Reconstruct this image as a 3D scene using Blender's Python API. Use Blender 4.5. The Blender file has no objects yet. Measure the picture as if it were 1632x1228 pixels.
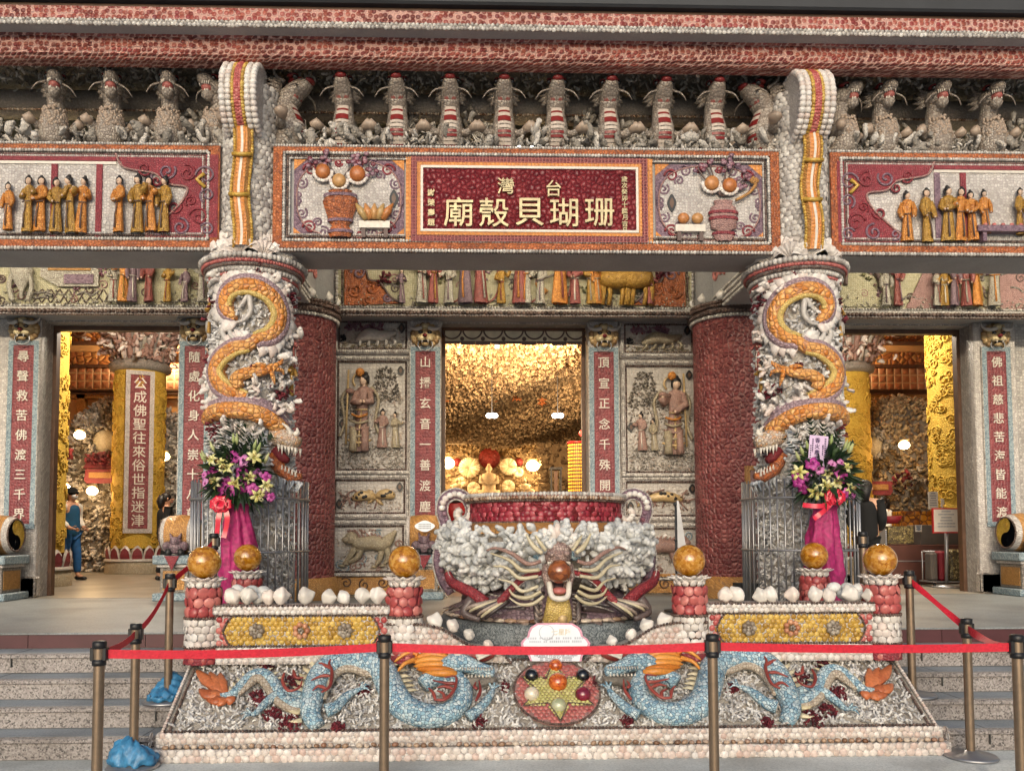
import bpy, math, random
import numpy as np
from mathutils import Vector, Matrix
random.seed(7)
rng = np.random.default_rng(7)
SC = bpy.context.scene
COL = SC.collection
R = math.radians

# ------------------------------------------------------------ camera, sky, sun, exposure
CAM = Vector((-0.564, 0.0, 1.55))
LENS, SHX, SHY = 28.68, 0.0165, 0.1017
CM = Matrix.Rotation(R(-1.6), 4, 'Z') @ Matrix.Rotation(R(93.0), 4, 'X') @ Matrix.Rotation(R(-0.15), 4, 'Z')
cam_d = bpy.data.cameras.new('camera')
cam_d.lens, cam_d.sensor_width, cam_d.shift_x, cam_d.shift_y = LENS, 36.0, SHX, SHY
cam_d.clip_start, cam_d.clip_end = 0.05, 2000
cam_o = bpy.data.objects.new('camera', cam_d)
cam_o.matrix_world = Matrix.Translation(CAM) @ CM
COL.objects.link(cam_o)
SC.camera = cam_o

SUN_EL, SUN_AZ = 14.0, 188.0          # overcast: a soft sun in front of the temple, a little to the left
wd = bpy.data.worlds.new('World'); SC.world = wd; wd.use_nodes = True
wn = wd.node_tree; bg = wn.nodes['Background']
sk = wn.nodes.new('ShaderNodeTexSky'); sk.sky_type = 'NISHITA'; sk.sun_disc = False
sk.sun_elevation = R(SUN_EL); sk.sun_rotation = R(SUN_AZ); sk.dust_density = 7.0; sk.air_density = 1.0; sk.ozone_density = 2.0
wn.links.new(sk.outputs[0], bg.inputs[0]); bg.inputs[1].default_value = 0.14
sun_d = bpy.data.lights.new('sun', 'SUN'); sun_d.energy = 1.3; sun_d.angle = R(60); sun_d.color = (0.93, 0.97, 1.0)
sun_o = bpy.data.objects.new('sun', sun_d); COL.objects.link(sun_o)
_a = R(SUN_AZ)
_sd = Vector((math.sin(_a) * math.cos(R(SUN_EL)), math.cos(_a) * math.cos(R(SUN_EL)), math.sin(R(SUN_EL))))
sun_o.rotation_euler = (-_sd).to_track_quat('-Z', 'Y').to_euler(); sun_o.location = (-10, -20, 20)
SC.view_settings.view_transform = 'Standard'; SC.view_settings.look = 'None'
SC.view_settings.exposure = 0.33; SC.view_settings.gamma = 1.0
SC.render.engine = 'CYCLES'
SC.cycles.max_bounces = 7; SC.cycles.diffuse_bounces = 5; SC.cycles.glossy_bounces = 2
SC.cycles.transmission_bounces = 4; SC.cycles.caustics_reflective = False; SC.cycles.caustics_refractive = False
SC.cycles.sample_clamp_indirect = 4.0
SC.cycles.use_denoising = True

# photo measurement (1632 x 1228 px) -> world point at a known depth Y / on a known plane
def ray(u, v):
    d = Vector((((u - 816) / 1632 + SHX) * 36 / LENS, (-(v - 614) / 1632 + SHY) * 36 / LENS, -1))
    return CM.to_3x3() @ d
def P(u, v, Y):
    d = ray(u, v); return CAM + d * (Y / d.y)
def PX(u, Y, v=700): return P(u, v, Y).x
def PZ(v, Y, u=848): return P(u, v, Y).z
def PP(u, v, p0, n):
    d = ray(u, v); return CAM + d * ((Vector(p0) - CAM).dot(n) / d.dot(n))

# ------------------------------------------------------------ materials
def c(r, g, b, k=1.0):
    f = lambda x: (x / 255 / 12.92 if x / 255 <= 0.04045 else ((x / 255 + 0.055) / 1.055) ** 2.4) * k
    return (f(r), f(g), f(b), 1.0)
def new_mat(name):
    m = bpy.data.materials.new(name); m.use_nodes = True
    nt = m.node_tree; return m, nt, nt.nodes['Principled BSDF']
def ramp(nt, cols, interp='LINEAR', pos=None):
    n = nt.nodes.new('ShaderNodeValToRGB'); cr = n.color_ramp; cr.interpolation = interp
    k = len(cols)
    if pos is None:
        pos = [i / max(1, k - 1) for i in range(k)] if interp == 'LINEAR' else [i / k for i in range(k)]
    while len(cr.elements) < k: cr.elements.new(0.5)
    for i, e in enumerate(cr.elements): e.position = pos[i]
    for i, e in enumerate(cr.elements): e.color = cols[i]
    return n
def coords(nt, axis):
    tc = nt.nodes.new('ShaderNodeTexCoord')
    if axis == '3d': return tc.outputs['Object']
    sp = nt.nodes.new('ShaderNodeSeparateXYZ'); nt.links.new(tc.outputs['Object'], sp.inputs[0])
    cb = nt.nodes.new('ShaderNodeCombineXYZ')
    if axis == 'xz':                                          # depth is folded in so undersides and returns carry the pattern too
        for o_, k_, i_ in ((0, .97, 0), (2, -.83, 1)):
            ma = nt.nodes.new('ShaderNodeMath'); ma.operation = 'MULTIPLY_ADD'; ma.inputs[1].default_value = k_
            nt.links.new(sp.outputs[1], ma.inputs[0]); nt.links.new(sp.outputs[o_], ma.inputs[2]); nt.links.new(ma.outputs[0], cb.inputs[i_])
    elif axis == 'yz':
        nt.links.new(sp.outputs[1], cb.inputs[0]); nt.links.new(sp.outputs[2], cb.inputs[1])
    elif axis[:3] == 'cyl':                                   # cylinder about local Z, radius given as cylR
        r = float(axis[3:])
        at = nt.nodes.new('ShaderNodeMath'); at.operation = 'ARCTAN2'
        nt.links.new(sp.outputs[0], at.inputs[0])
        ng = nt.nodes.new('ShaderNodeMath'); ng.operation = 'MULTIPLY'; ng.inputs[1].default_value = -1
        nt.links.new(sp.outputs[1], ng.inputs[0]); nt.links.new(ng.outputs[0], at.inputs[1])
        ml = nt.nodes.new('ShaderNodeMath'); ml.operation = 'MULTIPLY'; ml.inputs[1].default_value = r
        nt.links.new(at.outputs[0], ml.inputs[0])
        nt.links.new(ml.outputs[0], cb.inputs[0]); nt.links.new(sp.outputs[2], cb.inputs[1])
    return cb.outputs[0]
def link_bump(nt, b, h, strength, dist):
    bp = nt.nodes.new('ShaderNodeBump'); bp.inputs['Strength'].default_value = strength; bp.inputs['Distance'].default_value = dist
    nt.links.new(h, bp.inputs['Height']); nt.links.new(bp.outputs[0], b.inputs['Normal'])
def mixc(nt, f, a, bb):
    m = nt.nodes.new('ShaderNodeMix'); m.data_type = 'RGBA'
    for s, k in ((f, 0), (a, 6), (bb, 7)):
        if hasattr(s, 'is_linked') or isinstance(s, bpy.types.NodeSocket): nt.links.new(s, m.inputs[k])
        else: m.inputs[k].default_value = s
    return m.outputs[2]
def math_(nt, op, a, bb=None):
    m = nt.nodes.new('ShaderNodeMath'); m.operation = op
    for i, s in enumerate((a, bb)):
        if s is None: continue
        if isinstance(s, bpy.types.NodeSocket): nt.links.new(s, m.inputs[i])
        else: m.inputs[i].default_value = s
    return m.outputs[0]

def shellm(name, cols, mortar, size, axis='xz', rand=.6, bump=.65, rough=.4, gap=.10, stretch=1.0, dirt=.2, rnd=0):
    """a field of small shells of the given size (m) set in mortar"""
    m, nt, b = new_mat(name)
    co = coords(nt, axis)
    mp = nt.nodes.new('ShaderNodeMapping'); mp.inputs['Scale'].default_value = (1 / size, 1 / size / stretch, 1 / size)
    nt.links.new(co, mp.inputs[0])
    dim = '3D' if axis == '3d' else '2D'
    v = nt.nodes.new('ShaderNodeTexVoronoi'); v.voronoi_dimensions = dim; v.inputs['Randomness'].default_value = rand; v.inputs['Scale'].default_value = 1
    e = nt.nodes.new('ShaderNodeTexVoronoi'); e.voronoi_dimensions = dim; e.feature = 'DISTANCE_TO_EDGE'; e.inputs['Randomness'].default_value = rand; e.inputs['Scale'].default_value = 1
    nt.links.new(mp.outputs[0], v.inputs['Vector']); nt.links.new(mp.outputs[0], e.inputs['Vector'])
    sx = nt.nodes.new('ShaderNodeSeparateXYZ'); nt.links.new(v.outputs['Color'], sx.inputs[0])
    rp = ramp(nt, cols); nt.links.new(sx.outputs[0], rp.inputs[0])
    nz = nt.nodes.new('ShaderNodeTexNoise'); nz.inputs['Scale'].default_value = 2.2; nz.inputs['Detail'].default_value = 4
    nt.links.new(coords(nt, '3d'), nz.inputs['Vector'])
    dr = ramp(nt, [(1 - dirt, 1 - dirt, 1 - dirt, 1), (1, 1, 1, 1)], pos=[.35, .6]); nt.links.new(nz.outputs[0], dr.inputs[0])
    mm = nt.nodes.new('ShaderNodeMix'); mm.data_type = 'RGBA'; mm.blend_type = 'MULTIPLY'; mm.inputs[0].default_value = 1
    nt.links.new(rp.outputs[0], mm.inputs[6]); nt.links.new(dr.outputs[0], mm.inputs[7])
    if rnd:                                                   # round shells with mortar showing between them
        er = ramp(nt, [(1, 1, 1, 1), (0, 0, 0, 1)], pos=[rnd - .06, rnd]); nt.links.new(v.outputs['Distance'], er.inputs[0])
    else:
        er = ramp(nt, [(0, 0, 0, 1), (1, 1, 1, 1)], pos=[gap * .5, gap]); nt.links.new(e.outputs['Distance'], er.inputs[0])
    nt.links.new(mixc(nt, er.outputs[0], mortar, mm.outputs[2]), b.inputs['Base Color'])
    h = math_(nt, 'POWER', math_(nt, 'MINIMUM', math_(nt, 'MULTIPLY', e.outputs['Distance'], 2.6), 1.0), .55)
    link_bump(nt, b, h, bump, size * .35)
    b.inputs['Roughness'].default_value = rough
    return m

def coralm(name, cols, size=.03, bump=1.0, rough=.6, mott=3.0):
    m, nt, b = new_mat(name)
    co = coords(nt, '3d')
    n1 = nt.nodes.new('ShaderNodeTexNoise'); n1.inputs['Scale'].default_value = .6 / size; n1.inputs['Detail'].default_value = 3; n1.inputs['Distortion'].default_value = 1.6
    nt.links.new(co, n1.inputs['Vector'])
    v = nt.nodes.new('ShaderNodeTexVoronoi'); v.inputs['Scale'].default_value = 1 / size
    ad = nt.nodes.new('ShaderNodeMix'); ad.data_type = 'VECTOR'; ad.inputs[0].default_value = .03
    nt.links.new(co, ad.inputs[4]); nt.links.new(n1.outputs[1], ad.inputs[5]); nt.links.new(ad.outputs[1], v.inputs['Vector'])
    n2 = nt.nodes.new('ShaderNodeTexNoise'); n2.inputs['Scale'].default_value = mott; n2.inputs['Detail'].default_value = 5
    nt.links.new(co, n2.inputs['Vector'])
    at = nt.nodes.new('ShaderNodeAttribute'); at.attribute_name = 'rnd'
    s = math_(nt, 'ADD', math_(nt, 'MULTIPLY', n2.outputs[0], .9), math_(nt, 'MULTIPLY', math_(nt, 'SUBTRACT', at.outputs['Fac'], .5), .75))
    rp = ramp(nt, cols, pos=[.2 + .55 * i / max(1, len(cols) - 1) for i in range(len(cols))]); nt.links.new(s, rp.inputs[0])
    nt.links.new(rp.outputs[0], b.inputs['Base Color'])
    h = math_(nt, 'SUBTRACT', n1.outputs[0], math_(nt, 'MULTIPLY', v.outputs['Distance'], .8))
    link_bump(nt, b, h, bump, size * .6)
    b.inputs['Roughness'].default_value = rough
    return m

def plainm(name, col, rough=.5, metal=0.0, var=.18, ns=8.0, bump=0.0, coat=0.0, axis='3d'):
    m, nt, b = new_mat(name)
    n = nt.nodes.new('ShaderNodeTexNoise'); n.inputs['Scale'].default_value = ns; n.inputs['Detail'].default_value = 6
    nt.links.new(coords(nt, axis), n.inputs['Vector'])
    k1 = tuple(x * (1 - var) for x in col[:3]) + (1,); k2 = tuple(min(1, x * (1 + var)) for x in col[:3]) + (1,)
    rp = ramp(nt, [k1, k2], pos=[.3, .7]); nt.links.new(n.outputs[0], rp.inputs[0]); nt.links.new(rp.outputs[0], b.inputs['Base Color'])
    b.inputs['Roughness'].default_value = rough; b.inputs['Metallic'].default_value = metal
    b.inputs['Coat Weight'].default_value = coat
    if bump: link_bump(nt, b, n.outputs[0], bump, .01)
    return m

def rndm(name, cols, rough=.35, ns=30.0, var=.2, bump=.25, coat=0.0, metal=0.0):
    """colour picked per shell / per piece by the mesh attribute rnd, with fine mottling"""
    m, nt, b = new_mat(name)
    at = nt.nodes.new('ShaderNodeAttribute'); at.attribute_name = 'rnd'
    rp = ramp(nt, cols); nt.links.new(at.outputs['Fac'], rp.inputs[0])
    n = nt.nodes.new('ShaderNodeTexNoise'); n.inputs['Scale'].default_value = ns; n.inputs['Detail'].default_value = 4
    nt.links.new(coords(nt, '3d'), n.inputs['Vector'])
    r2 = ramp(nt, [(1 - var,) * 3 + (1,), (1, 1, 1, 1)], pos=[.35, .65]); nt.links.new(n.outputs[0], r2.inputs[0])
    mm = nt.nodes.new('ShaderNodeMix'); mm.data_type = 'RGBA'; mm.blend_type = 'MULTIPLY'; mm.inputs[0].default_value = 1
    nt.links.new(rp.outputs[0], mm.inputs[6]); nt.links.new(r2.outputs[0], mm.inputs[7]); nt.links.new(mm.outputs[2], b.inputs['Base Color'])
    b.inputs['Roughness'].default_value = rough; b.inputs['Coat Weight'].default_value = coat; b.inputs['Metallic'].default_value = metal
    if bump: link_bump(nt, b, n.outputs[0], bump, .006)
    return m

def granitem(name, cols, size=.006, rough=.5, big=None):
    m, nt, b = new_mat(name)
    v = nt.nodes.new('ShaderNodeTexVoronoi'); v.inputs['Scale'].default_value = 1 / size
    nt.links.new(coords(nt, '3d'), v.inputs['Vector'])
    sx = nt.nodes.new('ShaderNodeSeparateXYZ'); nt.links.new(v.outputs['Color'], sx.inputs[0])
    rp = ramp(nt, cols); nt.links.new(sx.outputs[0], rp.inputs[0])
    n = nt.nodes.new('ShaderNodeTexNoise'); n.inputs['Scale'].default_value = 1.3; n.inputs['Detail'].default_value = 6
    nt.links.new(coords(nt, '3d'), n.inputs['Vector'])
    r2 = ramp(nt, [(.62, .61, .6, 1), (1, 1, 1, 1)], pos=[.33, .6]); nt.links.new(n.outputs[0], r2.inputs[0])
    mm = nt.nodes.new('ShaderNodeMix'); mm.data_type = 'RGBA'; mm.blend_type = 'MULTIPLY'; mm.inputs[0].default_value = 1
    nt.links.new(rp.outputs[0], mm.inputs[6]); nt.links.new(r2.outputs[0], mm.inputs[7]); nt.links.new(mm.outputs[2], b.inputs['Base Color'])
    b.inputs['Roughness'].default_value = rough
    return m

def emitm(name, col, strength):
    m, nt, b = new_mat(name)
    b.inputs['Base Color'].default_value = col; b.inputs['Emission Color'].default_value = col; b.inputs['Emission Strength'].default_value = strength
    return m

M = {}
WHITE = [c(150, 143, 136), c(196, 188, 180), c(214, 208, 200)]
M['white_shell'] = shellm('white_shell', [c(160, 152, 147), c(184, 175, 169), c(200, 193, 186)], c(142, 135, 129), .055, rand=.55, bump=.6)
M['white_scale'] = shellm('white_scale', [c(160, 155, 151), c(184, 179, 174), c(200, 195, 190)], c(146, 140, 136), .042, rand=.5, bump=.55)
M['white_fine'] = shellm('white_fine', [c(172, 165, 161), c(194, 188, 184), c(210, 205, 200)], c(158, 150, 146), .03, rand=.7, bump=.5)
M['yard'] = shellm('grey_plaster', [c(164, 162, 161), c(174, 172, 171)], c(154, 152, 151), .02, axis='3d', rand=1, bump=.25, rough=.8)
M['red_tile'] = shellm('red_shell_tile', [c(124, 52, 46), c(152, 72, 60), c(166, 94, 78), c(142, 58, 58)], c(202, 158, 146), .052, rand=.55, rnd=.47, bump=.7, dirt=.5)
M['red_round'] = shellm('red_shell_column', [c(106, 44, 48), c(128, 60, 62), c(150, 84, 82), c(116, 50, 54)], c(150, 100, 98), .062, axis='cyl0.49', rand=.8, gap=.08, bump=.9, dirt=.4)
M['red_fine'] = shellm('crimson_shell', [c(98, 22, 30), c(122, 34, 42), c(140, 52, 56)], c(104, 30, 38), .05, rand=.9, gap=.06, bump=.9)
M['red_plaque'] = shellm('crimson_plaque', [c(104, 36, 44), c(122, 48, 54), c(140, 66, 70)], c(134, 78, 80), .042, rand=.6, gap=.09, bump=.5)
M['orange_fine'] = shellm('orange_shell', [c(120, 58, 30), c(170, 88, 42), c(190, 108, 58), c(140, 70, 40)], c(140, 96, 70), .03, rand=.9, gap=.08)
M['orange_tile'] = shellm('orange_tile', [c(200, 124, 50), c(216, 144, 66)], c(190, 130, 90), .04, rand=.15, gap=.08, bump=.5)
M['purple_fine'] = shellm('purple_shell', [c(96, 72, 88), c(130, 104, 120), c(150, 124, 136)], c(110, 90, 100), .02, rand=.9)
M['crim_fine'] = shellm('crimson_mosaic', [c(120, 32, 44), c(148, 52, 62)], c(128, 60, 66), .022, rand=.9)
M['blue_fine'] = shellm('blue_mosaic', [c(96, 118, 132), c(140, 160, 170), c(176, 190, 196), c(80, 104, 120)], c(120, 132, 138), .016, rand=1, bump=.6)
M['cream_fine'] = shellm('cream_mosaic', [c(172, 164, 132), c(200, 192, 160), c(184, 178, 150)], c(150, 142, 112), .024, rand=.5, gap=.08)
M['ochre_fine'] = shellm('ochre_mosaic', [c(170, 120, 62), c(190, 140, 78), c(200, 152, 92)], c(140, 100, 60), .024, rand=.9)
M['yellow_fine'] = shellm('yellow_mosaic', [c(196, 158, 52), c(220, 184, 76), c(206, 168, 60)], c(180, 140, 46), .03, axis='3d', rand=1, gap=.05, bump=.7, rough=.75)
M['pink_fine'] = shellm('pink_mosaic', [c(150, 112, 108), c(178, 140, 134), c(166, 126, 122)], c(140, 110, 104), .024, rand=.8)
M['grey_relief'] = shellm('grey_relief', [c(120, 114, 106), c(146, 138, 130), c(160, 152, 144)], c(110, 104, 98), .03, rand=.8)
M['coral_white'] = coralm('coral_white', [c(178, 175, 174), c(212, 210, 208), c(230, 228, 226)], .02, .7)
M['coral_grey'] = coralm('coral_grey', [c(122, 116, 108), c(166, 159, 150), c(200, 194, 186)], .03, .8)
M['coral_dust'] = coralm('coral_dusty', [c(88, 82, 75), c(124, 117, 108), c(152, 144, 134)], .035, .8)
M['coral_gold'] = coralm('coral_cave', [c(124, 104, 78), c(160, 138, 106), c(186, 164, 128)], .05, .5, .95)
M['coral_red'] = coralm('coral_dark_red', [c(70, 14, 26), c(104, 26, 40), c(122, 38, 50)], .014)
M['blob_white'] = rndm('white_coral_blob', [c(168, 170, 170), c(200, 202, 202), c(222, 222, 220)], rough=.45, ns=40, var=.12, bump=.3)
M['dom_white'] = rndm('white_clam', [c(196, 188, 182), c(214, 208, 202), c(226, 221, 216), c(206, 190, 182), c(228, 224, 219)], rough=.36, ns=50, var=.12)
M['dom_red'] = rndm('red_clam', [c(156, 60, 62), c(180, 88, 86), c(204, 128, 120), c(162, 64, 66), c(190, 106, 100)], rough=.32, ns=40, var=.2)
M['dom_yellow'] = rndm('yellow_clam', [c(160, 122, 48), c(196, 158, 70), c(214, 182, 98)], rough=.32, ns=40, var=.22)
M['dom_pale'] = rndm('pale_cowrie', [c(190, 172, 162), c(212, 203, 196), c(226, 220, 215), c(198, 172, 162), c(218, 210, 204)], rough=.34, ns=60, var=.16)
M['dom_brown'] = rndm('brown_cowrie', [c(110, 76, 54), c(178, 148, 122), c(210, 196, 180), c(140, 100, 78)], rough=.25, ns=60, var=.3)
M['bead_dark'] = rndm('dark_bead', [c(58, 44, 40), c(96, 76, 68), c(120, 100, 92)], rough=.3)
M['bead_white'] = rndm('white_bead', [c(150, 144, 140), c(190, 184, 178), c(212, 208, 202)], rough=.35)
M['conch'] = rndm('conch_white', [c(206, 200, 192), c(230, 226, 220), c(222, 208, 198)], rough=.4, ns=14, var=.1)
M['orange_scale'] = shellm('orange_dragon_scale', [c(202, 122, 50), c(224, 152, 76), c(234, 178, 108), c(212, 134, 60)], c(186, 132, 96), .052, axis='3d', rand=.7, gap=.07, bump=.9)
M['lilac_scale'] = shellm('lilac_scale', [c(156, 130, 140), c(180, 156, 162)], c(134, 112, 118), .034, axis='3d', rand=.6, bump=.8)
M['belly'] = shellm('pale_yellow_belly', [c(206, 178, 92), c(224, 200, 130)], c(170, 140, 80), .02, axis='3d', rand=.7)
M['purple_scale'] = shellm('purple_dragon_scale', [c(104, 80, 92), c(130, 106, 116), c(152, 130, 138)], c(92, 78, 84), .036, axis='3d', rand=.5)
M['pearl'] = shellm('pearl_scale', [c(112, 150, 176), c(150, 188, 206), c(186, 212, 222), c(212, 226, 230), c(132, 170, 194)], c(84, 104, 120), .024, axis='3d', rand=.75, gap=.07, rough=.24, bump=.8)
M['amber'] = None
M['black'] = plainm('black_plastic', c(22, 22, 25), .45)
M['black_gloss'] = plainm('black_glass', c(14, 15, 20), .08, coat=1)
M['steel'] = plainm('steel', c(160, 160, 163), .4, metal=.8, var=.12)
M['bronze'] = plainm('champagne_steel', c(136, 118, 100), .38, metal=.75, var=.12, ns=20)
M['belt'] = plainm('red_belt', c(192, 24, 48), .65, var=.16, ns=60, bump=.4)
M['gold'] = rndm('gold_letter', [c(176, 158, 112), c(204, 190, 150)], rough=.35, ns=16, var=.42, metal=.15)
M['ivory'] = plainm('ivory_letter', c(206, 199, 188), .45, var=.12, ns=30)
M['hair'] = plainm('black_hair', c(26, 22, 22), .5)
M['skin'] = plainm('relief_face', c(206, 178, 156), .55, var=.1)
M['dark'] = plainm('dark_metal', c(40, 42, 46), .6, var=.2, ns=3)
M['brownwood'] = plainm('brown_wood', c(88, 62, 46), .5, var=.25, ns=10)
M['cream'] = plainm('cream_paint', c(200, 186, 158), .5)
M['redpaint'] = plainm('red_paint', c(168, 36, 38), .4)
M['pinkmouth'] = plainm('pink_mouth', c(150, 84, 78), .5)
# ------------------------------------------------------------ mesh builder
class MB:
    def __init__(s): s.V = []; s.F = []; s.n = 0; s.Rn = []
    def raw(s, V, Fs, m=0, sm=True, r=.5):
        """V (n,3); Fs: list of (k,w) int arrays"""
        V = np.asarray(V, float)
        for F in Fs:
            F = np.asarray(F, int)
            if F.size: s.F.append((F + s.n, m, sm))
        s.V.append(V); s.n += len(V)
        s.Rn.append(np.full(len(V), r) if np.isscalar(r) else np.asarray(r, float))
        return s
    def many(s, T, mats4, m=0, sm=True, r=None):
        """a template (V, Fs) placed by many 3x4 matrices (N,3,4)"""
        V, Fs = T; mats4 = np.asarray(mats4, float); N = len(mats4)
        if N == 0: return s
        k = len(V)
        W = np.einsum('nij,kj->nki', mats4[:, :, :3], V) + mats4[:, None, :, 3]
        off = (np.arange(N) * k)
        FF = [(np.asarray(F, int)[None] + off[:, None, None]).reshape(-1, np.asarray(F).shape[1]) for F in Fs]
        rr = np.repeat(rng.random(N) if r is None else np.asarray(r, float), k)
        return s.raw(W.reshape(-1, 3), FF, m, sm, rr)
    def box(s, x0, x1, y0, y1, z0, z1, m=0, r=.5, b=0.0):
        x0, x1 = min(x0, x1), max(x0, x1); y0, y1 = min(y0, y1), max(y0, y1); z0, z1 = min(z0, z1), max(z0, z1)
        if b:
            b = min(b, (x1 - x0) * .45, (y1 - y0) * .45, (z1 - z0) * .45)
            V = []; 
            for X, Y, Z in [(i, j, k) for i in (0, 1) for j in (0, 1) for k in (0, 1)]:
                x, y, z = (x0, x1)[X], (y0, y1)[Y], (z0, z1)[Z]; dx, dy, dz = b * (1 - 2 * X), b * (1 - 2 * Y), b * (1 - 2 * Z)
                V += [(x, y + dy, z + dz), (x + dx, y, z + dz), (x + dx, y + dy, z)]
            i = lambda X, Y, Z, a: (X * 4 + Y * 2 + Z) * 3 + a
            Q = []
            for X in (0, 1): q = [i(X, 0, 0, 0), i(X, 1, 0, 0), i(X, 1, 1, 0), i(X, 0, 1, 0)]; Q.append(q if X else q[::-1])
            for Y in (0, 1): q = [i(0, Y, 0, 1), i(1, Y, 0, 1), i(1, Y, 1, 1), i(0, Y, 1, 1)]; Q.append(q[::-1] if Y else q)
            for Z in (0, 1): q = [i(0, 0, Z, 2), i(1, 0, Z, 2), i(1, 1, Z, 2), i(0, 1, Z, 2)]; Q.append(q if Z else q[::-1])
            for X in (0, 1):
                for Y in (0, 1): Q.append([i(X, Y, 0, 0), i(X, Y, 0, 1), i(X, Y, 1, 1), i(X, Y, 1, 0)])
                for Z in (0, 1): Q.append([i(X, 0, Z, 0), i(X, 0, Z, 2), i(X, 1, Z, 2), i(X, 1, Z, 0)])
            for Y in (0, 1):
                for Z in (0, 1): Q.append([i(0, Y, Z, 1), i(0, Y, Z, 2), i(1, Y, Z, 2), i(1, Y, Z, 1)])
            Tt = [[i(X, Y, Z, 0), i(X, Y, Z, 1), i(X, Y, Z, 2)] for X in (0, 1) for Y in (0, 1) for Z in (0, 1)]
            return s.raw(V, [Q, Tt], m, False, r)
        V = [(x0, y0, z0), (x1, y0, z0), (x1, y1, z0), (x0, y1, z0), (x0, y0, z1), (x1, y0, z1), (x1, y1, z1), (x0, y1, z1)]
        return s.raw(V, [[(0, 3, 2, 1), (4, 5, 6, 7), (0, 1, 5, 4), (1, 2, 6, 5), (2, 3, 7, 6), (3, 0, 4, 7)]], m, False, r)
    def lathe(s, prof, ctr, n=32, m=0, sm=True, r=.5, a0=0, a1=2 * math.pi, sx=1, sy=1, capb=False, capt=False):
        full = abs(a1 - a0 - 2 * math.pi) < 1e-6
        k = n if full else n + 1
        an = np.linspace(a0, a1, n + 1)[:k]
        V = [(ctr[0] + q[0] * math.sin(t) * sx, ctr[1] - q[0] * math.cos(t) * sy, ctr[2] + q[1]) for q in prof for t in an]
        F = [(i * k + j, i * k + (j + 1) % k, (i + 1) * k + (j + 1) % k, (i + 1) * k + j) for i in range(len(prof) - 1) for j in range(n)]
        Fs = [F]
        if capb: Fs.append([tuple(range(k))[::-1]])
        if capt: Fs.append([tuple(range((len(prof) - 1) * k, len(prof) * k))])
        return s.raw(V, Fs, m, sm, r)
    def tube(s, pts, rad, n=8, m=0, sm=True, r=.5, cap=True, flat=1.0, up=None):
        """swept circle; flat squashes along the 'up' direction"""
        p = [Vector(q) for q in pts]; k = len(p)
        rad = [rad] * k if np.isscalar(rad) else list(rad)
        V = []; prev = None
        for i in range(k):
            t = (p[min(i + 1, k - 1)] - p[max(i - 1, 0)])
            if t.length < 1e-9: t = Vector((0, 0, 1))
            t.normalize()
            if up is not None: a = Vector(up) - t * Vector(up).dot(t)
            elif prev is None: a = (Vector((0, 0, 1)) if abs(t.z) < .9 else Vector((1, 0, 0))); a = a - t * a.dot(t)
            else: a = prev - t * prev.dot(t)
            if a.length < 1e-6: a = t.orthogonal()
            a.normalize(); prev = a; b = t.cross(a)
            for j in range(n):
                w = 2 * math.pi * j / n; V.append(p[i] + (a * math.cos(w) * flat + b * math.sin(w)) * rad[i])
        F = [(i * n + j, i * n + (j + 1) % n, (i + 1) * n + (j + 1) % n, (i + 1) * n + j) for i in range(k - 1) for j in range(n)]
        Fs = [F]
        if cap: Fs += [[tuple(range(n))[::-1]], [tuple(range((k - 1) * n, k * n))]]
        return s.raw([tuple(v) for v in V], Fs, m, sm, r)
    def ball(s, ctr, rad, nu=12, nv=8, m=0, r=.5, rot=None, sm=True):
        if np.isscalar(rad): rad = (rad,) * 3
        V, Fs = sph_t(nu, nv); V = V * np.array(rad)
        if rot is not None: V = V @ np.array(rot).T
        return s.raw(V + np.array(ctr), Fs, m, sm, r)
    def prism(s, outl, y0, y1, m=0, r=.5, axis='y', sm=False):
        """outline [(x,z)] extruded from y0 (front) to y1"""
        n = len(outl)
        ar = sum(outl[i][0] * outl[(i + 1) % n][1] - outl[(i + 1) % n][0] * outl[i][1] for i in range(n))
        if ar < 0: outl = outl[::-1]
        V = [(x, y0, z) for x, z in outl] + [(x, y1, z) for x, z in outl]
        F = [(i, n + i, n + (i + 1) % n, (i + 1) % n) for i in range(n)]
        return s.raw(V, [F, [tuple(range(n))], [tuple(range(n, 2 * n))[::-1]]], m, sm, r)
    def xf(s, mat):
        A = np.array(mat)[:3]
        s.V = [v @ A[:, :3].T + A[:, 3] for v in s.V]; return s
    def arr(s): return np.concatenate(s.V)

_sc = {}
def sph_t(nu, nv):
    if (nu, nv) in _sc: return _sc[nu, nv]
    V = [(0, 0, -1)]
    for i in range(1, nv):
        t = math.pi * i / nv - math.pi / 2
        for j in range(nu): w = 2 * math.pi * j / nu; V.append((math.cos(t) * math.cos(w), math.cos(t) * math.sin(w), math.sin(t)))
    V.append((0, 0, 1)); L = len(V) - 1
    Q = [(1 + i * nu + j, 1 + i * nu + (j + 1) % nu, 1 + (i + 1) * nu + (j + 1) % nu, 1 + (i + 1) * nu + j) for i in range(nv - 2) for j in range(nu)]
    T = [(0, 1 + (j + 1) % nu, 1 + j) for j in range(nu)] + [(L, 1 + (nv - 2) * nu + j, 1 + (nv - 2) * nu + (j + 1) % nu) for j in range(nu)]
    _sc[nu, nv] = (np.array(V, float), [np.array(Q).reshape(-1, 4), np.array(T)]); return _sc[nu, nv]
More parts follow.
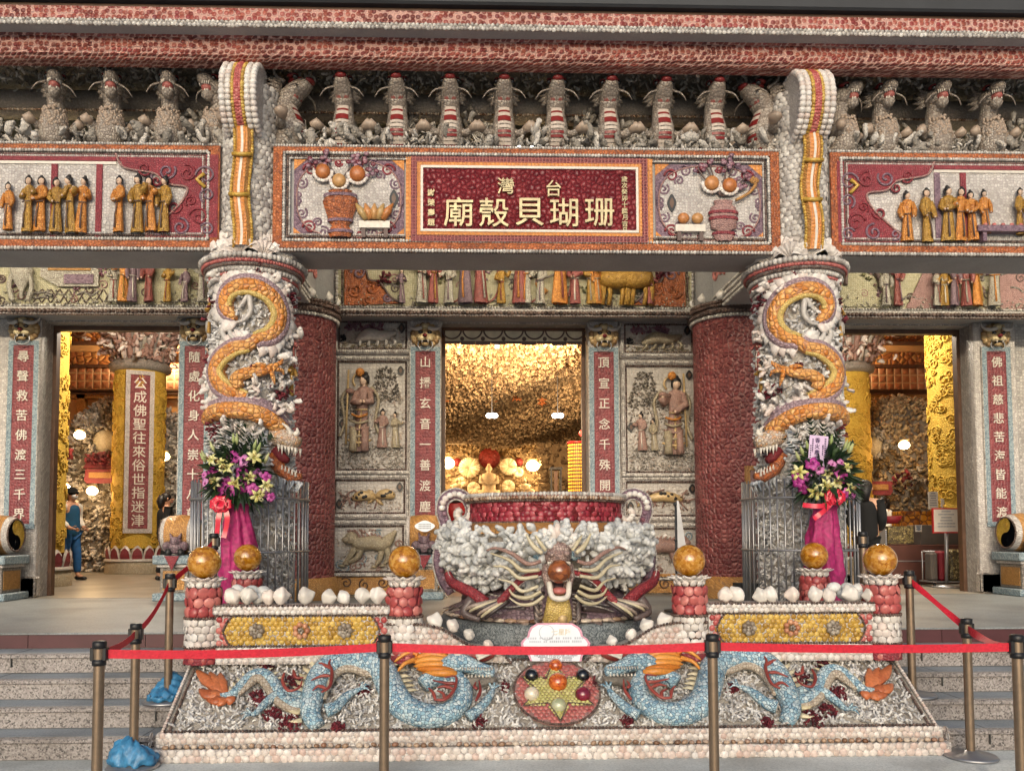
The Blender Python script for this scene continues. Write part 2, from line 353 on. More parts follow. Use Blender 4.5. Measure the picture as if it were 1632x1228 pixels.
def dome_t(k=8, rings=((1, 0), (.86, .45), (.5, .82)), off=.12):
    """a clam valve: a low dome with its crown a little off centre"""
    V = [(a * math.cos(2 * math.pi * j / k), a * math.sin(2 * math.pi * j / k) + off * h, h) for a, h in rings for j in range(k)] + [(0, off, 1)]
    L = len(V) - 1; nr = len(rings)
    Q = [(i * k + j, i * k + (j + 1) % k, (i + 1) * k + (j + 1) % k, (i + 1) * k + j) for i in range(nr - 1) for j in range(k)]
    T = [((nr - 1) * k + j, (nr - 1) * k + (j + 1) % k, L) for j in range(k)]
    return np.array(V, float), [np.array(Q), np.array(T)]
DOME = dome_t(); DOME6 = dome_t(6, ((1, 0), (.7, .7)))
BEAD = sph_t(6, 4)
def coral_t(seed, n=6, kk=5, fat=.22, bend=.5, lobe=True):
    rr = random.Random(seed); mb = MB()
    def arm(p0, d, L, r0, depth):
        p = [Vector(p0)]; d = Vector(d)
        for i in range(kk - 1):
            d = (d + Vector((rr.uniform(-bend, bend), rr.uniform(-bend, bend), rr.uniform(-.1, .4)))).normalized(); p.append(p[-1] + d * L / (kk - 1))
        rad = [r0 * (1, 1.05, 1.0, .95, .55)[min(i, 4)] * rr.uniform(.85, 1.15) for i in range(kk)]
        mb.tube(p, rad, n)
        if depth: arm(p[2], (rr.uniform(-1, 1), rr.uniform(-1, 1), .5), L * .6, r0 * .8, 0)
    arm((0, 0, -.1), (rr.uniform(-.4, .4), rr.uniform(-.4, .4), 1), 1, fat, 1 if lobe else 0)
    return mb.arr(), [f[0] for f in mb.F]
def tmpl(mb):
    d = {}
    for f in mb.F: d.setdefault(f[0].shape[1], []).append(f[0])
    return mb.arr(), [np.concatenate(v) for v in d.values()]
CORAL = []
for sd in range(7):
    V_, F_ = coral_t(sd); d_ = {}
    for f in F_: d_.setdefault(f.shape[1], []).append(f)
    CORAL.append((V_, [np.concatenate(v) for v in d_.values()]))
WORM = []
for sd in range(6):
    V_, F_ = coral_t(50 + sd, n=5, kk=5, fat=.16, bend=1.1, lobe=False); d_ = {}
    for f in F_: d_.setdefault(f.shape[1], []).append(f)
    WORM.append((V_, [np.concatenate(v) for v in d_.values()]))
PETAL = []
for sd in range(5):                                  # plump flattened lobes of stag-horn coral
    rr = random.Random(90 + sd); mb_ = MB(); p = [Vector((0, 0, -.1))]; d = Vector((rr.uniform(-.5, .5), rr.uniform(-.5, .5), 1))
    for i in range(4):
        d = (d + Vector((rr.uniform(-.6, .6), rr.uniform(-.6, .6), .1))).normalized(); p.append(p[-1] + d * .25)
    mb_.tube(p, [.2, .26, .3, .34, .2], 7, flat=.55); mb_.ball(p[-1], (.2, .2, .16), 7, 5)
    PETAL.append(tmpl(mb_))

def frames(N, spin=None, tilt=0.0):
    """(k,3,3) bases with z along the normals N, random spin"""
    N = np.asarray(N, float)
    if tilt: N = N + rng.normal(0, tilt, N.shape)
    N = N / np.linalg.norm(N, axis=1, keepdims=True)
    up = np.where(np.abs(N[:, 2:3]) < .9, np.array([[0, 0, 1.]]), np.array([[0, 1., 0]]))
    X = np.cross(up, N); X /= np.linalg.norm(X, axis=1, keepdims=True); Y = np.cross(N, X)
    if spin is None: spin = np.zeros(len(N))
    cs, sn = np.cos(spin)[:, None], np.sin(spin)[:, None]
    return np.stack([X * cs + Y * sn, Y * cs - X * sn, N], axis=2)
def place(mb, T, Pn, Nn, sx, sy=None, sz=None, m=0, spin=None, tilt=0.0, sm=True, r=None):
    Pn = np.asarray(Pn, float); k = len(Pn)
    if k == 0: return mb
    B = frames(np.asarray(Nn, float) if np.ndim(Nn) == 2 else np.tile(np.asarray(Nn, float), (k, 1)), spin, tilt)
    sx = np.broadcast_to(sx, k); sy = sx if sy is None else np.broadcast_to(sy, k); sz = sx if sz is None else np.broadcast_to(sz, k)
    A = np.empty((k, 3, 4)); A[:, :, 0] = B[:, :, 0] * sx[:, None]; A[:, :, 1] = B[:, :, 1] * sy[:, None]; A[:, :, 2] = B[:, :, 2] * sz[:, None]; A[:, :, 3] = Pn
    return mb.many(T, A, m, sm, r)
def scatter(mb, Ts, Pn, Nn, smin, smax, m=0, tilt=.6):
    Pn = np.asarray(Pn, float); Nn = np.asarray(Nn, float)
    if Nn.ndim == 1: Nn = np.tile(Nn, (len(Pn), 1))
    w = rng.integers(0, len(Ts), len(Pn))
    for i, T in enumerate(Ts):
        q = w == i; k = int(q.sum())
        if k: place(mb, T, Pn[q], Nn[q], rng.uniform(smin, smax, k), m=m, spin=rng.uniform(0, 6.28, k), tilt=tilt)
    return mb
def beads(mb, pts, r, m=0, closed=False, gap=1.7, squash=1.0):
    p = np.array([tuple(q) for q in pts], float)
    if closed: p = np.vstack([p, p[:1]])
    seg = np.linalg.norm(np.diff(p, axis=0), axis=1); L = np.concatenate([[0], np.cumsum(seg)])
    n = max(2, int(L[-1] / (r * gap))); t = np.linspace(0, L[-1], n, endpoint=not closed)
    q = np.stack([np.interp(t, L, p[:, i]) for i in range(3)], axis=1)
    A = np.zeros((n, 3, 4)); rs = r * rng.uniform(.9, 1.1, n)
    for i in range(3): A[:, i, i] = rs
    A[:, :, 3] = q
    return mb.many(BEAD, A, m)
def rect_xz(x0, x1, z0, z1, y): return [(x0, y, z0), (x1, y, z0), (x1, y, z1), (x0, y, z1)]
def shells_rect(mb, p0, du, dv, nrm, w, h, d, ht=.35, m=0, jit=.12, T=None, inside=None):
    """rows of overlapping clam valves over a rectangle p0 + a*du + b*dv (du, dv unit vectors)"""
    p0, du, dv, nrm = (np.array(tuple(q), float) for q in (p0, du, dv, nrm))
    nr = max(1, round(h / (d * .86))); dz = h / nr; nc = max(1, round(w / d)); dx = w / nc; Pn = []
    for i in range(nr):
        for j in range(nc + (0 if i % 2 == 0 else -1)):
            a = (j + .5 + (.5 if i % 2 else 0)) * dx + random.gauss(0, jit * d * .5); b = (i + .5) * dz + random.gauss(0, jit * d * .5)
            if inside is None or inside(a, b): Pn.append(p0 + du * a + dv * b)
    if not Pn: return mb
    k = len(Pn); s = rng.uniform(.46, .58, k) * d
    return place(mb, T or DOME, Pn, nrm, s, s * rng.uniform(.9, 1.1, k), s * ht * 2 * rng.uniform(.8, 1.2, k), m, spin=rng.normal(0, .5, k), tilt=.12)
def shells_cyl(mb, ctr, rad, z0, z1, d, m=0, ht=.35, a0=-math.pi, a1=math.pi, T=None):
    nr = max(1, round((z1 - z0) / (d * .86))); nc = max(3, round(abs(a1 - a0) * rad / d)); Pn = []; Nn = []
    for i in range(nr):
        z = z0 + (i + .5) * (z1 - z0) / nr
        rr = rad(z) if callable(rad) else rad
        for j in range(nc):
            a = a0 + (j + .5 * (i % 2)) * (a1 - a0) / nc + random.gauss(0, .03)
            Pn.append((ctr[0] + rr * math.sin(a), ctr[1] - rr * math.cos(a), z)); Nn.append((math.sin(a), -math.cos(a), 0))
    k = len(Pn); s = rng.uniform(.5, .66, k) * d
    return place(mb, T or DOME, Pn, np.array(Nn), s, s * rng.uniform(.9, 1.1, k), s * ht * 2 * rng.uniform(.7, 1.3, k), m, spin=rng.uniform(0, 6.28, k), tilt=.16)

# ------------------------------------------------------------ objects
ORG = {}
def tag(o, label=None, cat=None, group=None, kind=None):
    if label: o['label'] = label
    if cat: o['category'] = cat
    if group: o['group'] = group
    if kind: o['kind'] = kind
    return o
def thing(name, label, cat, loc=(0, 0, 0), group=None):
    o = bpy.data.objects.new(name, None); COL.objects.link(o); o.location = loc; o.empty_display_size = .1
    ORG[o.name] = Vector(loc); return tag(o, label, cat, group, 'thing')
def mesh_of(name, mb, org):
    me = bpy.data.meshes.new(name)
    V = mb.arr() - np.array(tuple(org)); me.vertices.add(len(V)); me.vertices.foreach_set('co', V.astype(np.float32).ravel())
    li = np.concatenate([F.ravel() for F, _, _ in mb.F]); tot = np.concatenate([np.full(len(F), F.shape[1]) for F, _, _ in mb.F])
    me.loops.add(len(li)); me.loops.foreach_set('vertex_index', li.astype(np.int32))
    me.polygons.add(len(tot)); st = np.concatenate([[0], np.cumsum(tot)[:-1]])
    me.polygons.foreach_set('loop_start', st.astype(np.int32))
    me.polygons.foreach_set('material_index', np.concatenate([np.full(len(F), m) for F, m, _ in mb.F]).astype(np.int32))
    me.polygons.foreach_set('use_smooth', np.concatenate([np.full(len(F), s) for F, _, s in mb.F]).astype(bool))
    at = me.attributes.new('rnd', 'FLOAT', 'POINT'); at.data.foreach_set('value', np.concatenate(mb.Rn).astype(np.float32))
    me.update(calc_edges=True)
    return me
def part(name, mb, mats, parent, label=None):
    org = ORG[parent.name]
    me = mesh_of(name, mb, org)
    for k in ([mats] if isinstance(mats, str) else mats): me.materials.append(M[k])
    o = bpy.data.objects.new(name, me); COL.objects.link(o); o.parent = parent; ORG[o.name] = org
    if label: o['label'] = label
    return o
def solo(name, mb, mats, label, cat, group=None, kind=None, org=None):
    V = mb.arr()
    if org is None: org = ((V[:, 0].min() + V[:, 0].max()) / 2, (V[:, 1].min() + V[:, 1].max()) / 2, V[:, 2].min())
    me = mesh_of(name, mb, org)
    for k in ([mats] if isinstance(mats, str) else mats): me.materials.append(M[k])
    o = bpy.data.objects.new(name, me); COL.objects.link(o); o.location = org; ORG[o.name] = Vector(org)
    return tag(o, label, cat, group, kind or 'thing')
def struct(name, mb, mats, kind='structure'):
    return solo(name, mb, mats, None, None, None, kind)
def dup(root, loc, rotz=None, label=None, scale=None):
    r = root.copy(); COL.objects.link(r); r.location = loc
    if rotz is not None: r.rotation_euler = (0, 0, rotz)
    if scale is not None: r.scale = scale
    if label: r['label'] = label
    for ch in list(root.children):
        k = ch.copy(); COL.objects.link(k); k.parent = r
        for g in ch.children:
            q = g.copy(); COL.objects.link(q); q.parent = k
    return r
_tx = {}
def glyph(s_, off=.012):
    if (s_, off) in _tx: return _tx[s_, off]
    cu = bpy.data.curves.new('t', 'FONT'); cu.body = s_; cu.extrude = .06; cu.offset = off; cu.resolution_u = 2
    o = bpy.data.objects.new('t', cu); COL.objects.link(o)
    me = bpy.data.meshes.new_from_object(o.evaluated_get(bpy.context.evaluated_depsgraph_get()))
    V = np.array([v.co[:] for v in me.vertices]); d = {}
    for p in me.polygons: d.setdefault(len(p.vertices), []).append(tuple(p.vertices))
    bpy.data.objects.remove(o); bpy.data.curves.remove(cu); bpy.data.meshes.remove(me)
    lo, hi = V[:, :2].min(0), V[:, :2].max(0); V[:, :2] -= (lo + hi) / 2
    _tx[s_, off] = (V, [np.array(f) for f in d.values()], hi - lo); return _tx[s_, off]
def write(mb, s_, x, y, z, size, m=0, depth=.01, off=.012, w=None, bas=None):
    """text standing on a wall that faces -Y: centred at x, z; size = em height; w = fitted width"""
    V, Fs, wh = glyph(s_, off); k = size if w is None else w / wh[0]
    A = np.stack([V[:, 0] * k, -V[:, 2] / .06 * depth, V[:, 1] * (size if w is not None else k)], axis=1)
    if bas is not None: A = A @ np.array(bas).T
    return mb.raw(A + np.array([x, y, z]), Fs, m, False)
def column_text(mb, s_, x, y, ztop, zbot, size, m=0, depth=.012, off=.014):
    n = len(s_)
    for i, ch in enumerate(s_): write(mb, ch, x, y, ztop + (zbot - ztop) * i / (n - 1), size, m, depth, off)
    return mb
def spiral(cx, cz, y, r, turns=1.6, a0=0.0, sgn=1, n=22):
    return [(cx + sgn * r * (1 - .85 * i / n) * math.cos(a0 + turns * 2 * math.pi * i / n), y, cz + r * (1 - .85 * i / n) * math.sin(a0 + turns * 2 * math.pi * i / n)) for i in range(n + 1)]
def smooth_path(p, k=6):
    """Catmull-Rom through points"""
    p = [Vector(q) for q in p]; o = []
    for i in range(len(p) - 1):
        a, b, cc, d = p[max(i - 1, 0)], p[i], p[i + 1], p[min(i + 2, len(p) - 1)]
        for j in range(k):
            t = j / k; o.append(.5 * ((2 * b) + (cc - a) * t + (2 * a - 5 * b + 4 * cc - d) * t * t + (3 * b - a - 3 * cc + d) * t ** 3))
    o.append(p[-1]); return o
# ------------------------------------------------------------ ground, steps, terrace
M['ground'] = granitem('pale_concrete', [c(188, 194, 193), c(206, 211, 209), c(216, 220, 218)], .01, .75)
M['granite'] = granitem('pink_granite', [c(74, 70, 69), c(146, 138, 135), c(168, 162, 159), c(120, 114, 112)], .011, .55)
M['tread'] = granitem('grey_tread', [c(138, 146, 152), c(154, 162, 168), c(163, 170, 175)], .008, .6)
M['terrace'] = granitem('terrace_stone', [c(122, 128, 130), c(140, 145, 146), c(148, 153, 154)], .01, .5)
M['hallfloor'] = granitem('hall_floor', [c(140, 134, 122), c(156, 150, 138), c(162, 156, 144)], .012, .35)
M['joint'] = plainm('dark_joint', c(92, 92, 90), .8); M['burgundy'] = plainm('burgundy_tile', c(78, 42, 46), .35, var=.15, ns=5)
M['pedestal'] = granitem('dark_granite', [c(58, 66, 70), c(100, 108, 112), c(150, 156, 158), c(84, 92, 96)], .009, .5)

g = MB(); g.raw([(-400, -400, 0), (400, -400, 0), (400, 400, 0), (-400, 400, 0)], [[(0, 1, 2, 3)]], 0, False)
struct('ground', g, 'ground')
RY = [5.76, 6.04, 6.33, 6.61, 6.90]
for nm, xa, xb in (('stairs', -10, -2.69), ('stairs', 2.69, 10)):
    mb = MB()
    for i in range(4):
        z0, z1 = .15 * i, .15 * (i + 1)
        mb.box(xa, xb, RY[i], RY[i + 1] + .06, z0 + .004, z1 - .03, 0)                     # riser block
        mb.box(xa, xb, RY[i] - .022, RY[i] + .05, z1 - .032, z1, 0, b=.006)                # nosing
        mb.box(xa, xb, RY[i] + .052, RY[i + 1] + .05, z1 - .03, z1 - .001, 1)               # tread
    for x in np.arange(xa + .4, xb, 1.35):
        for i in range(4): mb.box(x - .002, x + .002, RY[i] - .0225, RY[i] + .3, .15 * i + .05, .15 * (i + 1) + .0006, 2)
    struct(nm, mb, ['granite', 'tread', 'joint'])
mb = MB()
mb.box(-10, 10, 6.93, 10.55, .5, .73, 0); mb.box(-10, 10, 10.56, 34, .5, .732, 1)
mb.box(-10, 10, 6.895, 6.93, .715, .732, 0, b=.004)
for i in range(21): mb.box(-10 + i * .96 + .003, -10 + (i + 1) * .96 - .003, 6.91, 6.93, .604, .714, 2)
mb.box(-10, 10, 6.925, 7.1, .1, .72, 0)
mb.box(-10, 10, 10.551, 10.559, .7, .7325, 3)
struct('terrace_floor', mb, ['terrace', 'hallfloor', 'burgundy', 'joint'])

# ------------------------------------------------------------ sloping dragon slab with its base
A0 = Vector((0, 5.72, .195)); A1 = Vector((0, 6.27, .575)); TD = (A1 - A0).normalized(); SN = Vector((0, -TD.z, TD.y)); SL = (A1 - A0).length
def on(u, v, h=0.0):
    p = PP(u, v, A0, SN); return p + SN * h
slab = thing('dragon_slab', 'sloping shell covered stone slab with two blue dragons and a star of glass balls', 'carved slab', (0, 5.95, 0))
mb = MB()
HW = 2.7
mb.raw([(-HW, 5.72, .19), (HW, 5.72, .19), (HW, 6.3, .58), (-HW, 6.3, .58), (-HW, 5.74, 0), (HW, 5.74, 0), (HW, 6.9, 0), (-HW, 6.9, 0), (HW, 6.9, .58), (-HW, 6.9, .58)],
       [[(0, 1, 2, 3), (4, 5, 1, 0), (3, 2, 8, 9)], [(5, 6, 8, 2, 1)], [(4, 0, 3, 9, 7)]], 0, False)
part('slab_body', mb, 'coral_grey', slab)  # darker ground: shade of the gaps between coral pieces, put into the colour
mb = MB()                                              # base course: shells in rows
mb.box(-HW - .06, HW + .06, 5.655, 5.8, .0, .088, 3, b=.006); mb.box(-HW - .02, HW + .02, 5.69, 5.8, .089, .19, 3, b=.006)
shells_rect(mb, (-HW - .05, 5.655, .004), (1, 0, 0), (0, 0, 1), (0, -1, 0), 2 * HW + .1, .08, .052, .2, 0)
n = 112
q = [(-HW - .02 + (i + .5) * (2 * HW + .04) / n, 5.672, .104 + random.gauss(0, .003)) for i in range(n) if random.random() > .03]
place(mb, sph_t(8, 6), q, (0, -1, 0), rng.uniform(.018, .026, len(q)), rng.uniform(.014, .019, len(q)), rng.uniform(.014, .018, len(q)), 1, spin=rng.normal(0, .35, len(q)))
shells_rect(mb, (-HW - .01, 5.69, .122), (1, 0, 0), (0, 0, 1), (0, -1, 0), 2 * HW + .02, .07, .04, .22, 0)
for sg in (-1, 1): shells_rect(mb, (sg * (HW + .06), 5.68, .004), (0, 1, 0), (0, 0, 1), (sg, 0, 0), .1, .18, .05, .3, 0)
part('shell_course', mb, ['dom_pale', 'dom_brown', 'bead_dark', 'white_fine'], slab)
mb = MB()                                              # coral ground
N = 4800
s_ = rng.uniform(-2.62, 2.62, N); t_ = rng.uniform(.015, SL - .02, N)
pts = np.array([tuple(A0)]) + np.stack([s_, np.zeros(N), np.zeros(N)], 1) + np.outer(t_, np.array(TD))
pts = pts[np.hypot(pts[:, 0] - on(887, 1106).x, t_ - SL * .5) > .33]
scatter(mb, WORM, pts, tuple(SN), .035, .065, 0, .9)
q = part('coral_ground', mb, 'coral_white', slab); q['kind'] = 'stuff'
mb = MB()
L0, L1 = A0 + Vector((0, -.012, .004)), A1 + Vector((0, -.005, .01))
for a, b in (((-HW, 0), (HW, 0)), ((-HW, 1), (HW, 1))):
    beads(mb, [Vector((a[0] + (.03 if a[0] < 0 else -.03), 0, 0)) + (L1 if a[1] else L0), Vector((b[0] - .03, 0, 0)) + (L1 if b[1] else L0)], .0115, 0, gap=2.1)
for sg in (-1, 1):
    for off in (.02, .065): beads(mb, [Vector((sg * (HW - off), 0, 0)) + L0, Vector((sg * (HW - off), 0, 0)) + L1], .011 if off > .05 else .014, 0 if off > .05 else 1)
part('bead_border', mb, ['bead_dark', 'dom_pale'], slab)

def z2(pts): return [(280 + x / 4.264, 940 + y / 4.264) for x, y in pts]
def z3(pts): return [(600 + x / 4.264, 940 + y / 4.264) for x, y in pts]
M['mane'] = rndm('orange_mane', [c(206, 122, 40), c(230, 158, 72), c(220, 140, 56)], ns=60, var=.25)
M['flame'] = rndm('flame_red', [c(130, 52, 48), c(160, 76, 66)], ns=50)
M['tailfin'] = rndm('orange_fin', [c(170, 88, 52), c(204, 122, 78), c(190, 104, 62)], ns=50, var=.25)
M['spine'] = rndm('cream_spine', [c(200, 186, 150), c(222, 212, 182)], ns=40)
M['bellyw'] = shellm('cream_belly', [c(180, 166, 148), c(206, 196, 180)], c(140, 124, 108), .022, axis='3d', rand=.4)
def flip(mb_, mirror): return mb_.xf(Matrix.Scale(-1, 4, (1, 0, 0)) ) if mirror else mb_
def slab_dragon(mirror, label):
    # traced on the left half; the right one is its mirror image about the slab's middle
    shift = Vector((-.015, 0, 0))
    def o_(pts, h): return [on(u, v, hh) + shift for (u, v), hh in zip(pts, h if hasattr(h, '__len__') else [h] * len(pts))]
    def fin(mb_, name, mats, par):
        if mirror:
            mb_.V = [v * np.array([-1, 1, 1]) for v in mb_.V]; mb_.F = [(F[:, ::-1], m, s) for F, m, s in mb_.F]
        return part(name, mb_, mats, par)
    mb = MB()
    tail = smooth_path(o_(z2([(318, 738), (400, 742), (470, 690), (540, 632), (620, 622), (680, 668), (740, 750), (820, 800), (900, 800)]), [.04, .05, .065, .075, .075, .065, .05, .04, .03]))
    rr = np.interp(np.linspace(0, 1, len(tail)), [0, .15, .5, .8, 1], [.012, .034, .045, .05, .05]); mb.tube(tail, rr, 12)
    arch = z2([(985, 940), (935, 860), (960, 730), (1010, 620), (1110, 545), (1230, 525), (1350, 560)]) + z3([(60, 600), (110, 700), (170, 800), (260, 860), (380, 890), (500, 870), (585, 800), (600, 720), (560, 660), (480, 640), (390, 655), (330, 690)])
    hh = [.02, .04, .06, .07, .08, .08, .08, .08, .07, .06, .05, .05, .05, .05, .06, .07, .08, .08, .07]
    body = smooth_path(o_(arch, hh)); t = np.linspace(0, 1, len(body))
    mb.tube(body, np.interp(t, [0, .1, .3, .5, .7, .9, 1], [.05, .085, .1, .098, .075, .068, .06]), 14)
    dr = fin(mb, 'dragon', 'pearl', slab)
    # tail fin: a fan of wavy ribbons
    mb = MB(); base = on(*z2([(360, 740)])[0], .02) + shift
    for i, (a, b) in enumerate([((160, 560), (230, 640)), ((190, 590), (260, 660)), ((250, 575), (290, 650)), ((320, 580), (330, 660)), ((180, 690), (240, 740)), ((230, 760), (300, 780)), ((290, 800), (330, 790)), ((380, 800), (390, 775)), ((280, 610), (300, 680)), ((215, 720), (280, 740))]):
        pth = smooth_path([base, on(*z2([b])[0], .05) + shift, on(*z2([a])[0], .03) + shift], 4)
        mb.tube(pth, np.interp(np.linspace(0, 1, len(pth)), [0, .5, 1], [.024, .046, .008]), 7, r=random.random(), flat=.45, up=SN)
    fin(mb, 'tail_fin', 'tailfin', dr)
    # back spines on the outer side
    mb = MB()
    def spines(path, rad, side, n, ln):
        for k in range(n):
            f = (k + .5) / n * (len(path) - 2); i = int(f); p = path[i].lerp(path[i + 1], f - i); tt = (path[i + 1] - path[i]).normalized()
            o = tt.cross(SN).normalized() * side
            r0 = rad if np.isscalar(rad) else np.interp(f / len(path), np.linspace(0, 1, len(rad)), rad)
            mb.tube([p + o * r0 * .85, p + o * (r0 + ln * .55) + tt * ln * .15, p + o * (r0 + ln) + tt * ln * .45], [ln * .36, ln * .22, .002], 6, r=random.random(), flat=.5, up=SN)
    spines(tail[4:], [.03, .045, .05], -1, 16, .045); spines(body[4:54], [.08, .1, .1, .09], -1, 26, .075)
    fin(mb, 'back_spines', 'spine', dr)
    for path, r_, side in ((tail[8:], .05, 1), (body[10:44], .098, 1), (body[62:96], .072, -1)):
        mb = MB(); off = [p + ((path[min(i + 1, len(path) - 1)] - path[max(i - 1, 0)]).normalized().cross(SN)).normalized() * side * r_ * .9 for i, p in enumerate(path)]
        mb.tube(off, np.interp(np.linspace(0, 1, len(off)), [0, .2, .8, 1], [.014, .034, .034, .014]), 8); fin(mb, 'belly', 'bellyw', dr)
    mb = MB()                                            # flame shaped red ribbons over the body
    for pth in (z2([(1020, 800), (1075, 760), (1090, 660), (1070, 600), (1110, 550), (1170, 545)]), z2([(1075, 690), (1020, 690), (950, 720)]), z2([(1085, 640), (1030, 610), (1000, 600)]), z2([(1060, 780), (1000, 760), (960, 790)]),
                z2([(770, 670), (760, 730), (800, 790), (870, 770), (890, 720)]), z2([(830, 650), (850, 700), (900, 700)]),
                z3([(410, 850), (480, 850), (540, 790), (560, 720), (545, 690), (480, 700)]), z3([(540, 780), (480, 760), (430, 770)]), z3([(480, 850), (470, 810), (430, 790)]), z3([(555, 740), (500, 740), (400, 720)]), z3([(420, 850), (400, 800), (370, 770)]), z3([(690, 860), (720, 790), (710, 720)]), z3([(700, 780), (680, 760), (690, 730)])):
        q = smooth_path(o_(pth, .158), 5); mb.tube(q, np.interp(np.linspace(0, 1, len(q)), [0, .3, 1], [.008, .014, .004]), 6, r=random.random())
    fin(mb, 'flame_ribbons', 'flame', dr)
    for pth, rs in ((z2([(890, 760), (760, 740), (680, 770), (610, 830), (560, 880), (520, 880)]), [.03, .038, .036, .028, .018, .006]), (z2([(1040, 860), (1110, 830), (1180, 760), (1240, 725), (1300, 700)]), [.05, .042, .032, .02, .006]), (z3([(640, 900), (720, 840), (790, 750), (810, 690)]), [.04, .036, .026, .008])):
        mb = MB(); q = smooth_path(o_(pth, .06), 4); mb.tube(q, np.interp(np.linspace(0, 1, len(q)), np.linspace(0, 1, len(rs)), rs), 9)
        e = q[-3]; dd = (q[-1] - q[-5]).normalized()
        for a in (-.8, 0, .8):
            w = (Matrix.Rotation(a, 3, SN) @ dd); mb.tube([e, e + w * .045 + SN * .02, e + w * .075], [.011, .009, .002], 5)
        fin(mb, 'leg', 'pearl', dr)
    # head: skull, jaws, nose, horns, whiskers
    hd = MB()
    sk_ = smooth_path(o_(z3([(470, 600), (540, 580), (620, 585), (700, 612), (770, 625), (815, 620)]), [.1, .12, .125, .12, .11, .1]), 4)
    hd.tube(sk_, np.interp(np.linspace(0, 1, len(sk_)), [0, .25, .6, .9, 1], [.066, .076, .054, .046, .018]), 14, 0)
    jaw = smooth_path(o_(z3([(500, 660), (600, 668), (700, 672), (800, 660), (822, 645)]), .07), 4); hd.tube(jaw, np.interp(np.linspace(0, 1, len(jaw)), [0, .5, 1], [.046, .042, .014]), 10, 1)
    up_ = smooth_path(o_(z3([(560, 545), (640, 520), (720, 535), (790, 520)]), .12), 4); hd.tube(up_, np.interp(np.linspace(0, 1, len(up_)), [0, .6, 1], [.024, .042, .03]), 10, 2)
    hd.ball(on(*z3([(795, 522)])[0], .125) + shift, .026, m=2)
    hd.ball(on(*z3([(570, 560)])[0], .185) + shift, .03, m=4); hd.ball(on(*z3([(576, 558)])[0], .212) + shift, .014, m=5)
    for x in range(520, 800, 24): p = on(*z3([(x, 672)])[0], .12) + shift; hd.tube([p, p + SN * .012 + TD * .022], [.009, .001], 5, 3)
    for x in range(600, 815, 18):                        # teeth along the lip
        p = on(*z3([(x, 640 + random.uniform(-3, 3))])[0], .165) + shift; hd.tube([p, p + SN * .006 - TD * .032], [.009, .001], 5, 3)
    for a, b in (((700, 600), (835, 545)), ((690, 580), (780, 560))):
        q = o_(z3([a, b]), .195); hd.tube(q, [.013, .005], 6, 3)
    fin(hd, 'head', ['pearl', 'coral_dust', 'flame', 'ivory', 'ivory', 'black_gloss'], dr)
    mb = MB()
    for i, (a, b, e) in enumerate([((500, 520), (400, 505), (290, 495)), ((500, 545), (390, 535), (270, 540)), ((500, 570), (390, 570), (260, 565)), ((510, 600), (400, 605), (270, 590)), ((540, 640), (430, 640), (290, 610)), ((560, 655), (450, 665), (330, 640)), ((300, 500), (220, 530), (140, 560)), ((280, 560), (210, 600), (160, 630)), ((300, 530), (230, 510), (170, 540))]):
        q = smooth_path(o_(z3([a, b, e]), [.13, .15, .11]), 5); mb.tube(q, np.interp(np.linspace(0, 1, len(q)), [0, .3, .8, 1], [.02, .03 if i < 6 else .016, .022 if i < 6 else .012, .004]), 7, r=(i % 4) / 4)
    fin(mb, 'mane', 'mane', dr)
    return dr
slab_dragon(False, None); slab_dragon(True, None)
mb = MB()                                               # dark red coral cushions
for x, y, r_ in ((610, 545, 55), (790, 630, 60), (560, 740, 60), (600, 765, 35), (660, 860, 60), (780, 915, 70), (1280, 690, 45), (1100, 940, 35), (850, 690, 30)):
    u, v = z2([(x, y)])[0]; p = on(u, v); rad = r_ / 4.264 / 215
    for sg in (1, -1):
        p_ = Vector((p.x * sg, p.y, p.z)); k = 60
        a = rng.uniform(0, 6.28, k); rr = np.sqrt(rng.random(k)) * rad
        pt = np.array([tuple(p_)]) + np.outer(np.cos(a) * rr, (1, 0, 0)) + np.outer(np.sin(a) * rr, tuple(TD)) + np.outer(.03 * (1 - (rr / rad) ** 2), tuple(SN))
        scatter(mb, CORAL, pt, tuple(SN), .022, .034, 0, .5)
for x, y in ((700, 910), (880, 670)):
    u, v = z3([(x, y)])[0]; p = on(u, v); k = 50
    for sg in (1, -1):
        pt = np.array([(p.x * sg, p.y, p.z)]) + rng.normal(0, .02, (k, 3)); scatter(mb, CORAL, pt, tuple(SN), .02, .032, 0, .5)
q = part('red_coral', mb, 'coral_red', slab)
# medallion with the seven balls
C0 = on(887, 1106); 
def disc_path(r, n=48, k=1.0): return [C0 + SN * .02 + Vector((math.cos(2 * math.pi * i / n) * r, 0, 0)) + TD * (math.sin(2 * math.pi * i / n) * r * k) for i in range(n)]
mb = MB()
sR = .312
def shells_disc(mb, m, cond, d, h):
    pts = []
    for i in range(-20, 21):
        for j in range(-20, 21):
            a, b = (j + .5 * (i % 2)) * d, i * d * .87
            if cond(a, b): pts.append(C0 + Vector((a, 0, 0)) + TD * b + SN * (h + .02))
    k = len(pts); s = rng.uniform(.48, .58, k) * d
    place(mb, DOME6, [tuple(p) for p in pts], tuple(SN), s, s, s * .5, m, spin=rng.uniform(0, 6, k))
def star(a, b):                                          # six-pointed, by radius over angle
    r = math.hypot(a, b); th = math.atan2(a, -b) % (math.pi / 3); th = min(th, math.pi / 3 - th)
    return r < .29 - .16 * (th / (math.pi / 6)) ** .8
mb.raw([tuple(p + SN * .012) for p in disc_path(sR, 48, 1.0)], [[tuple(range(48))]], 2, False); mb.raw([tuple(p + SN * h) for h in (-.01, .012) for p in disc_path(sR, 48)], [[(i, (i + 1) % 48, 48 + (i + 1) % 48, 48 + i) for i in range(48)]], 2, False)
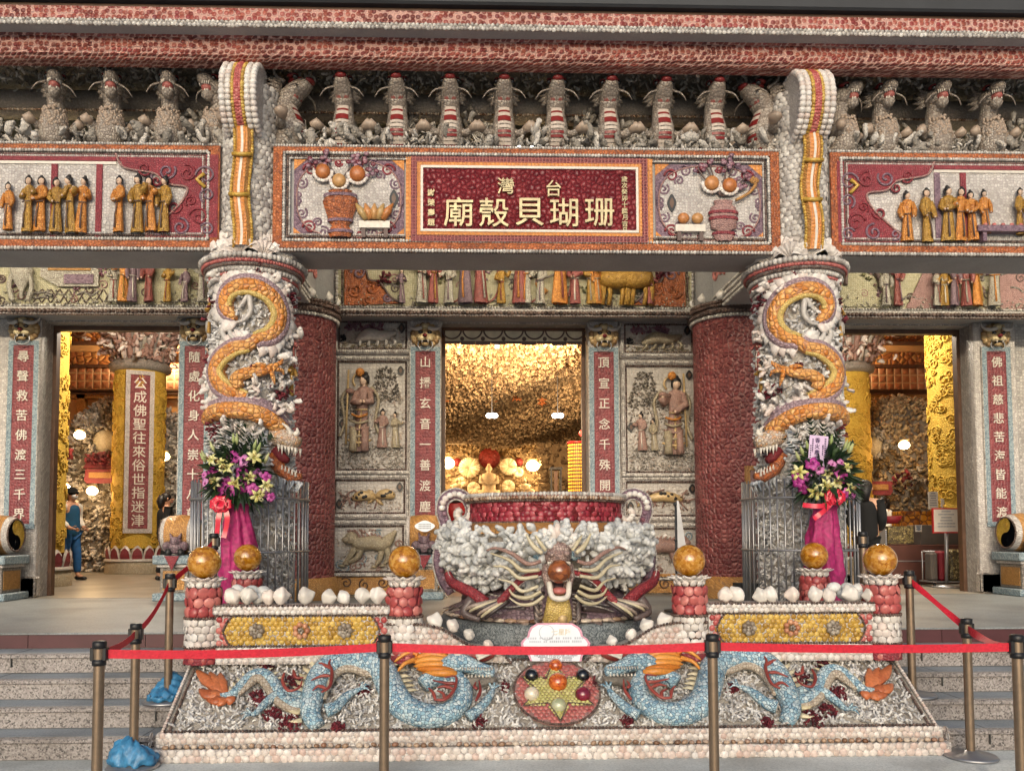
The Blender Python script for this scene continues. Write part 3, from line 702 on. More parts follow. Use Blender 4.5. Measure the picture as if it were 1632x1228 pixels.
shells_disc(mb, 0, lambda a, b: math.hypot(a, b) < sR - .02 and not star(a, b), .036, .012)
shells_disc(mb, 1, lambda a, b: star(a, b), .03, .02)
beads(mb, [p + SN * .014 for p in disc_path(sR)], .009, 3, True)
M['dom_rose'] = rndm('rose_clam', [c(150, 70, 70), c(186, 110, 104), c(170, 88, 84)], ns=40); M['dom_lime'] = rndm('straw_clam', [c(176, 170, 96), c(204, 198, 134)], ns=40)
st = [C0 + Vector((math.sin(a) * r, 0, 0)) - TD * math.cos(a) * r + SN * .044 for i in range(12) for a, r in [(i * math.pi / 6, .29 if i % 2 == 0 else .14)]]
beads(mb, st, .007, 3, True)
part('star_medallion', mb, ['dom_rose', 'dom_lime', 'pink_fine', 'bead_dark'], slab)
def glassm(name, cols, scale, cloud=None, rough=.06):
    m, nt, b = new_mat(name)
    n = nt.nodes.new('ShaderNodeTexNoise'); n.inputs['Scale'].default_value = scale; n.inputs['Detail'].default_value = 5; n.inputs['Distortion'].default_value = 1.2
    v = nt.nodes.new('ShaderNodeTexVoronoi'); v.inputs['Scale'].default_value = scale * 1.6
    oi = nt.nodes.new('ShaderNodeObjectInfo'); va = nt.nodes.new('ShaderNodeVectorMath'); va.operation = 'MULTIPLY_ADD'; va.inputs[1].default_value = (1, 1, 1)
    sc_ = nt.nodes.new('ShaderNodeVectorMath'); sc_.operation = 'SCALE'; sc_.inputs[0].default_value = (31, 17, 23); nt.links.new(oi.outputs['Random'], sc_.inputs['Scale'])
    nt.links.new(coords(nt, '3d'), va.inputs[0]); nt.links.new(sc_.outputs[0], va.inputs[2])
    nt.links.new(va.outputs[0], n.inputs['Vector']); nt.links.new(va.outputs[0], v.inputs['Vector'])
    sx = nt.nodes.new('ShaderNodeSeparateXYZ'); nt.links.new(v.outputs['Color'], sx.inputs[0])
    s = math_(nt, 'ADD', math_(nt, 'MULTIPLY', n.outputs[0], .7), math_(nt, 'MULTIPLY', sx.outputs[0], .4))
    rp = ramp(nt, cols, pos=[.25 + .5 * i / max(1, len(cols) - 1) for i in range(len(cols))]); nt.links.new(s, rp.inputs[0])
    nt.links.new(rp.outputs[0], b.inputs['Base Color'])
    b.inputs['Roughness'].default_value = rough + .1; b.inputs['Coat Weight'].default_value = 1; b.inputs['Coat Roughness'].default_value = .03
    b.inputs['Subsurface Weight'].default_value = .25; b.inputs['Subsurface Radius'].default_value = (.04, .02, .006); b.inputs['Subsurface Scale'].default_value = .5
    return m
M['amber'] = glassm('amber', [c(132, 78, 10), c(164, 104, 16), c(184, 126, 30), c(198, 150, 70)], 26)
M['amber_red'] = glassm('red_amber', [c(130, 48, 12), c(186, 82, 22), c(214, 116, 44)], 30)
M['amber_dark'] = glassm('brown_amber', [c(70, 34, 14), c(120, 62, 24), c(150, 84, 36)], 14)
M['cream_ball'] = glassm('cream_glass', [c(196, 184, 162), c(218, 208, 188)], 8); M['red_ball'] = glassm('crimson_glass', [c(90, 14, 36), c(128, 24, 50)], 8)
M['jade'] = glassm('pale_jade', [c(150, 156, 122), c(186, 190, 160)], 8)
for u, v, r_, m, lab in ((847, 1083, .052, 'black_gloss', 'black ball left of the small amber ball'), (928, 1083, .052, 'black_gloss', 'black ball right of the small amber ball'), (885, 1067, .052, 'amber_red', 'small amber ball at the top'), (888.5, 1096, .07, 'amber_red', 'largest, orange ball at the middle'), (847, 1113, .055, 'cream_ball', 'cream ball'), (928, 1114, .058, 'red_ball', 'dark red ball'), (890, 1131, .054, 'jade', 'pale green ball')):
    mb = MB(); p = on(u, v) + SN * (r_ * .85); mb.ball(p, r_, 28, 18); part('glass_ball', mb, m, slab, lab)

# ------------------------------------------------------------ balustrade walls, posts, balls, conches
YB = 6.25
def post(x, y, z0, lab, n_, full=True):
    r_ = .124; t = thing('balustrade_post', lab, 'post', (x, y, z0), 'posts of the front balustrade')
    mb = MB(); mb.lathe([(r_ - .004, z0 if not full else .92), (r_ - .004, 1.14)], (x, y, 0), 24, 3); mb.lathe([(r_ - .004, z0), (r_ - .004, .92)], (x, y, 0), 24, 4) if full else None
    if full:
        mb.lathe([(r_ + .012, z0), (r_ + .012, z0 + .06)], (x, y, 0), 24, 3)
        shells_cyl(mb, (x, y), r_, z0, .70, .062, 0, .16); shells_cyl(mb, (x, y), r_ + .004, .70, .915, .056, 1, .16)
        beads(mb, [(x + (r_ + .012) * math.sin(a), y - (r_ + .012) * math.cos(a), .92) for a in np.linspace(0, 6.28, 40)], .012, 2)
        beads(mb, [(x + (r_ + .012) * math.sin(a), y - (r_ + .012) * math.cos(a), .705) for a in np.linspace(0, 6.28, 40)], .011, 2)
    shells_cyl(mb, (x, y), r_, .93 if full else z0, 1.14, .07, 0, .16)
    part('shaft', mb, ['dom_red', 'dom_white', 'bead_dark', 'crim_fine', 'white_fine'], t)
    mb = MB()                                            # lotus of white petals
    for ring, (rr, zz, k, ln, tl) in enumerate(((.10, 1.135, 12, .062, .25), (.085, 1.16, 12, .07, .75), (.07, 1.19, 12, .08, 1.15), (.11, 1.195, 12, .06, 1.35))):
        for i in range(k):
            a = 2 * math.pi * (i + .5 * (ring % 2)) / k; o = Vector((math.sin(a), -math.cos(a), 0)); b = Vector((x, y, zz)) + o * rr
            e = o * math.sin(tl) + Vector((0, 0, math.cos(tl)))
            mb.tube([b, b + e * ln * .5 + o * .008, b + e * ln], [.018, .03, .004], 7, flat=.28, up=o * math.cos(tl) - Vector((0, 0, math.sin(tl))), r=random.random())
    part('lotus', mb, 'dom_white', t)
    mb = MB(); mb.ball((x, y, 1.33), .124, 36, 24); part('amber_ball', mb, 'amber', t)
post(-2.59, YB, .58, 'front red and white post at the left end of the balustrade with amber ball', 1)
post(-1.08, YB, .58, 'front red post with amber ball just left of the urn', 2)
post(1.10, YB, .58, 'front red post with amber ball just right of the urn', 3)
post(2.59, YB, .58, 'front red and white post at the right end of the balustrade with amber ball', 4)
post(-2.585, 7.42, .73, 'rear red post with amber ball in front of the left flower stand', 5, False)
post(2.57, 7.42, .73, 'rear red post with amber ball in front of the right flower stand', 6, False)
M['dom_flower'] = rndm('copper_shell', [c(170, 110, 80), c(206, 152, 118)], ns=50); M['dom_silver'] = rndm('grey_shell', [c(120, 106, 92), c(176, 166, 152)], ns=50)
for sg, sd in ((-1, 'left'), (1, 'right')):
    xa, xb = (-2.47, -1.2) if sg < 0 else (1.22, 2.47)
    t = thing('balustrade_wall', 'yellow panelled shell balustrade wall on the %s of the urn, three shell flowers' % sd, 'balustrade', ((xa + xb) / 2, YB, .58), 'balustrade walls')
    mb = MB(); mb.box(xa, xb, YB - .09, YB + .09, .578, .945, 0); mb.box(xa - .02, xb + .02, YB - .12, YB + .12, .945, 1.012, 0, b=.01)
    part('core', mb, 'white_fine', t)
    mb = MB(); shells_rect(mb, (xa - .01, YB - .12, .948), (1, 0, 0), (0, 0, 1), (0, -1, 0), xb - xa + .02, .06, .038, .35, 0)
    shells_rect(mb, (xa, YB - .09, .58), (1, 0, 0), (0, 0, 1), (0, -1, 0), xb - xa, .125, .05, .33, 0)
    for z, y in ((1.012, YB - .122), (.936, YB - .095), (.712, YB - .1)): beads(mb, [(xa, y, z), (xb, y, z)], .0105, 1, gap=2.0)
    part('shell_bands', mb, ['dom_white', 'bead_dark'], t)
    mb = MB(); w, h = xb - xa, .205; x0, z0 = xa, .72
    def inp(a, b, w=w, h=h): return .12 - .06 * (1 - abs(b / h - .5) * 2) ** .6 < a < w - .12 + .06 * (1 - abs(b / h - .5) * 2) ** .6
    shells_rect(mb, (x0, YB - .092, z0), (1, 0, 0), (0, 0, 1), (0, -1, 0), w, h, .043, .24, 0, inside=inp)
    shells_rect(mb, (x0, YB - .092, z0), (1, 0, 0), (0, 0, 1), (0, -1, 0), w, h, .05, .24, 1, inside=lambda a, b: not inp(a, b))
    for fa in (1, -1):
        xs = [(.115 - .06 * (1 - abs(b / h - .5) * 2) ** .6, b) for b in np.linspace(0, h, 12)]
        beads(mb, [((x0 + a if fa > 0 else x0 + w - a), YB - .105, z0 + b) for a, b in xs], .009, 2)
    part('yellow_panel', mb, ['dom_yellow', 'dom_red', 'bead_dark'], t)
    for k, fx in enumerate((.24, .5, .755)):
        mb = MB(); cx, cz = x0 + w * fx, z0 + h * .52; rad = .045 if k == 1 else .038
        for i in range(7):
            a = 2 * math.pi * i / 7; mb.ball((cx + rad * math.cos(a), YB - .115, cz + rad * math.sin(a)), (.022, .02, .022), 8, 6, r=random.random())
        for i in range(5): mb.ball((cx + .014 * math.cos(i * 1.26), YB - .128, cz + .014 * math.sin(i * 1.26)), .011, 6, 5, m=1, r=random.random())
        part('shell_flower', mb, ['dom_flower' if k == 1 else 'dom_silver', 'dom_silver'], t)
    # low wall that sweeps down to the middle
    t = thing('scroll_wall', 'low white shell wall curving down from the %s inner post to the sign' % sd, 'balustrade', (sg * .9, YB, .58), 'curved low walls')
    pr = [(1.2, .865), (1.05, .868), (.9, .855), (.78, .82), (.66, .745), (.56, .70), (.44, .685), (.36, .655), (.30, .60), (.28, .578)]
    top = smooth_path([(sg * a, YB - .09, z) for a, z in pr], 4); out = [(p.x, p.z) for p in top] + [(sg * 1.2, .578)]
    mb = MB(); mb.prism(out, YB - .085, YB + .085, 0); part('core', mb, 'white_fine', t)
    mb = MB(); ts = sorted([(abs(p.x), p.z) for p in top])
    shells_rect(mb, (sg * .28, YB - .086, .58), (sg, 0, 0), (0, 0, 1), (0, -1, 0), .92, .3, .047, .34, 0, inside=lambda a, b: .58 + b < np.interp(.28 + a, [q[0] for q in ts], [q[1] for q in ts]) - .018)
    beads(mb, [p + Vector((0, -.01, .004)) for p in top], .0125, 1, gap=1.9)
    part('shell_face', mb, ['dom_pale', 'bead_dark'], t)
ORD = ['first', 'second', 'third', 'fourth', 'fifth', 'sixth', 'seventh', 'eighth', 'ninth', 'tenth', 'eleventh', 'twelfth', 'thirteenth']
def conch_mesh(mb, p, L, yaw, pitch, seed):
    rr = random.Random(seed); zz = np.linspace(-.5, .52, 22); tp = rr.uniform(.12, .3); prof = [(np.interp(z, [-.5, -.42, -.25, 0, .12, .3, .45, .52], [.02, .26, .44, .5, .46, .27, .12, 0]) , z) for z in zz]
    k = 24; V = []
    for q, z in prof:
        for j in range(k):
            a = 2 * math.pi * j / k; w = 1 + .035 * math.sin(a * 9 + z * 14) + .1 * math.sin(a + z * 9 + seed) + .05 * math.sin(a * 5 + seed) * (q > .2) + rr.uniform(-.012, .012); V.append((q * w * math.cos(a), q * w * math.sin(a) * .85 + tp * z * .6, z))
    F = [(i * k + j, i * k + (j + 1) % k, (i + 1) * k + (j + 1) % k, (i + 1) * k + j) for i in range(len(prof) - 1) for j in range(k)]
    Mx = np.array((Matrix.Rotation(yaw, 3, 'Z') @ Matrix.Rotation(pitch, 3, 'Y')))
    V = (np.array(V) * L) @ Mx.T; V[:, 2] -= V[:, 2].min() + .01; return mb.raw(V + np.array(p), [F], 0, True, rr.random())
CX = {-1: [(375, 960), (400, 957), (432, 957), (452, 957), (491, 957), (527, 957), (549, 957), (580, 957), (604, 958)], 1: [(1152, 962), (1168, 962), (1206, 962), (1223, 962), (1256, 962), (1294, 962), (1316, 962), (1347, 962), (1378, 962)]}
for sg, sd in ((-1, 'left'), (1, 'right')):
    for i, (u, v) in enumerate(CX[sg]):
        mb = MB(); x = PX(u, YB - .03); conch_mesh(mb, (x, YB - .03, 1.018), random.uniform(.105, .135), random.uniform(-.5, .5), math.pi / 2 * random.choice((1, -1)) + random.uniform(-.5, .3), 100 * sg + i)
        solo('conch_shell', mb, 'conch', 'white conch lying on the %s balustrade wall, %s from its left end' % (sd, ORD[i]), 'shell', 'conch shells along the balustrade')
    for i, (du, dv) in enumerate(((0, 0), (22, 2), (10, -10), (40, 4), (30, -9), (52, 0), (46, -8))):
        mb = MB(); u = (372 if sg < 0 else 1312) + du * 1.1; x = PX(u, YB + .08); mb.ball((x, YB + .08 - .02 * (i % 2), 1.07 - dv * .0045), (.056, .05, .042), 14, 9, r=random.random(), rot=Matrix.Rotation(random.uniform(-.5, .5), 3, 'Y'))
        solo('clam_shell', mb, 'blob_white', 'rounded white giant clam shell heaped at the outer end of the %s balustrade' % sd, 'shell', 'heap of clam shells on the %s balustrade end' % sd)
for sg, sd, pts in ((-1, 'left', [(694, 985, 20), (722, 992, 50), (748, 1005, 55), (778, 1020, 62)]), (1, 'right', [(1058, 985, -20), (1030, 992, -35), (1005, 1005, -60), (975, 1014, -30)])):
    for i, (u, v, an) in enumerate(pts):
        mb = MB(); p = P(u, v + 9, YB); conch_mesh(mb, (p.x, YB, p.z - .02), .125 - .012 * i, R(an), R(an) * .9, 7 * i + sg)
        solo('conch_shell', mb, 'conch', 'white conch stuck on the curve of the %s low wall, %s below the post' % (sd, ORD[i]), 'shell', 'conch shells along the balustrade')
# cartouche sign on the slab's top edge
M['signwhite'] = plainm('white_sign', c(224, 230, 238), .35, var=.03); M['signpink'] = plainm('pink_sign_rim', c(206, 150, 172), .4, var=.2, ns=60)
M['ink'] = plainm('grey_ink', c(110, 116, 130), .6); M['inkpale'] = plainm('pale_gold_ink', c(206, 196, 176), .6); M['inkgrey'] = plainm('pale_grey_ink', c(190, 196, 208), .6)
sg_t = thing('notice_sign', 'white lobed notice with pink rim standing below the urn', 'sign', (.06, 6.26, .575))
hz = [(320, 915), (270, 800), (150, 690), (125, 560), (160, 500), (260, 420), (275, 330), (330, 230), (450, 160), (820, 150), (1170, 160), (1300, 240), (1350, 330), (1370, 410), (1460, 470), (1520, 560), (1480, 690), (1370, 790), (1340, 920)]
def zs(q): return [(lambda p: (p.x, p.z))(P(820 + x / 12.55, 980 + y / 12.55, 6.2)) for x, y in q]
hz2 = [(sum(q[0] for q in hz) / len(hz) * .075 + a * .925 - 3, 560 * .075 + b * .925) for a, b in hz]; hz2[0] = (hz2[0][0], 912); hz2[-1] = (hz2[-1][0], 915)
mb = MB(); mb.prism(zs(hz), 6.2, 6.215); part('rim', mb, 'signpink', sg_t)
mb = MB(); mb.prism(zs(hz2), 6.196, 6.203); part('face', mb, 'signwhite', sg_t)
mb = MB(); zc = lambda x, y: zs([(x, y)])[0]
for i, ch in enumerate('七星陣'): x, z = zc(800 + i * 135, 330); write(mb, ch, x, 6.196, z, .05, 1, .002)
x, z = zc(820, 770); write(mb, 'The Effect of the Seven Star Formation', x, 6.196, z, .045, 0, .002, off=.02, w=.33)
for yy, w_ in ((455, .46), (520, .40), (830, .27), (860, .25), (890, .24)):
    x, z = zc(825, yy); n_ = 26 if yy < 600 else 40
    for i in range(n_):
        if random.random() < .85: mb.box(x - w_ / 2 + w_ * i / n_, x - w_ / 2 + w_ * (i + .68) / n_, 6.194, 6.1962, z - .006 * (1.3 if yy < 600 else .6), z + .006 * (1.3 if yy < 600 else .6), 2 if yy < 600 else 0)
x, z = zc(640, 340); mb.lathe([(.052, 0), (.058, 0), (.058, .003), (.052, .003)], (0, 0, 0), 28, 2)
mb.V[-1] = mb.V[-1] @ np.array(Matrix.Rotation(math.pi / 2, 3, 'X')).T + np.array([x, 6.196, z])
part('lettering', mb, ['ink', 'inkpale', 'inkgrey'], sg_t)
mb = MB(); pc = P(1107, 1015, YB - .1)
def lobed(cx, cz, a, b, k=32): return [(cx + a * (1 + .07 * math.cos(4 * t)) * math.sin(t), cz + b * (1 + .07 * math.cos(4 * t)) * math.cos(t)) for t in np.linspace(0, 2 * math.pi, k, endpoint=False)]
mb.prism(lobed(pc.x, pc.z, .042, .062), YB - .125, YB - .1, 0); mb.prism(lobed(pc.x, pc.z, .02, .034), YB - .13, YB - .124, 1)
solo('wall_plaque', mb, ['dark', 'brownwood'], 'small dark lobed plaque on the low wall behind the red belt', 'plaque')

# ------------------------------------------------------------ stanchions and their belts
def stanchion(x, y, z, h, label, rz=0):
    t = thing('belt_post', label, 'barrier post', (x, y, z), 'retractable belt posts')
    mb = MB(); mb.lathe([(.0, .0), (.165, .0), (.172, .008), (.16, .022), (.06, .036), (.045, .05), (0, .05)], (x, y, z), 40); part('base', mb, 'steel', t)
    mb = MB(); mb.lathe([(.029, .03), (.029, h - .09)], (x, y, z), 24); part('tube', mb, 'bronze', t)
    mb = MB(); mb.lathe([(.0, h - .135), (.038, h - .135), (.038, h - .107), (.033, h - .105), (.033, h - .1)], (x, y, z), 24); mb.lathe([(.033, h - .042), (.038, h - .04), (.038, h - .006), (.03, h), (0, h)], (x, y, z), 24)
    for a in (0, 90, 180, 270):
        A = R(a + rz); dx, dy = math.cos(A), math.sin(A); 
        if a in (0, 180): mb.box(x + dx * .034 - .012, x + dx * .034 + .012, y - .02, y + .02, z + h - .11, z + h - .035, b=.004)
    part('head', mb, 'black', t)
    mb = MB(); mb.lathe([(.0315, h - .105), (.0315, h - .04)], (x, y, z), 24); part('collar', mb, 'bronze', t)
    return t
def st_at(u, vt, Y, z=0.0, h=.95): return (PX(u, Y, vt), Y, z, h)
ST = {}
for k, (u, vt, Y, z, lab) in dict(
    a=(159, 1016, 4.67, 0, 'nearest barrier post, at the left corner of the red belt'), b=(217, 990, 5.57, 0, 'barrier post with a blue bag, standing at the foot of the left steps'),
    c=(271, 917, 6.20, .30, 'barrier post with a blue bag, standing up on the left steps'), d=(341, 866, 6.78, .60, 'barrier post behind the amber ball at the left end'),
    e=(613, 1009, 4.87, 0, 'barrier post in front of the left blue dragon'), f=(1135, 1011, 4.81, 0, 'barrier post in front of the right blue dragon'),
    g=(1620, 1012, 4.70, 0, 'barrier post at the right corner of the red belt'), h=(1540, 985, 5.60, 0, 'barrier post with bare grey base at the foot of the right steps'),
    i=(1449, 917, 6.20, .30, 'barrier post standing up on the right steps'), j=(1375, 866, 6.78, .60, 'barrier post beside the right cage')).items():
    ST[k] = (stanchion(*st_at(u, vt, Y, z), lab), st_at(u, vt, Y, z))
def belt(ka, kb, sag=.0, tw=0.0):
    t, (xa, ya, za, ha) = ST[ka]; _, (xb, yb, zb, hb) = ST[kb]; mb = MB()
    a = Vector((xa, ya, za + ha - .073)); b = Vector((xb, yb, zb + hb - .073)); d = (b - a).normalized(); a += d * .035; b -= d * .035; n = 24; V = []
    for i in range(n + 1):
        f = i / n; p = a.lerp(b, f) - Vector((0, 0, sag * 4 * f * (1 - f))); ang = tw * math.sin(math.pi * f)
        s_ = Vector((d.y, -d.x, 0)) * math.sin(ang) + Vector((0, 0, 1)) * math.cos(ang); o = d.cross(s_).normalized() * .0008
        for w, q in ((.0245, 1), (-.0245, 1), (-.0245, -1), (.0245, -1)): V.append(tuple(p + s_ * w + o * q))
    F = [(i * 4 + j, i * 4 + (j + 1) % 4, i * 4 + 4 + (j + 1) % 4, i * 4 + 4 + j) for i in range(n) for j in range(4)]
    mb.raw(V, [F], 0, False); part('belt', mb, 'belt', t)
belt('a', 'e', .018, .12); belt('e', 'f', .022, -.1); belt('f', 'g', .012, .15); belt('a', 'b', .02, .2); belt('b', 'c', .04); belt('c', 'd', .01)
belt('g', 'h', .03, 1.2); belt('h', 'i', .0, 1.35); 
M['bag'] = plainm('blue_plastic', c(58, 124, 168), .45, var=.3, ns=22, bump=.8, coat=.1)
def bag(x, y, z, label, seed):
    rr = random.Random(seed); mb = MB(); k = 60; V = []; prof = [(.13, .03), (.15, .04), (.155, .06), (.155, .08), (.15, .1), (.14, .12), (.125, .145), (.11, .165), (.09, .18), (.06, .19), (.03, .19)]
    for q, h in prof:
        for j in range(k):
            a = 2 * math.pi * j / k; w = 1 + .13 * math.sin(a * 2 + seed) + .07 * math.sin(a * 7 + h * 40 + seed) + .05 * math.sin(a * 13 - h * 70) + rr.uniform(-.02, .02); V.append((x + .92 * q * w * math.cos(a), y + q * w * math.sin(a) * .85, z + h * .8 * (1 + .35 * math.cos(a + seed) * (h > .08)) + .012 * math.sin(a * 9 + h * 50) + rr.uniform(-.004, .004)))
    F = [(i * k + j, i * k + (j + 1) % k, (i + 1) * k + (j + 1) % k, (i + 1) * k + j) for i in range(len(prof) - 1) for j in range(k)]
    mb.raw(V, [F], 0, True); solo('plastic_bag', mb, 'bag', label, 'plastic bag', 'blue bags on the post bases')
bag(ST['b'][1][0], 5.57, 0, 'blue plastic bag on the post base at the foot of the left steps', 2); bag(ST['c'][1][0], 6.2, .3, 'blue plastic bag on the post base up on the left steps', 5)
# ------------------------------------------------------------ temple building: eaves, beams, ceilings, walls
YF, YBK, YC, YW, YI = 8.0, 8.54, 8.3, 10.8, 10.4
XL = 9.6
temple = thing('temple', 'coral and shell clad temple front with red tiled eave beams and three doorways', 'temple', (0, YW, .73))
def bar(mb, v0, v1, Y0, Y1, m=0, x0=-XL, x1=XL, b=0): mb.box(x0, x1, Y0, Y1, PZ(v1, Y0), PZ(v0, Y0), m, b=b)
# big rounded red beam over the brackets
mb = MB(); zb, zt = PZ(115, 7.92), PZ(60, 7.75)
prof = [(7.80 + .0, zb), (7.74, zb + .03), (7.715, zb + .09), (7.715, zb + .2), (7.70, zt - .08), (7.66, zt - .02), (7.66, zt)]
V = [(x, y, z) for y, z in prof for x in (-XL, XL)] + [(x, 7.93, z) for z in (zt, zb) for x in (-XL, XL)]; k = len(prof) + 2
mb.raw(V, [[(2 * i, 2 * i + 1, 2 * ((i + 1) % k) + 1, 2 * ((i + 1) % k)) for i in range(k)]], 0, False)
part('eave_beam', mb, 'red_tile', temple)
YE = 7.53; mb = MB(); zs0 = PZ(48, YE); z1_, z2_, z3_ = PZ(41, YE), PZ(22, YE), PZ(17, YE)
mb.box(-XL, XL, YE, YE + .03, zs0, z1_, 0); mb.box(-XL, XL, YE - .015, 8.3, z1_ + .001, z2_, 1); mb.box(-XL, XL, YE + .031, 8.0, zs0 + .004, z1_, 2)
shells_rect(mb, (-5.6, YE - .002, zs0 - .01), (1, 0, 0), (0, 0, 1), (0, -1, 0), 11.2, z1_ - zs0 + .02, .04, .35, 3)
part('upper_fascia', mb, ['white_shell', 'red_tile', 'yard', 'bead_white'], temple)
mb = MB(); mb.box(-XL, XL, YE + .02, 8.3, z2_ + .001, z2_ + .05, 0); mb.box(-XL, XL, YE - .06, 8.9, z2_ + .052, z2_ + .5, 1, b=.02)
mb.raw([(-XL, YE - .04, z2_ + .5), (XL, YE - .04, z2_ + .5), (XL, 12, z2_ + 2), (-XL, 12, z2_ + 2), (XL, 34, z2_ + 2), (-XL, 34, z2_ + 2)], [[(0, 1, 2, 3), (3, 2, 4, 5)]], 1, False)
part('roof_edge', mb, ['brownwood', 'dark'], temple)
# inner walls, ceilings and the rest of the shell that keeps the daylight out of the halls
mb = MB(); mb.box(-12, 12, 8.9, 34, 7.1, 7.3, 0); mb.box(-12, -11.7, 10.8, 34, .7, 7.1, 0); mb.box(11.7, 12, 10.8, 34, .7, 7.1, 0); mb.box(-12, 12, 33.7, 34, .7, 7.1, 0)
mb.box(-12, -XL, 10.8, 11.1, .7, 7.1, 0); mb.box(XL, 12, 10.8, 11.1, .7, 7.1, 0)
part('hall_shell', mb, 'yard', temple)
ZD = 4.34
DOORS = [(-6.19, -4.41), (-.98, .98), (4.41, 6.19)]
mb = MB(); xs = [-XL] + [q for d in DOORS for q in d] + [XL]
for i in range(0, len(xs), 2): mb.box(xs[i], xs[i + 1], YW, YW + .36, .732, ZD, 0)
mb.box(-XL, XL, YW, YW + .36, ZD + .001, 7.09, 0)
part('front_wall', mb, 'white_scale', temple)
for a, b in DOORS:                                       # jamb linings and door heads
    mb = MB(); mb.prism([(a + .002, .733), (a + .002, ZD - .002), (b - .002, ZD - .002), (b - .002, .733), (b - .05, .733), (b - .05, ZD - .06), (a + .05, ZD - .06), (a + .05, .733)], YW + .2, YW + .3); part('door_frame', mb, 'brownwood', temple)
# pilasters carrying the couplets
PIL = [(-6.77, -6.19), (-4.41, -3.98), (-1.385, -.98), (.98, 1.385), (3.98, 4.41), (6.19, 6.77)]
for i, (a, b) in enumerate(PIL):
    mb = MB(); mb.box(a, b, YW - .1, YW - .002, .733, ZD + .018, 0, b=.012)
    w = b - a
    mb.box(a - .03, b + .03, YW - .16, YW - .101, .733, 1.0, 1, b=.02)
    mb.box(a - .03, b + .03, YW - .16, YW - .02, .733, 1.0, 1, b=.02)
    part('pilaster', mb, ['white_fine', 'white_shell'], temple)
# soffit and frieze beam over the doors
mb = MB(); zc0 = 4.36
mb.box(-XL, XL, YI, YW - .001, zc0, 7.0, 0); part('lintel', mb, 'yard', temple)
mb = MB(); mb.box(-XL, XL, YI - .03, YI - .001, 5.5, 6.99, 0); part('upper_wall', mb, 'cream_fine', temple)
mb = MB(); zb1 = PZ(492, YI)
for k, (y, z, r_) in enumerate(((YI - .03, zb1 + .005, .019), (YI - .045, zb1 - .045, .017))): beads(mb, [(-8, y, z), (8, y, z)], r_, 0, gap=2.0)
mb.box(-XL, XL, YI - .055, YI - .001, zb1 - .115, zb1 - .02, 1); beads(mb, [(-8, YI - .058, zb1 - .07), (8, YI - .058, zb1 - .07)], .03, 2, gap=1.6)
beads(mb, [(-8, YI - .06, zb1 - .115), (8, YI - .06, zb1 - .115)], .012, 2, gap=1.8)
part('lintel_moulding', mb, ['bead_white', 'white_fine', 'bead_dark'], temple)
# ochre plinth strip along the foot of the wall with cloud scrolls
for a, b in ((-3.98, -1.385), (1.385, 3.98)):
    mb = MB(); mb.box(a, b, YW - .05, YW - .003, .75, 1.0, 0); n_ = int((b - a) / .22)
    for i in range(n_): mb.tube(spiral(a + (i + .5) * (b - a) / n_, .87 + .03 * (i % 2), YW - .055, .075, 1.3, i, (-1) ** i), .011, 5, 1)
    part('cloud_skirting', mb, ['ochre_fine', 'brownwood'], temple)

# beams running back from the round columns to the wall
for sg in (-1, 1):
    t = thing('cross_beam', 'shell edged beam from the %s dragon column back to the wall' % ('left' if sg < 0 else 'right'), 'beam', (sg * 2.8, 9.4, 4.36), 'cross beams')
    mb = MB(); mb.box(sg * 2.8 - .24, sg * 2.8 + .24, YBK + .001, YI - .062, 4.345, 5.61, 0); part('beam', mb, 'yard', t)
    mb = MB()
    for s2 in (-1, 1):
        for z, r_ in ((4.36, .02), (4.42, .016), (4.49, .02), (4.56, .016)): beads(mb, [(sg * 2.8 + s2 * .25, YBK, z), (sg * 2.8 + s2 * .25, YI - .07, z)], r_, 0, gap=1.8)
        for i in range(8): mb.tube(spiral(sg * 2.8 + s2 * .25, 4.85, 0, .12, 1.4, i), .02, 6, 1); mb.V[-1] = np.stack([np.full(len(mb.V[-1]), sg * 2.8 + s2 * .25) + mb.V[-1][:, 1], mb.V[-1][:, 0] - (sg * 2.8 + s2 * .25) + 8.75 + i * .21, mb.V[-1][:, 2]], 1)
    part('beading', mb, ['bead_white', 'dom_red'], t)

# ------------------------------------------------------------ red columns against the wall
for sg in (-1, 1):
    x, y, r_ = sg * 2.8, YI - .02, .49
    t = thing('red_column', 'thick red shell column against the wall on the %s of the middle door' % ('left' if sg < 0 else 'right'), 'column', (x, y, .73), 'red columns')
    mb = MB(); mb.lathe([(r_, 1.0), (r_, 4.28)], (x, y, 0), 64, 0); part('shaft', mb, 'red_round', t)
    mb = MB(); mb.lathe([(r_ + .05, .733), (r_ + .06, .85), (r_ + .02, 1.0)], (x, y, 0), 48, 0, capt=True); part('base', mb, 'ochre_fine', t)
    mb = MB(); mb.lathe([(r_, 4.22), (r_ + .03, 4.28), (r_ + .05, 4.36), (r_ + .0, 4.44)], (x, y, 0), 48, 0)
    for z, rr, m in ((4.24, r_ + .02, 1), (4.29, r_ + .045, 0), (4.36, r_ + .06, 2), (4.41, r_ + .04, 0)): beads(mb, [(x + rr * math.sin(a), y - rr * math.cos(a), z) for a in np.linspace(-2.2, 2.2, 60)], .026, m, gap=1.5)
    part('capital', mb, ['bead_dark', 'bead_white', 'bead_dark'], t)
    mb = MB()
    for i in range(7):
        a = -1.6 + i * .53; o = Vector((math.sin(a), -math.cos(a), 0)); b = Vector((x, y, 4.44)) + o * (r_ + .0)
        mb.tube([b, b + o * .04 + Vector((0, 0, .07)), b + o * .02 + Vector((0, 0, .13))], [.05, .065, .01], 8, flat=.4, up=o)
    part('shell_crown', mb, 'dom_white', t)

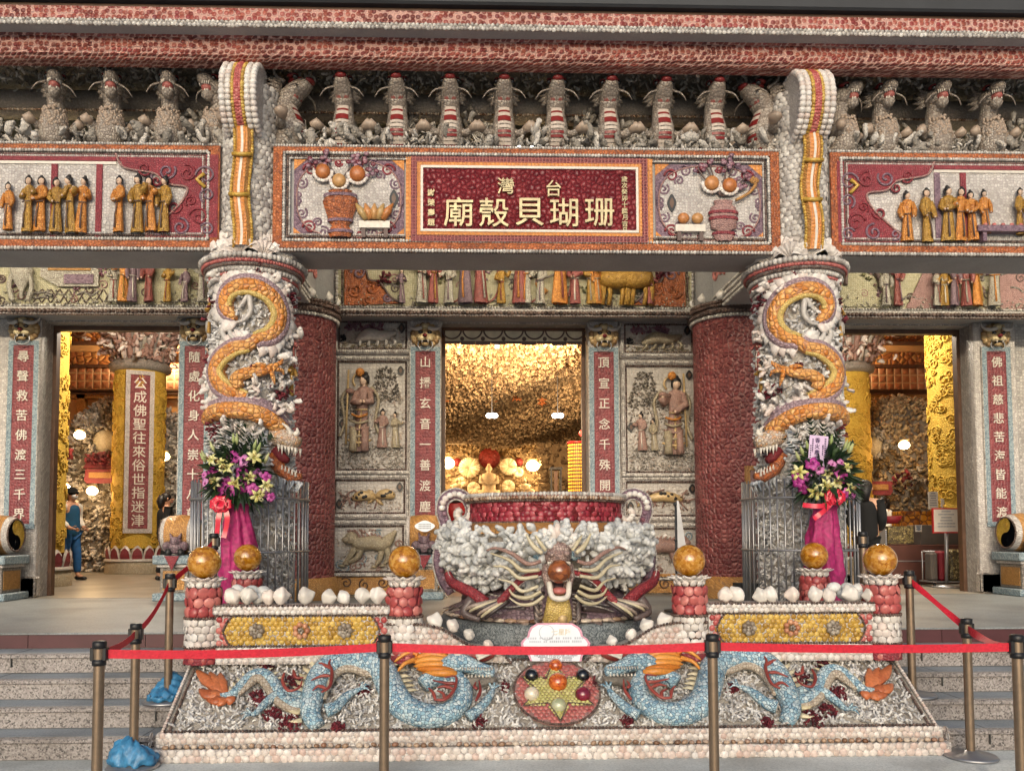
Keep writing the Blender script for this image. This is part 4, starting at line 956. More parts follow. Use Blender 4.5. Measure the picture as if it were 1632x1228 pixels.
# ------------------------------------------------------------ upper columns, drum brackets and ribbons
UC = {}
for sg, sd in ((-1, 'left'), (1, 'right')):
    x = sg * 2.80
    t = thing('upper_column', 'white shell covered upper column standing over the %s dragon column' % sd, 'column', (x, 8.2, 4.42), 'upper columns')
    mb = MB(); mb.lathe([(.27, 4.42), (.27, 6.0)], (x, 8.14, 0), 32, 3)
    shells_cyl(mb, (x, 8.14), .27, 4.5, 6.0, .06, 0, a0=-1.7, a1=1.7, ht=.2)
    part('shaft', mb, ['bead_white', 'bead_white', 'bead_white', 'white_shell'], t)
    mb = MB(); xd = x; rD = .39
    for ring, (y0, y1, rr) in enumerate(((7.62, 7.7, rD), )): pass
    zc_ = PZ(143, 7.62); 
    # a thick scroll: an upright drum-shaped band seen edge-on
    w = .17; cy = 7.93
    def rim(rad, xo, m, br): beads(mb, [(xd + xo, cy - rad * math.cos(a), zc_ + rad * math.sin(a)) for a in np.linspace(-1.75, 1.75, 40)], br, m, gap=1.4)
    V = []; an = np.linspace(-2.0, 2.0, 33)
    for xo in (-w, w):
        for a in an: V.append((xd + xo, cy - .30 * math.cos(a), zc_ + .34 * math.sin(a)))
    F = [(i, 33 + i, 34 + i, i + 1) for i in range(32)]; mb.raw(V, [F, [tuple(range(33)), tuple(range(33, 66))[::-1]]], 0, False)
    for xo, m, br, dr in ((-.15, 1, .036, 0), (.15, 1, .036, 0), (-.09, 1, .036, .0), (.09, 1, .036, .0), (-.045, 2, .022, .01), (.045, 2, .022, .01), (0, 3, .024, .012), (-.02, 3, .02, .012), (.022, 3, .02, .012)):
        beads(mb, [(xd + xo, cy - (.30 + dr) * math.cos(a), zc_ + (.34 + dr) * math.sin(a)) for a in np.linspace(-1.9, 1.9, 60)], br, m, gap=1.3)
    part('scroll_drum', mb, ['white_fine', 'dom_white', 'dom_yellow', 'dom_red'], t)
    mb = MB(); zt_, zb_ = PZ(196, 7.78), PZ(392, 7.78); n_ = 40; xr = x + .0
    pts = []
    for i in range(n_ + 1):
        f = i / n_; pts.append((xr + .018 * math.sin(f * 9), 7.80 - .02 * math.sin(f * 11), zt_ + (zb_ - zt_) * f))
    V = []
    for (px, py, pz) in pts: V += [(px - .085, py + .03, pz), (px - .05, py - .02, pz), (px - .012, py - .028, pz), (px + .012, py - .028, pz), (px + .05, py - .02, pz), (px + .085, py + .03, pz)]
    F0 = [(i * 6 + j, i * 6 + 6 + j, i * 6 + 7 + j, i * 6 + 1 + j) for i in range(n_) for j in (1, 3)]; F1 = [(i * 6 + 2, i * 6 + 8, i * 6 + 9, i * 6 + 3) for i in range(n_)]; F2 = [(i * 6 + j, i * 6 + 6 + j, i * 6 + 7 + j, i * 6 + 1 + j) for i in range(n_) for j in (0, 4)]
    mb.raw(V, [F0], 0, False); mb.raw(V, [F1], 1, False); mb.raw(V, [F2], 2, False)
    beads(mb, [(p[0] - .085, p[1] + .02, p[2]) for p in pts], .018, 3, gap=1.5); beads(mb, [(p[0] + .085, p[1] + .02, p[2]) for p in pts], .018, 3, gap=1.5)
    for f in (.28, .62): 
        p = pts[int(f * n_)]; mb.tube([(p[0] - .09, p[1] - .01, p[2]), (p[0], p[1] - .05, p[2] - .02), (p[0] + .09, p[1] - .01, p[2])], .022, 6, 3)
    mb.tube([(xr, 7.8, zt_ + .1), (xr, 7.76, zt_ + .02), (xr, 7.8, zt_ - .06)], [.05, .06, .02], 8, 4)
    part('hanging_ribbon', mb, ['orange_tile', 'ivory', 'ochre_fine', 'dom_yellow', 'dom_white'], t)

# ------------------------------------------------------------ front beams with framed panels
zB, zT = PZ(404, YF), PZ(238, YF)
BAYS = [(-XL, -3.06, 'left'), (-2.535, 2.535, 'middle'), (3.06, XL, 'right')]
beams = {}
for a, b, nm in BAYS:
    t = thing('front_beam', 'deep front beam of the %s bay edged in orange shells' % nm, 'beam', ((a + b) / 2, 8.27, zB), 'front beams'); beams[nm] = t
    mb = MB(); mb.box(a, b, YF, YBK, zB, zT, 0); part('core', mb, 'yard', t)
    zu0, zu1 = PZ(247, YF), PZ(239, YF); zl0, zl1 = PZ(399, YF), PZ(389, YF); zp0, zp1 = PZ(387, YF), PZ(252, YF); e = .11
    mb = MB()
    mb.box(a, b, YF - .03, YF - .001, zl0, zl1, 0); mb.box(a, b, YF - .03, YF - .001, zu0, zu1, 0)
    if nm != 'left': mb.box(a, a + e - .02, YF - .03, YF - .001, zl1 + .001, zu0 - .001, 0)
    if nm != 'right': mb.box(b - e + .02, b, YF - .03, YF - .001, zl1 + .001, zu0 - .001, 0)
    x0, x1 = (a + e if nm != 'left' else a), (b - e if nm != 'right' else b)
    beads(mb, [(a, YF - .03, zB + .012), (b, YF - .03, zB + .012)], .02, 1, gap=1.6); beads(mb, [(a, YF - .012, zB - .0), (b, YF - .012, zB - .0)], .012, 2, gap=1.8)
    for o, r_, m in ((.0, .019, 1), (.035, .014, 2), (.055, .012, 1)): 
        beads(mb, [(x0 + o, YF - .03, zl1 + .015 + o), (x1 - o, YF - .03, zl1 + .015 + o), (x1 - o, YF - .03, zu0 - .015 - o), (x0 + o, YF - .03, zu0 - .015 - o)], r_, m, True, gap=1.6)
    beads(mb, [(a, YF - .03, zT), (b, YF - .03, zT)], .016, 1, gap=1.7)
    part('border', mb, ['orange_fine', 'bead_white', 'bead_dark'], t)

def rbox(mb, x0, x1, z0, z1, y0, y1, m): mb.box(x0, x1, y0, y1, z0, z1, m)
def rfig(h, robe, face, hair, seed, w=.36, face_dir=0, arms=True):
    """one robed relief figure, feet at the origin, facing -Y: skirt, coat, arms, head, hair"""
    rr = random.Random(seed); mb = MB()
    prof = [(.62, 0), (.66, .03), (.56, .2), (.46, .42), (.40, .55), (.50, .68), (.58, .78), (.44, .83), (.16, .855)]
    k = 14; mb.lathe([(q * w * h * .5, z * h) for q, z in prof], (0, 0, 0), k, 0, sy=.55, capt=True)
    q = mb.V[-1]; an = np.arctan2(q[:, 0], -q[:, 1]); q[:, :2] *= (1 + .08 * np.sin(an * 7 + seed) * (q[:, 2:3].ravel() < .5 * h))[:, None]
    mb.tube([(0, -.03 * h, .55 * h), (0, -.085 * h, .3 * h), (0.01 * h, -.09 * h, .06 * h)], [.012 * h, .014 * h, .018 * h], 5, 1, flat=.5, up=(0, 1, 0))
    mb.tube([(-.085 * h, -.045 * h, .54 * h), (0, -.075 * h, .535 * h), (.085 * h, -.045 * h, .54 * h)], .010 * h, 5, 1)
    fx = (face_dir or rr.choice((-1, 0, 1))) * .02 * h; pose = rr.randrange(4); hx = rr.uniform(-.06, .06) * h; hz = rr.uniform(.52, .68) * h
    for s_ in (-1, 1):
        sh, el, ha = (s_ * .085, -.01, .78), (s_ * .12, -.035, .64), (hx / h + s_ * .025, -.10, hz / h)
        if pose == 1 and s_ > 0: el, ha = (.17, -.05, .68), (.23, -.09, rr.uniform(.66, .84))
        if pose == 2 and s_ < 0: el, ha = (-.16, -.05, .66), (-.2, -.1, rr.uniform(.58, .74))
        if pose == 3: el, ha = (s_ * .13, -.02, .62), (s_ * .11, -.07, .47)
        q = [tuple(c_ * h for c_ in p_) for p_ in (sh, el, ha)]; mb.tube(q, [.044 * h, .054 * h, .044 * h], 7, 0); mb.ball((q[2][0] * .9, q[2][1] - .015 * h, q[2][2]), (.02 * h, .02 * h, .022 * h), 6, 5, 2)
    mb.tube([(0, 0, .83 * h), (0, 0, .88 * h)], .03 * h, 6, 2)
    mb.ball((fx * .4, -.02 * h, .92 * h), (.052 * h, .05 * h, .066 * h), 10, 8, 2); mb.ball((fx * 1.4, -.071 * h, .912 * h), (.008 * h, .014 * h, .012 * h), 5, 4, 2)
    mb.ball((-fx * .5, -.004 * h, .955 * h), (.063 * h, .062 * h, .058 * h), 10, 8, 3); mb.ball((-fx * .8, .0, 1.015 * h), (.032 * h, .03 * h, .028 * h), 7, 5, 3)
    for s_ in (-1, 1): mb.ball((s_ * .05 * h - fx * .5, -.01 * h, .92 * h), (.018 * h, .03 * h, .05 * h), 6, 5, 3)
    for s_ in (-1, 1): mb.ball((fx + s_ * .018 * h, -.06 * h, .932 * h), .006 * h, 4, 4, 3)
    A = np.array(Matrix.Rotation(rr.uniform(-.5, .5), 3, 'Z')); ln, wd = rr.uniform(-.06, .06), rr.uniform(.88, 1.12); mb.V = [np.stack([(v @ A.T)[:, 0] * wd + v[:, 2] * ln, (v @ A.T)[:, 1], v[:, 2]], 1) for v in mb.V]
    return mb
M['robe_orange'] = shellm('orange_robe', [c(184, 112, 40), c(208, 136, 56), c(222, 156, 80)], c(140, 84, 36), .022, axis='3d', rand=.7, gap=.06)
M['robe_gold'] = shellm('ochre_robe', [c(150, 110, 36), c(178, 136, 54), c(194, 152, 74)], c(120, 84, 36), .022, axis='3d', rand=.7, gap=.06)
M['robe_rose'] = shellm('rose_robe', [c(140, 66, 62), c(168, 92, 84)], c(116, 70, 66), .022, axis='3d', rand=.7)
M['robe_pale'] = shellm('pale_robe', [c(168, 162, 148), c(196, 190, 176)], c(130, 120, 110), .022, axis='3d', rand=.7)
M['robe_mauve'] = shellm('mauve_robe', [c(120, 96, 106), c(148, 122, 130)], c(100, 80, 90), .022, axis='3d', rand=.7)
M['outline'] = plainm('dark_outline', c(92, 74, 70), .6)
def put_fig(parent, u, vf, h, Y, robe, seed, trim='outline', dirn=0, w=.36, flipx=False, hair='hair', skin='skin', name='relief_figure'):
    mb = rfig(h, robe, skin, hair, seed, w, dirn)
    x, z = PX(u, Y, vf), PZ(vf, Y, u); mb.xf(Matrix.Translation((x, Y, z)))
    return part(name, mb, [robe, trim, skin, hair], parent)

# left and right story panels
YP = YF - .005
def story(nm, x0, x1, sg):
    t = beams[nm]; z0, z1 = PZ(384, YF), PZ(254, YF)
    mb = MB(); mb.box(x0, x1, YP - .012, YP, z0, z1, 0); part('panel_ground', mb, 'white_fine', t)
    mb = MB(); inner = x1 if sg < 0 else x0                 # crimson cloud corner nearest the column
    d = -1 if sg < 0 else 1; W_, H_ = 1.0, z1 - z0
    out = [(inner, z0), (inner, z1), (inner + d * W_, z1), (inner + d * .92, z1 - .14), (inner + d * .62, z1 - .2), (inner + d * .5, z1 - .3), (inner + d * .3, z1 - .34), (inner + d * .36, z0 + .34), (inner + d * .5, z0 + .2), (inner + d * .7, z0 + .02), (inner + d * .7, z0)]
    mb.prism(out, YP - .03, YP - .012, 0)
    for i, (a, b, r_) in enumerate(((.12, .62, .1), (.3, .64, .09), (.5, .66, .09), (.72, .68, .07), (.1, .42, .08), (.18, .2, .1), (.36, .1, .09), (.42, .3, .07), (.58, .08, .06), (.26, .36, .06), (.1, .08, .07), (.6, .56, .06))):
        mb.tube(spiral(inner + d * a, z0 + b, YP - .034, r_, 1.4, i * 1.3, d), .012, 5, 1 + i % 2)
    mb.tube(smooth_path([(inner + d * x, YP - .035, z) for x, z in ((1.0, z1), (.92, z1 - .14), (.62, z1 - .2), (.5, z1 - .3), (.3, z1 - .34), (.36, z0 + .34), (.5, z0 + .2), (.7, z0 + .02))]), .011, 5, 3)
    mb.tube([(inner + d * .12, YP - .05, z1 - .34), (inner + d * .2, YP - .05, z1 - .26), (inner + d * .13, YP - .05, z1 - .2)], .02, 6, 4)
    part('cloud_corner', mb, ['crim_fine', 'purple_fine', 'crim_fine', 'pink_fine', 'dom_yellow'], t)
    mb = MB(); e1, e2 = (x0, inner + d * 1.0) if sg < 0 else (inner + d * 1.0, x1)
    mb.box(e1, e2, YP - .03, YP - .012, z1 - .075, z1, 0); mb.box(e1, e2, YP - .024, YP - .012, z1 - .105, z1 - .078, 1)
    for u in ((78, 232, 440 / 2.92, 0) if sg < 0 else (1504, 1546)): 
        if u: xx = PX(u, YF); mb.box(xx - .03, xx + .03, YP - .026, YP - .012, z0, z1 - .106, 0 if u not in (232, 1504) else 2)
    mb.box(e1, e2, YP - .022, YP - .012, z0, z0 + .05, 3)
    mb.box(e1, e2, YP - .018, YP - .0121, z0 + .051, z0 + .16, 4)
    part('mosaic_frame', mb, ['crim_fine', 'ivory', 'purple_fine', 'grey_relief', 'white_scale'], t)
story('left', -XL, PX(343, YF), -1); story('right', PX(1342, YF), XL, 1)
for i, (u, vf, h, rb, di) in enumerate(((12, 366, .46, 'robe_orange', 1), (42, 370, .55, 'robe_gold', 1), (62, 369, .54, 'robe_orange', 1), (88, 370, .53, 'robe_gold', 1), (113, 371, .56, 'robe_gold', -1), (128, 371, .55, 'robe_orange', -1), (188, 370, .55, 'robe_orange', 1), (218, 371, .57, 'robe_gold', 0), (240, 369, .54, 'robe_orange', 1), (260, 370, .55, 'robe_gold', -1))):
    put_fig(beams['left'], u, vf, h, YP - .06, rb, i, dirn=di)
for i, (u, vf, h, rb, di) in enumerate(((1446, 384, .5, 'robe_orange', 1), (1479, 386, .54, 'robe_gold', -1), (1511, 384, .55, 'robe_gold', 0), (1531, 384, .54, 'robe_orange', 0), (1552, 383, .5, 'robe_orange', 0), (1573, 372, .44, 'robe_orange', 0), (1626, 374, .47, 'robe_gold', 0))):
    put_fig(beams['right'], u, vf, h, YP - .06, rb, 40 + i, dirn=di)
mb = MB(); xa, xb = PX(1558, YF), PX(1700, YF); zt_ = PZ(360, YF); mb.box(xa, xb, YP - .12, YP - .03, zt_ - .06, zt_, 0); mb.box(xa + .06, xa + .1, YP - .1, YP - .04, PZ(384, YF), zt_ - .061, 0)
for i in range(8): mb.ball((xa + .1 + i * .09, YP - .08, zt_ + .015), .022, 7, 5, 1, r=random.random())
part('offering_table', mb, ['purple_fine', 'dom_red'], beams['right'])

# vase panels of the middle beam
def vase_panel(u0, u1, v0, v1, k):
    t = beams['middle']; x0, x1 = PX(u0, YF), PX(u1, YF); z0, z1 = PZ(v1, YF, (u0 + u1) / 2), PZ(v0, YF, (u0 + u1) / 2); cx, cz = (x0 + x1) / 2, (z0 + z1) / 2; w, h = (x1 - x0) / 2, (z1 - z0) / 2
    mb = MB(); mb.box(x0, x1, YP - .012, YP, z0, z1, 0)
    for sx in (-1, 1):
        for sz in (-1, 1):
            mb.prism([(cx + sx * w, cz + sz * h), (cx + sx * (w - .14), cz + sz * h), (cx + sx * w, cz + sz * (h - .12))], YP - .016, YP - .0122, 1)
            for i, (a, b, r_) in enumerate(((.16, .12, .07), (.30, .07, .06), (.08, .26, .06), (.44, .05, .04), (.05, .38, .04), (.24, .17, .05))):
                mb.tube(spiral(cx + sx * (w - a), cz + sz * (h - b), YP - .018, r_, 1.5, i * 1.1, sx), .013, 5, 2 if i % 3 else 3)
    part('scroll_ground', mb, ['purple_fine', 'orange_tile', 'purple_fine', 'crim_fine'], t)
    mb = MB(); ov = [(cx + (w - .03) * math.copysign(abs(math.sin(a)) ** .8, math.sin(a)), cz + (h - .02) * math.copysign(abs(math.cos(a)) ** .75, math.cos(a))) for a in np.linspace(0, 2 * math.pi, 48, endpoint=False)]
    mb.prism(ov, YP - .022, YP - .0125, 0); mb.tube([(x, YP - .024, z) for x, z in ov + ov[:1]], .009, 5, 1); part('oval_ground', mb, ['white_fine', 'pink_fine'], t)
    vx = cx - .08 if k == 0 else cx + .13
    mb = MB(); Yv = YP - .05
    if k == 0: prof = [(.10, 0), (.12, .05), (.08, .12), (.11, .15), (.175, .36), (.155, .40), (.10, .43), (.12, .47)]
    else: prof = [(.07, 0), (.11, .05), (.05, .1), (.13, .13), (.14, .28), (.13, .34), (.085, .37), (.10, .41)]
    mb.lathe(prof, (vx, Yv, z0 + .01), 8 if k == 0 else 20, 0, sm=k == 1, sy=.4)
    for z_, rr in (((.40, .16), (.15, .12), (.04, .12)) if k == 0 else ((.27, .145), (.21, .142), (.06, .11))): mb.lathe([(rr + .004, z_), (rr + .01, z_ + .015), (rr + .004, z_ + .03)], (vx, Yv, z0 + .01), 16, 1, sy=.42)
    part('vase', mb, ['orange_fine' if k == 0 else 'pink_fine', 'purple_fine' if k == 0 else 'crim_fine'], t)
    zf = z0 + (.52 if k == 0 else .47)
    for i, (dx, dz, rr) in enumerate((((-.17, .14, .075), (.17, .12, .08), (-.01, .05, .07)) if k == 0 else ((-.12, .12, .075), (.06, .1, .075)))):
        mb = MB(); mb.ball((vx + dx, Yv - .03, zf + dz), (rr, rr * .6, rr), 12, 9, 0, r=random.random())
        for j in range(9): a = math.pi + math.pi * j / 8; mb.ball((vx + dx + rr * 1.1 * math.cos(a), Yv - .015, zf + dz + rr * 1.05 * math.sin(a)), (.03, .015, .026), 6, 5, 1, r=random.random())
        part('vase_flower', mb, ['dom_peach', 'dom_white'], t)
    mb = MB()
    for i in range(9):
        a = random.uniform(.3, 2.8); L = random.uniform(.16, .34); p = [(vx + .03 * math.cos(a), Yv, zf)]
        for j in range(3): p.append((p[-1][0] + L / 3 * math.cos(a) + random.uniform(-.03, .03), Yv - .01, p[-1][2] + L / 3 * abs(math.sin(a)) + .02))
        mb.tube(smooth_path(p, 3), .008, 5, 0); 
        for j in range(4): mb.ball((p[-1][0] + random.uniform(-.05, .05), Yv - .02, p[-1][2] + random.uniform(-.05, .05)), (.028, .012, .022), 6, 4, 1, r=random.random())
    if k == 1: mb.tube(smooth_path([(vx + .12, Yv - .02, z0 + .42), (vx + .26, Yv - .02, z0 + .5), (vx + .33, Yv - .02, z0 + .6), (vx + .29, Yv - .02, z0 + .66)]), .016, 6, 2); mb.ball((vx + .31, Yv - .03, z0 + .62), (.05, .02, .035), 8, 6, 2)
    part('sprays', mb, ['outline', 'dom_mauve', 'ochre_fine'], t)
    bx = vx + (.34 if k == 0 else -.34); mb = MB()           # low stand with fruit beside the vase
    mb.box(bx - .15, bx + .15, Yv - .03, Yv + .03, z0 + .1, z0 + .17, 0); mb.box(bx - .13, bx - .09, Yv - .02, Yv + .02, z0 + .01, z0 + .099, 1); mb.box(bx + .09, bx + .13, Yv - .02, Yv + .02, z0 + .01, z0 + .099, 1)
    for i in range(5 if k == 0 else 2): 
        dx = (-.13 + .065 * i) if k == 0 else (-.07 + .14 * i)
        if k == 0: mb.tube([(bx + dx * .6, Yv - .03, z0 + .18), (bx + dx, Yv - .04, z0 + .26), (bx + dx * 1.4, Yv - .03, z0 + .34)], [.03, .042, .01], 7, 2, r=random.random())
        else: mb.ball((bx + dx, Yv - .03, z0 + .23), (.06, .04, .055), 10, 8, 2, r=.3 + .3 * i)
    part('fruit_stand', mb, ['ivory', 'outline', 'dom_peach'], t)
    px = (x1 - .1) if k == 0 else (x0 + .16); mb = MB(); pz = cz
    mb.prism(lobed(px, pz, .042, .085), YP - .034, YP - .0225, 0); mb.prism(lobed(px, pz, .02, .05), YP - .038, YP - .0345, 1); part('dark_medallion', mb, ['dark', 'brownwood'], t)
M['dom_peach'] = rndm('peach_shell', [c(178, 104, 52), c(198, 140, 84), c(182, 156, 104)], ns=40, var=.3); M['dom_mauve'] = rndm('mauve_shell', [c(120, 90, 106), c(150, 116, 128), c(110, 40, 56)], ns=40)
vase_panel(465, 643, 254, 383, 0); vase_panel(1049, 1222, 264, 389, 1)
# signboard
sb = thing('signboard', 'crimson shell signboard with large gold characters over the middle of the beam', 'signboard', (PX(849, YF), YF, PZ(384, YF)))
x0, x1, z0, z1 = PX(646, YF), PX(1044, YF), PZ(388, YF), PZ(254, YF)
def ring(mb, x0, x1, z0, z1, t, y0, y1, m):
    mb.box(x0, x1, y0, y1, z1 - t, z1, m); mb.box(x0, x1, y0, y1, z0, z0 + t, m); mb.box(x0, x0 + t, y0, y1, z0 + t + .0005, z1 - t - .0005, m); mb.box(x1 - t, x1, y0, y1, z0 + t + .0005, z1 - t - .0005, m)
mb = MB(); mb.box(x0 - .0, x0 + .05, YF - .04, YF - .005, z0, z1, 0); mb.box(x1 - .05, x1, YF - .04, YF - .005, z0, z1, 0)
xa, xb = x0 + .052, x1 - .052; ring(mb, xa, xb, z0, z1, .06, YF - .05, YF - .005, 1); ring(mb, xa + .062, xb - .062, z0 + .062, z1 - .062, .032, YF - .055, YF - .005, 2); ring(mb, xa + .096, xb - .096, z0 + .096, z1 - .096, .024, YF - .06, YF - .005, 3)
M['crim_dot'] = shellm('crimson_dots', [c(96, 24, 34), c(120, 40, 48)], c(170, 110, 104), .035, rand=.2, gap=.16)
part('frame', mb, ['orange_tile', 'crim_dot', 'orange_tile', 'ivory'], sb)
mb = MB(); mb.box(xa + .12, xb - .12, YF - .045, YF - .005, z0 + .12, z1 - .12, 0); part('field', mb, 'red_fine', sb)
mb = MB()
for ch, u, v, s_ in (('廟', 731, 342, .31), ('殼', 788, 343, .31), ('貝', 845, 342, .31), ('瑚', 900, 343, .31), ('珊', 957, 343, .31), ('灣', 807, 301, .175), ('台', 884, 305, .175)):
    write(mb, ch, PX(u, YF), YF - .047, PZ(v, YF, u), s_, 0, .03, off=.006)
part('gold_characters', mb, 'gold', sb)
mb = MB(); column_text(mb, '謝榮壽題', PX(687, YF), YF - .047, PZ(312, YF), PZ(359, YF), .075, 0, .012); column_text(mb, '歲次癸卯十臘月吉旦', PX(998, YF), YF - .047, PZ(288, YF), PZ(369, YF), .062, 0, .012)
part('inscription', mb, 'gold', sb)
# ------------------------------------------------------------ bracket zone: mirrors, coral, fish-dragons
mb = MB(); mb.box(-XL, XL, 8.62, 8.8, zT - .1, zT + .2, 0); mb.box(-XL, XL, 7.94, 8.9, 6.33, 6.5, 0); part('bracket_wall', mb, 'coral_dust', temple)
M['stucco'] = shellm('beige_stucco', [c(140, 130, 118), c(158, 148, 136)], c(128, 118, 108), .03, axis='3d', rand=1, bump=.4)
mb = MB(); n_ = 16; mb.tube([(-XL, 8.62, 6.12), (XL, 8.62, 6.12)], .15, 18, 0); beads(mb, [(-6.2, 8.5, 6.01), (6.2, 8.5, 6.01)], .014, 1, gap=1.8); part('bracket_rail', mb, ['stucco', 'dom_brown'], temple)
mb = MB()
def zone(n_, xlo, xhi, zlo, zhi, ylo, yhi, s0, s1, N_=(0, -1, .4), T=CORAL, tilt=.7, m=0):
    pts = np.stack([rng.uniform(xlo, xhi, n_), rng.uniform(ylo, yhi, n_), rng.uniform(zlo, zhi, n_)], 1); scatter(mb, T, pts, N_, s0, s1, m, tilt)
zone(2300, -6.2, 6.2, zT - .02, zT + .16, 8.05, 8.5, .05, .12, (0, -.5, 1), WORM)
zone(620, -6.2, 6.2, zT + .12, zT + .26, 8.35, 8.62, .08, .16, (0, -.4, 1), CORAL)
for x in np.linspace(-6, 6, 34):
    if random.random() < .72: zone(34, x - .16, x + .16, zT + .2, zT + random.uniform(.36, .6), 8.4, 8.62, .08, .15, (0, -.4, 1), CORAL)
zone(1500, -6.2, 6.2, 6.2, 6.34, 7.95, 8.5, .05, .1, (0, -.4, -1), WORM)
zone(240, -6.2, 6.2, zT, zT + .2, 8.02, 8.2, .1, .17, (0, -.6, 1), PETAL, .5)
for i in range(60):                                     # fans of thin sprigs
    x = random.uniform(-6, 6); z = zT + random.uniform(.05, .3)
    for j in range(7):
        a = -1 + 2 * j / 6 + random.uniform(-.15, .15); L = random.uniform(.14, .26); b = Vector((x, 8.45, z)); d = Vector((math.sin(a), -.25, math.cos(a)))
        mb.tube([b, b + d * L * .6, b + d * L + Vector((random.uniform(-.03, .03), 0, 0))], [.014, .01, .004], 5, 0, r=random.random())
cf = solo('coral_filling', mb, 'coral_grey', None, None, None, 'stuff')
for x in (PX(829, 8.05), PX(850, 8.05)):                # two small spotlights lit on the beam's top
    mb = MB(); mb.ball((x, 8.02, zT + .03), (.016, .012, .016), 10, 8, 0); mb.lathe([(.018, 0), (.02, .02)], (x, 8.05, zT + .02), 12, 1)
    M.setdefault('spot', emitm('spot_glow', (1, .96, .88, 1), 14)); solo('spotlight', mb, ['spot', 'dark'], 'small lit white spotlight on the middle beam above the signboard', 'spotlight', 'pair of lit spotlights above the signboard')

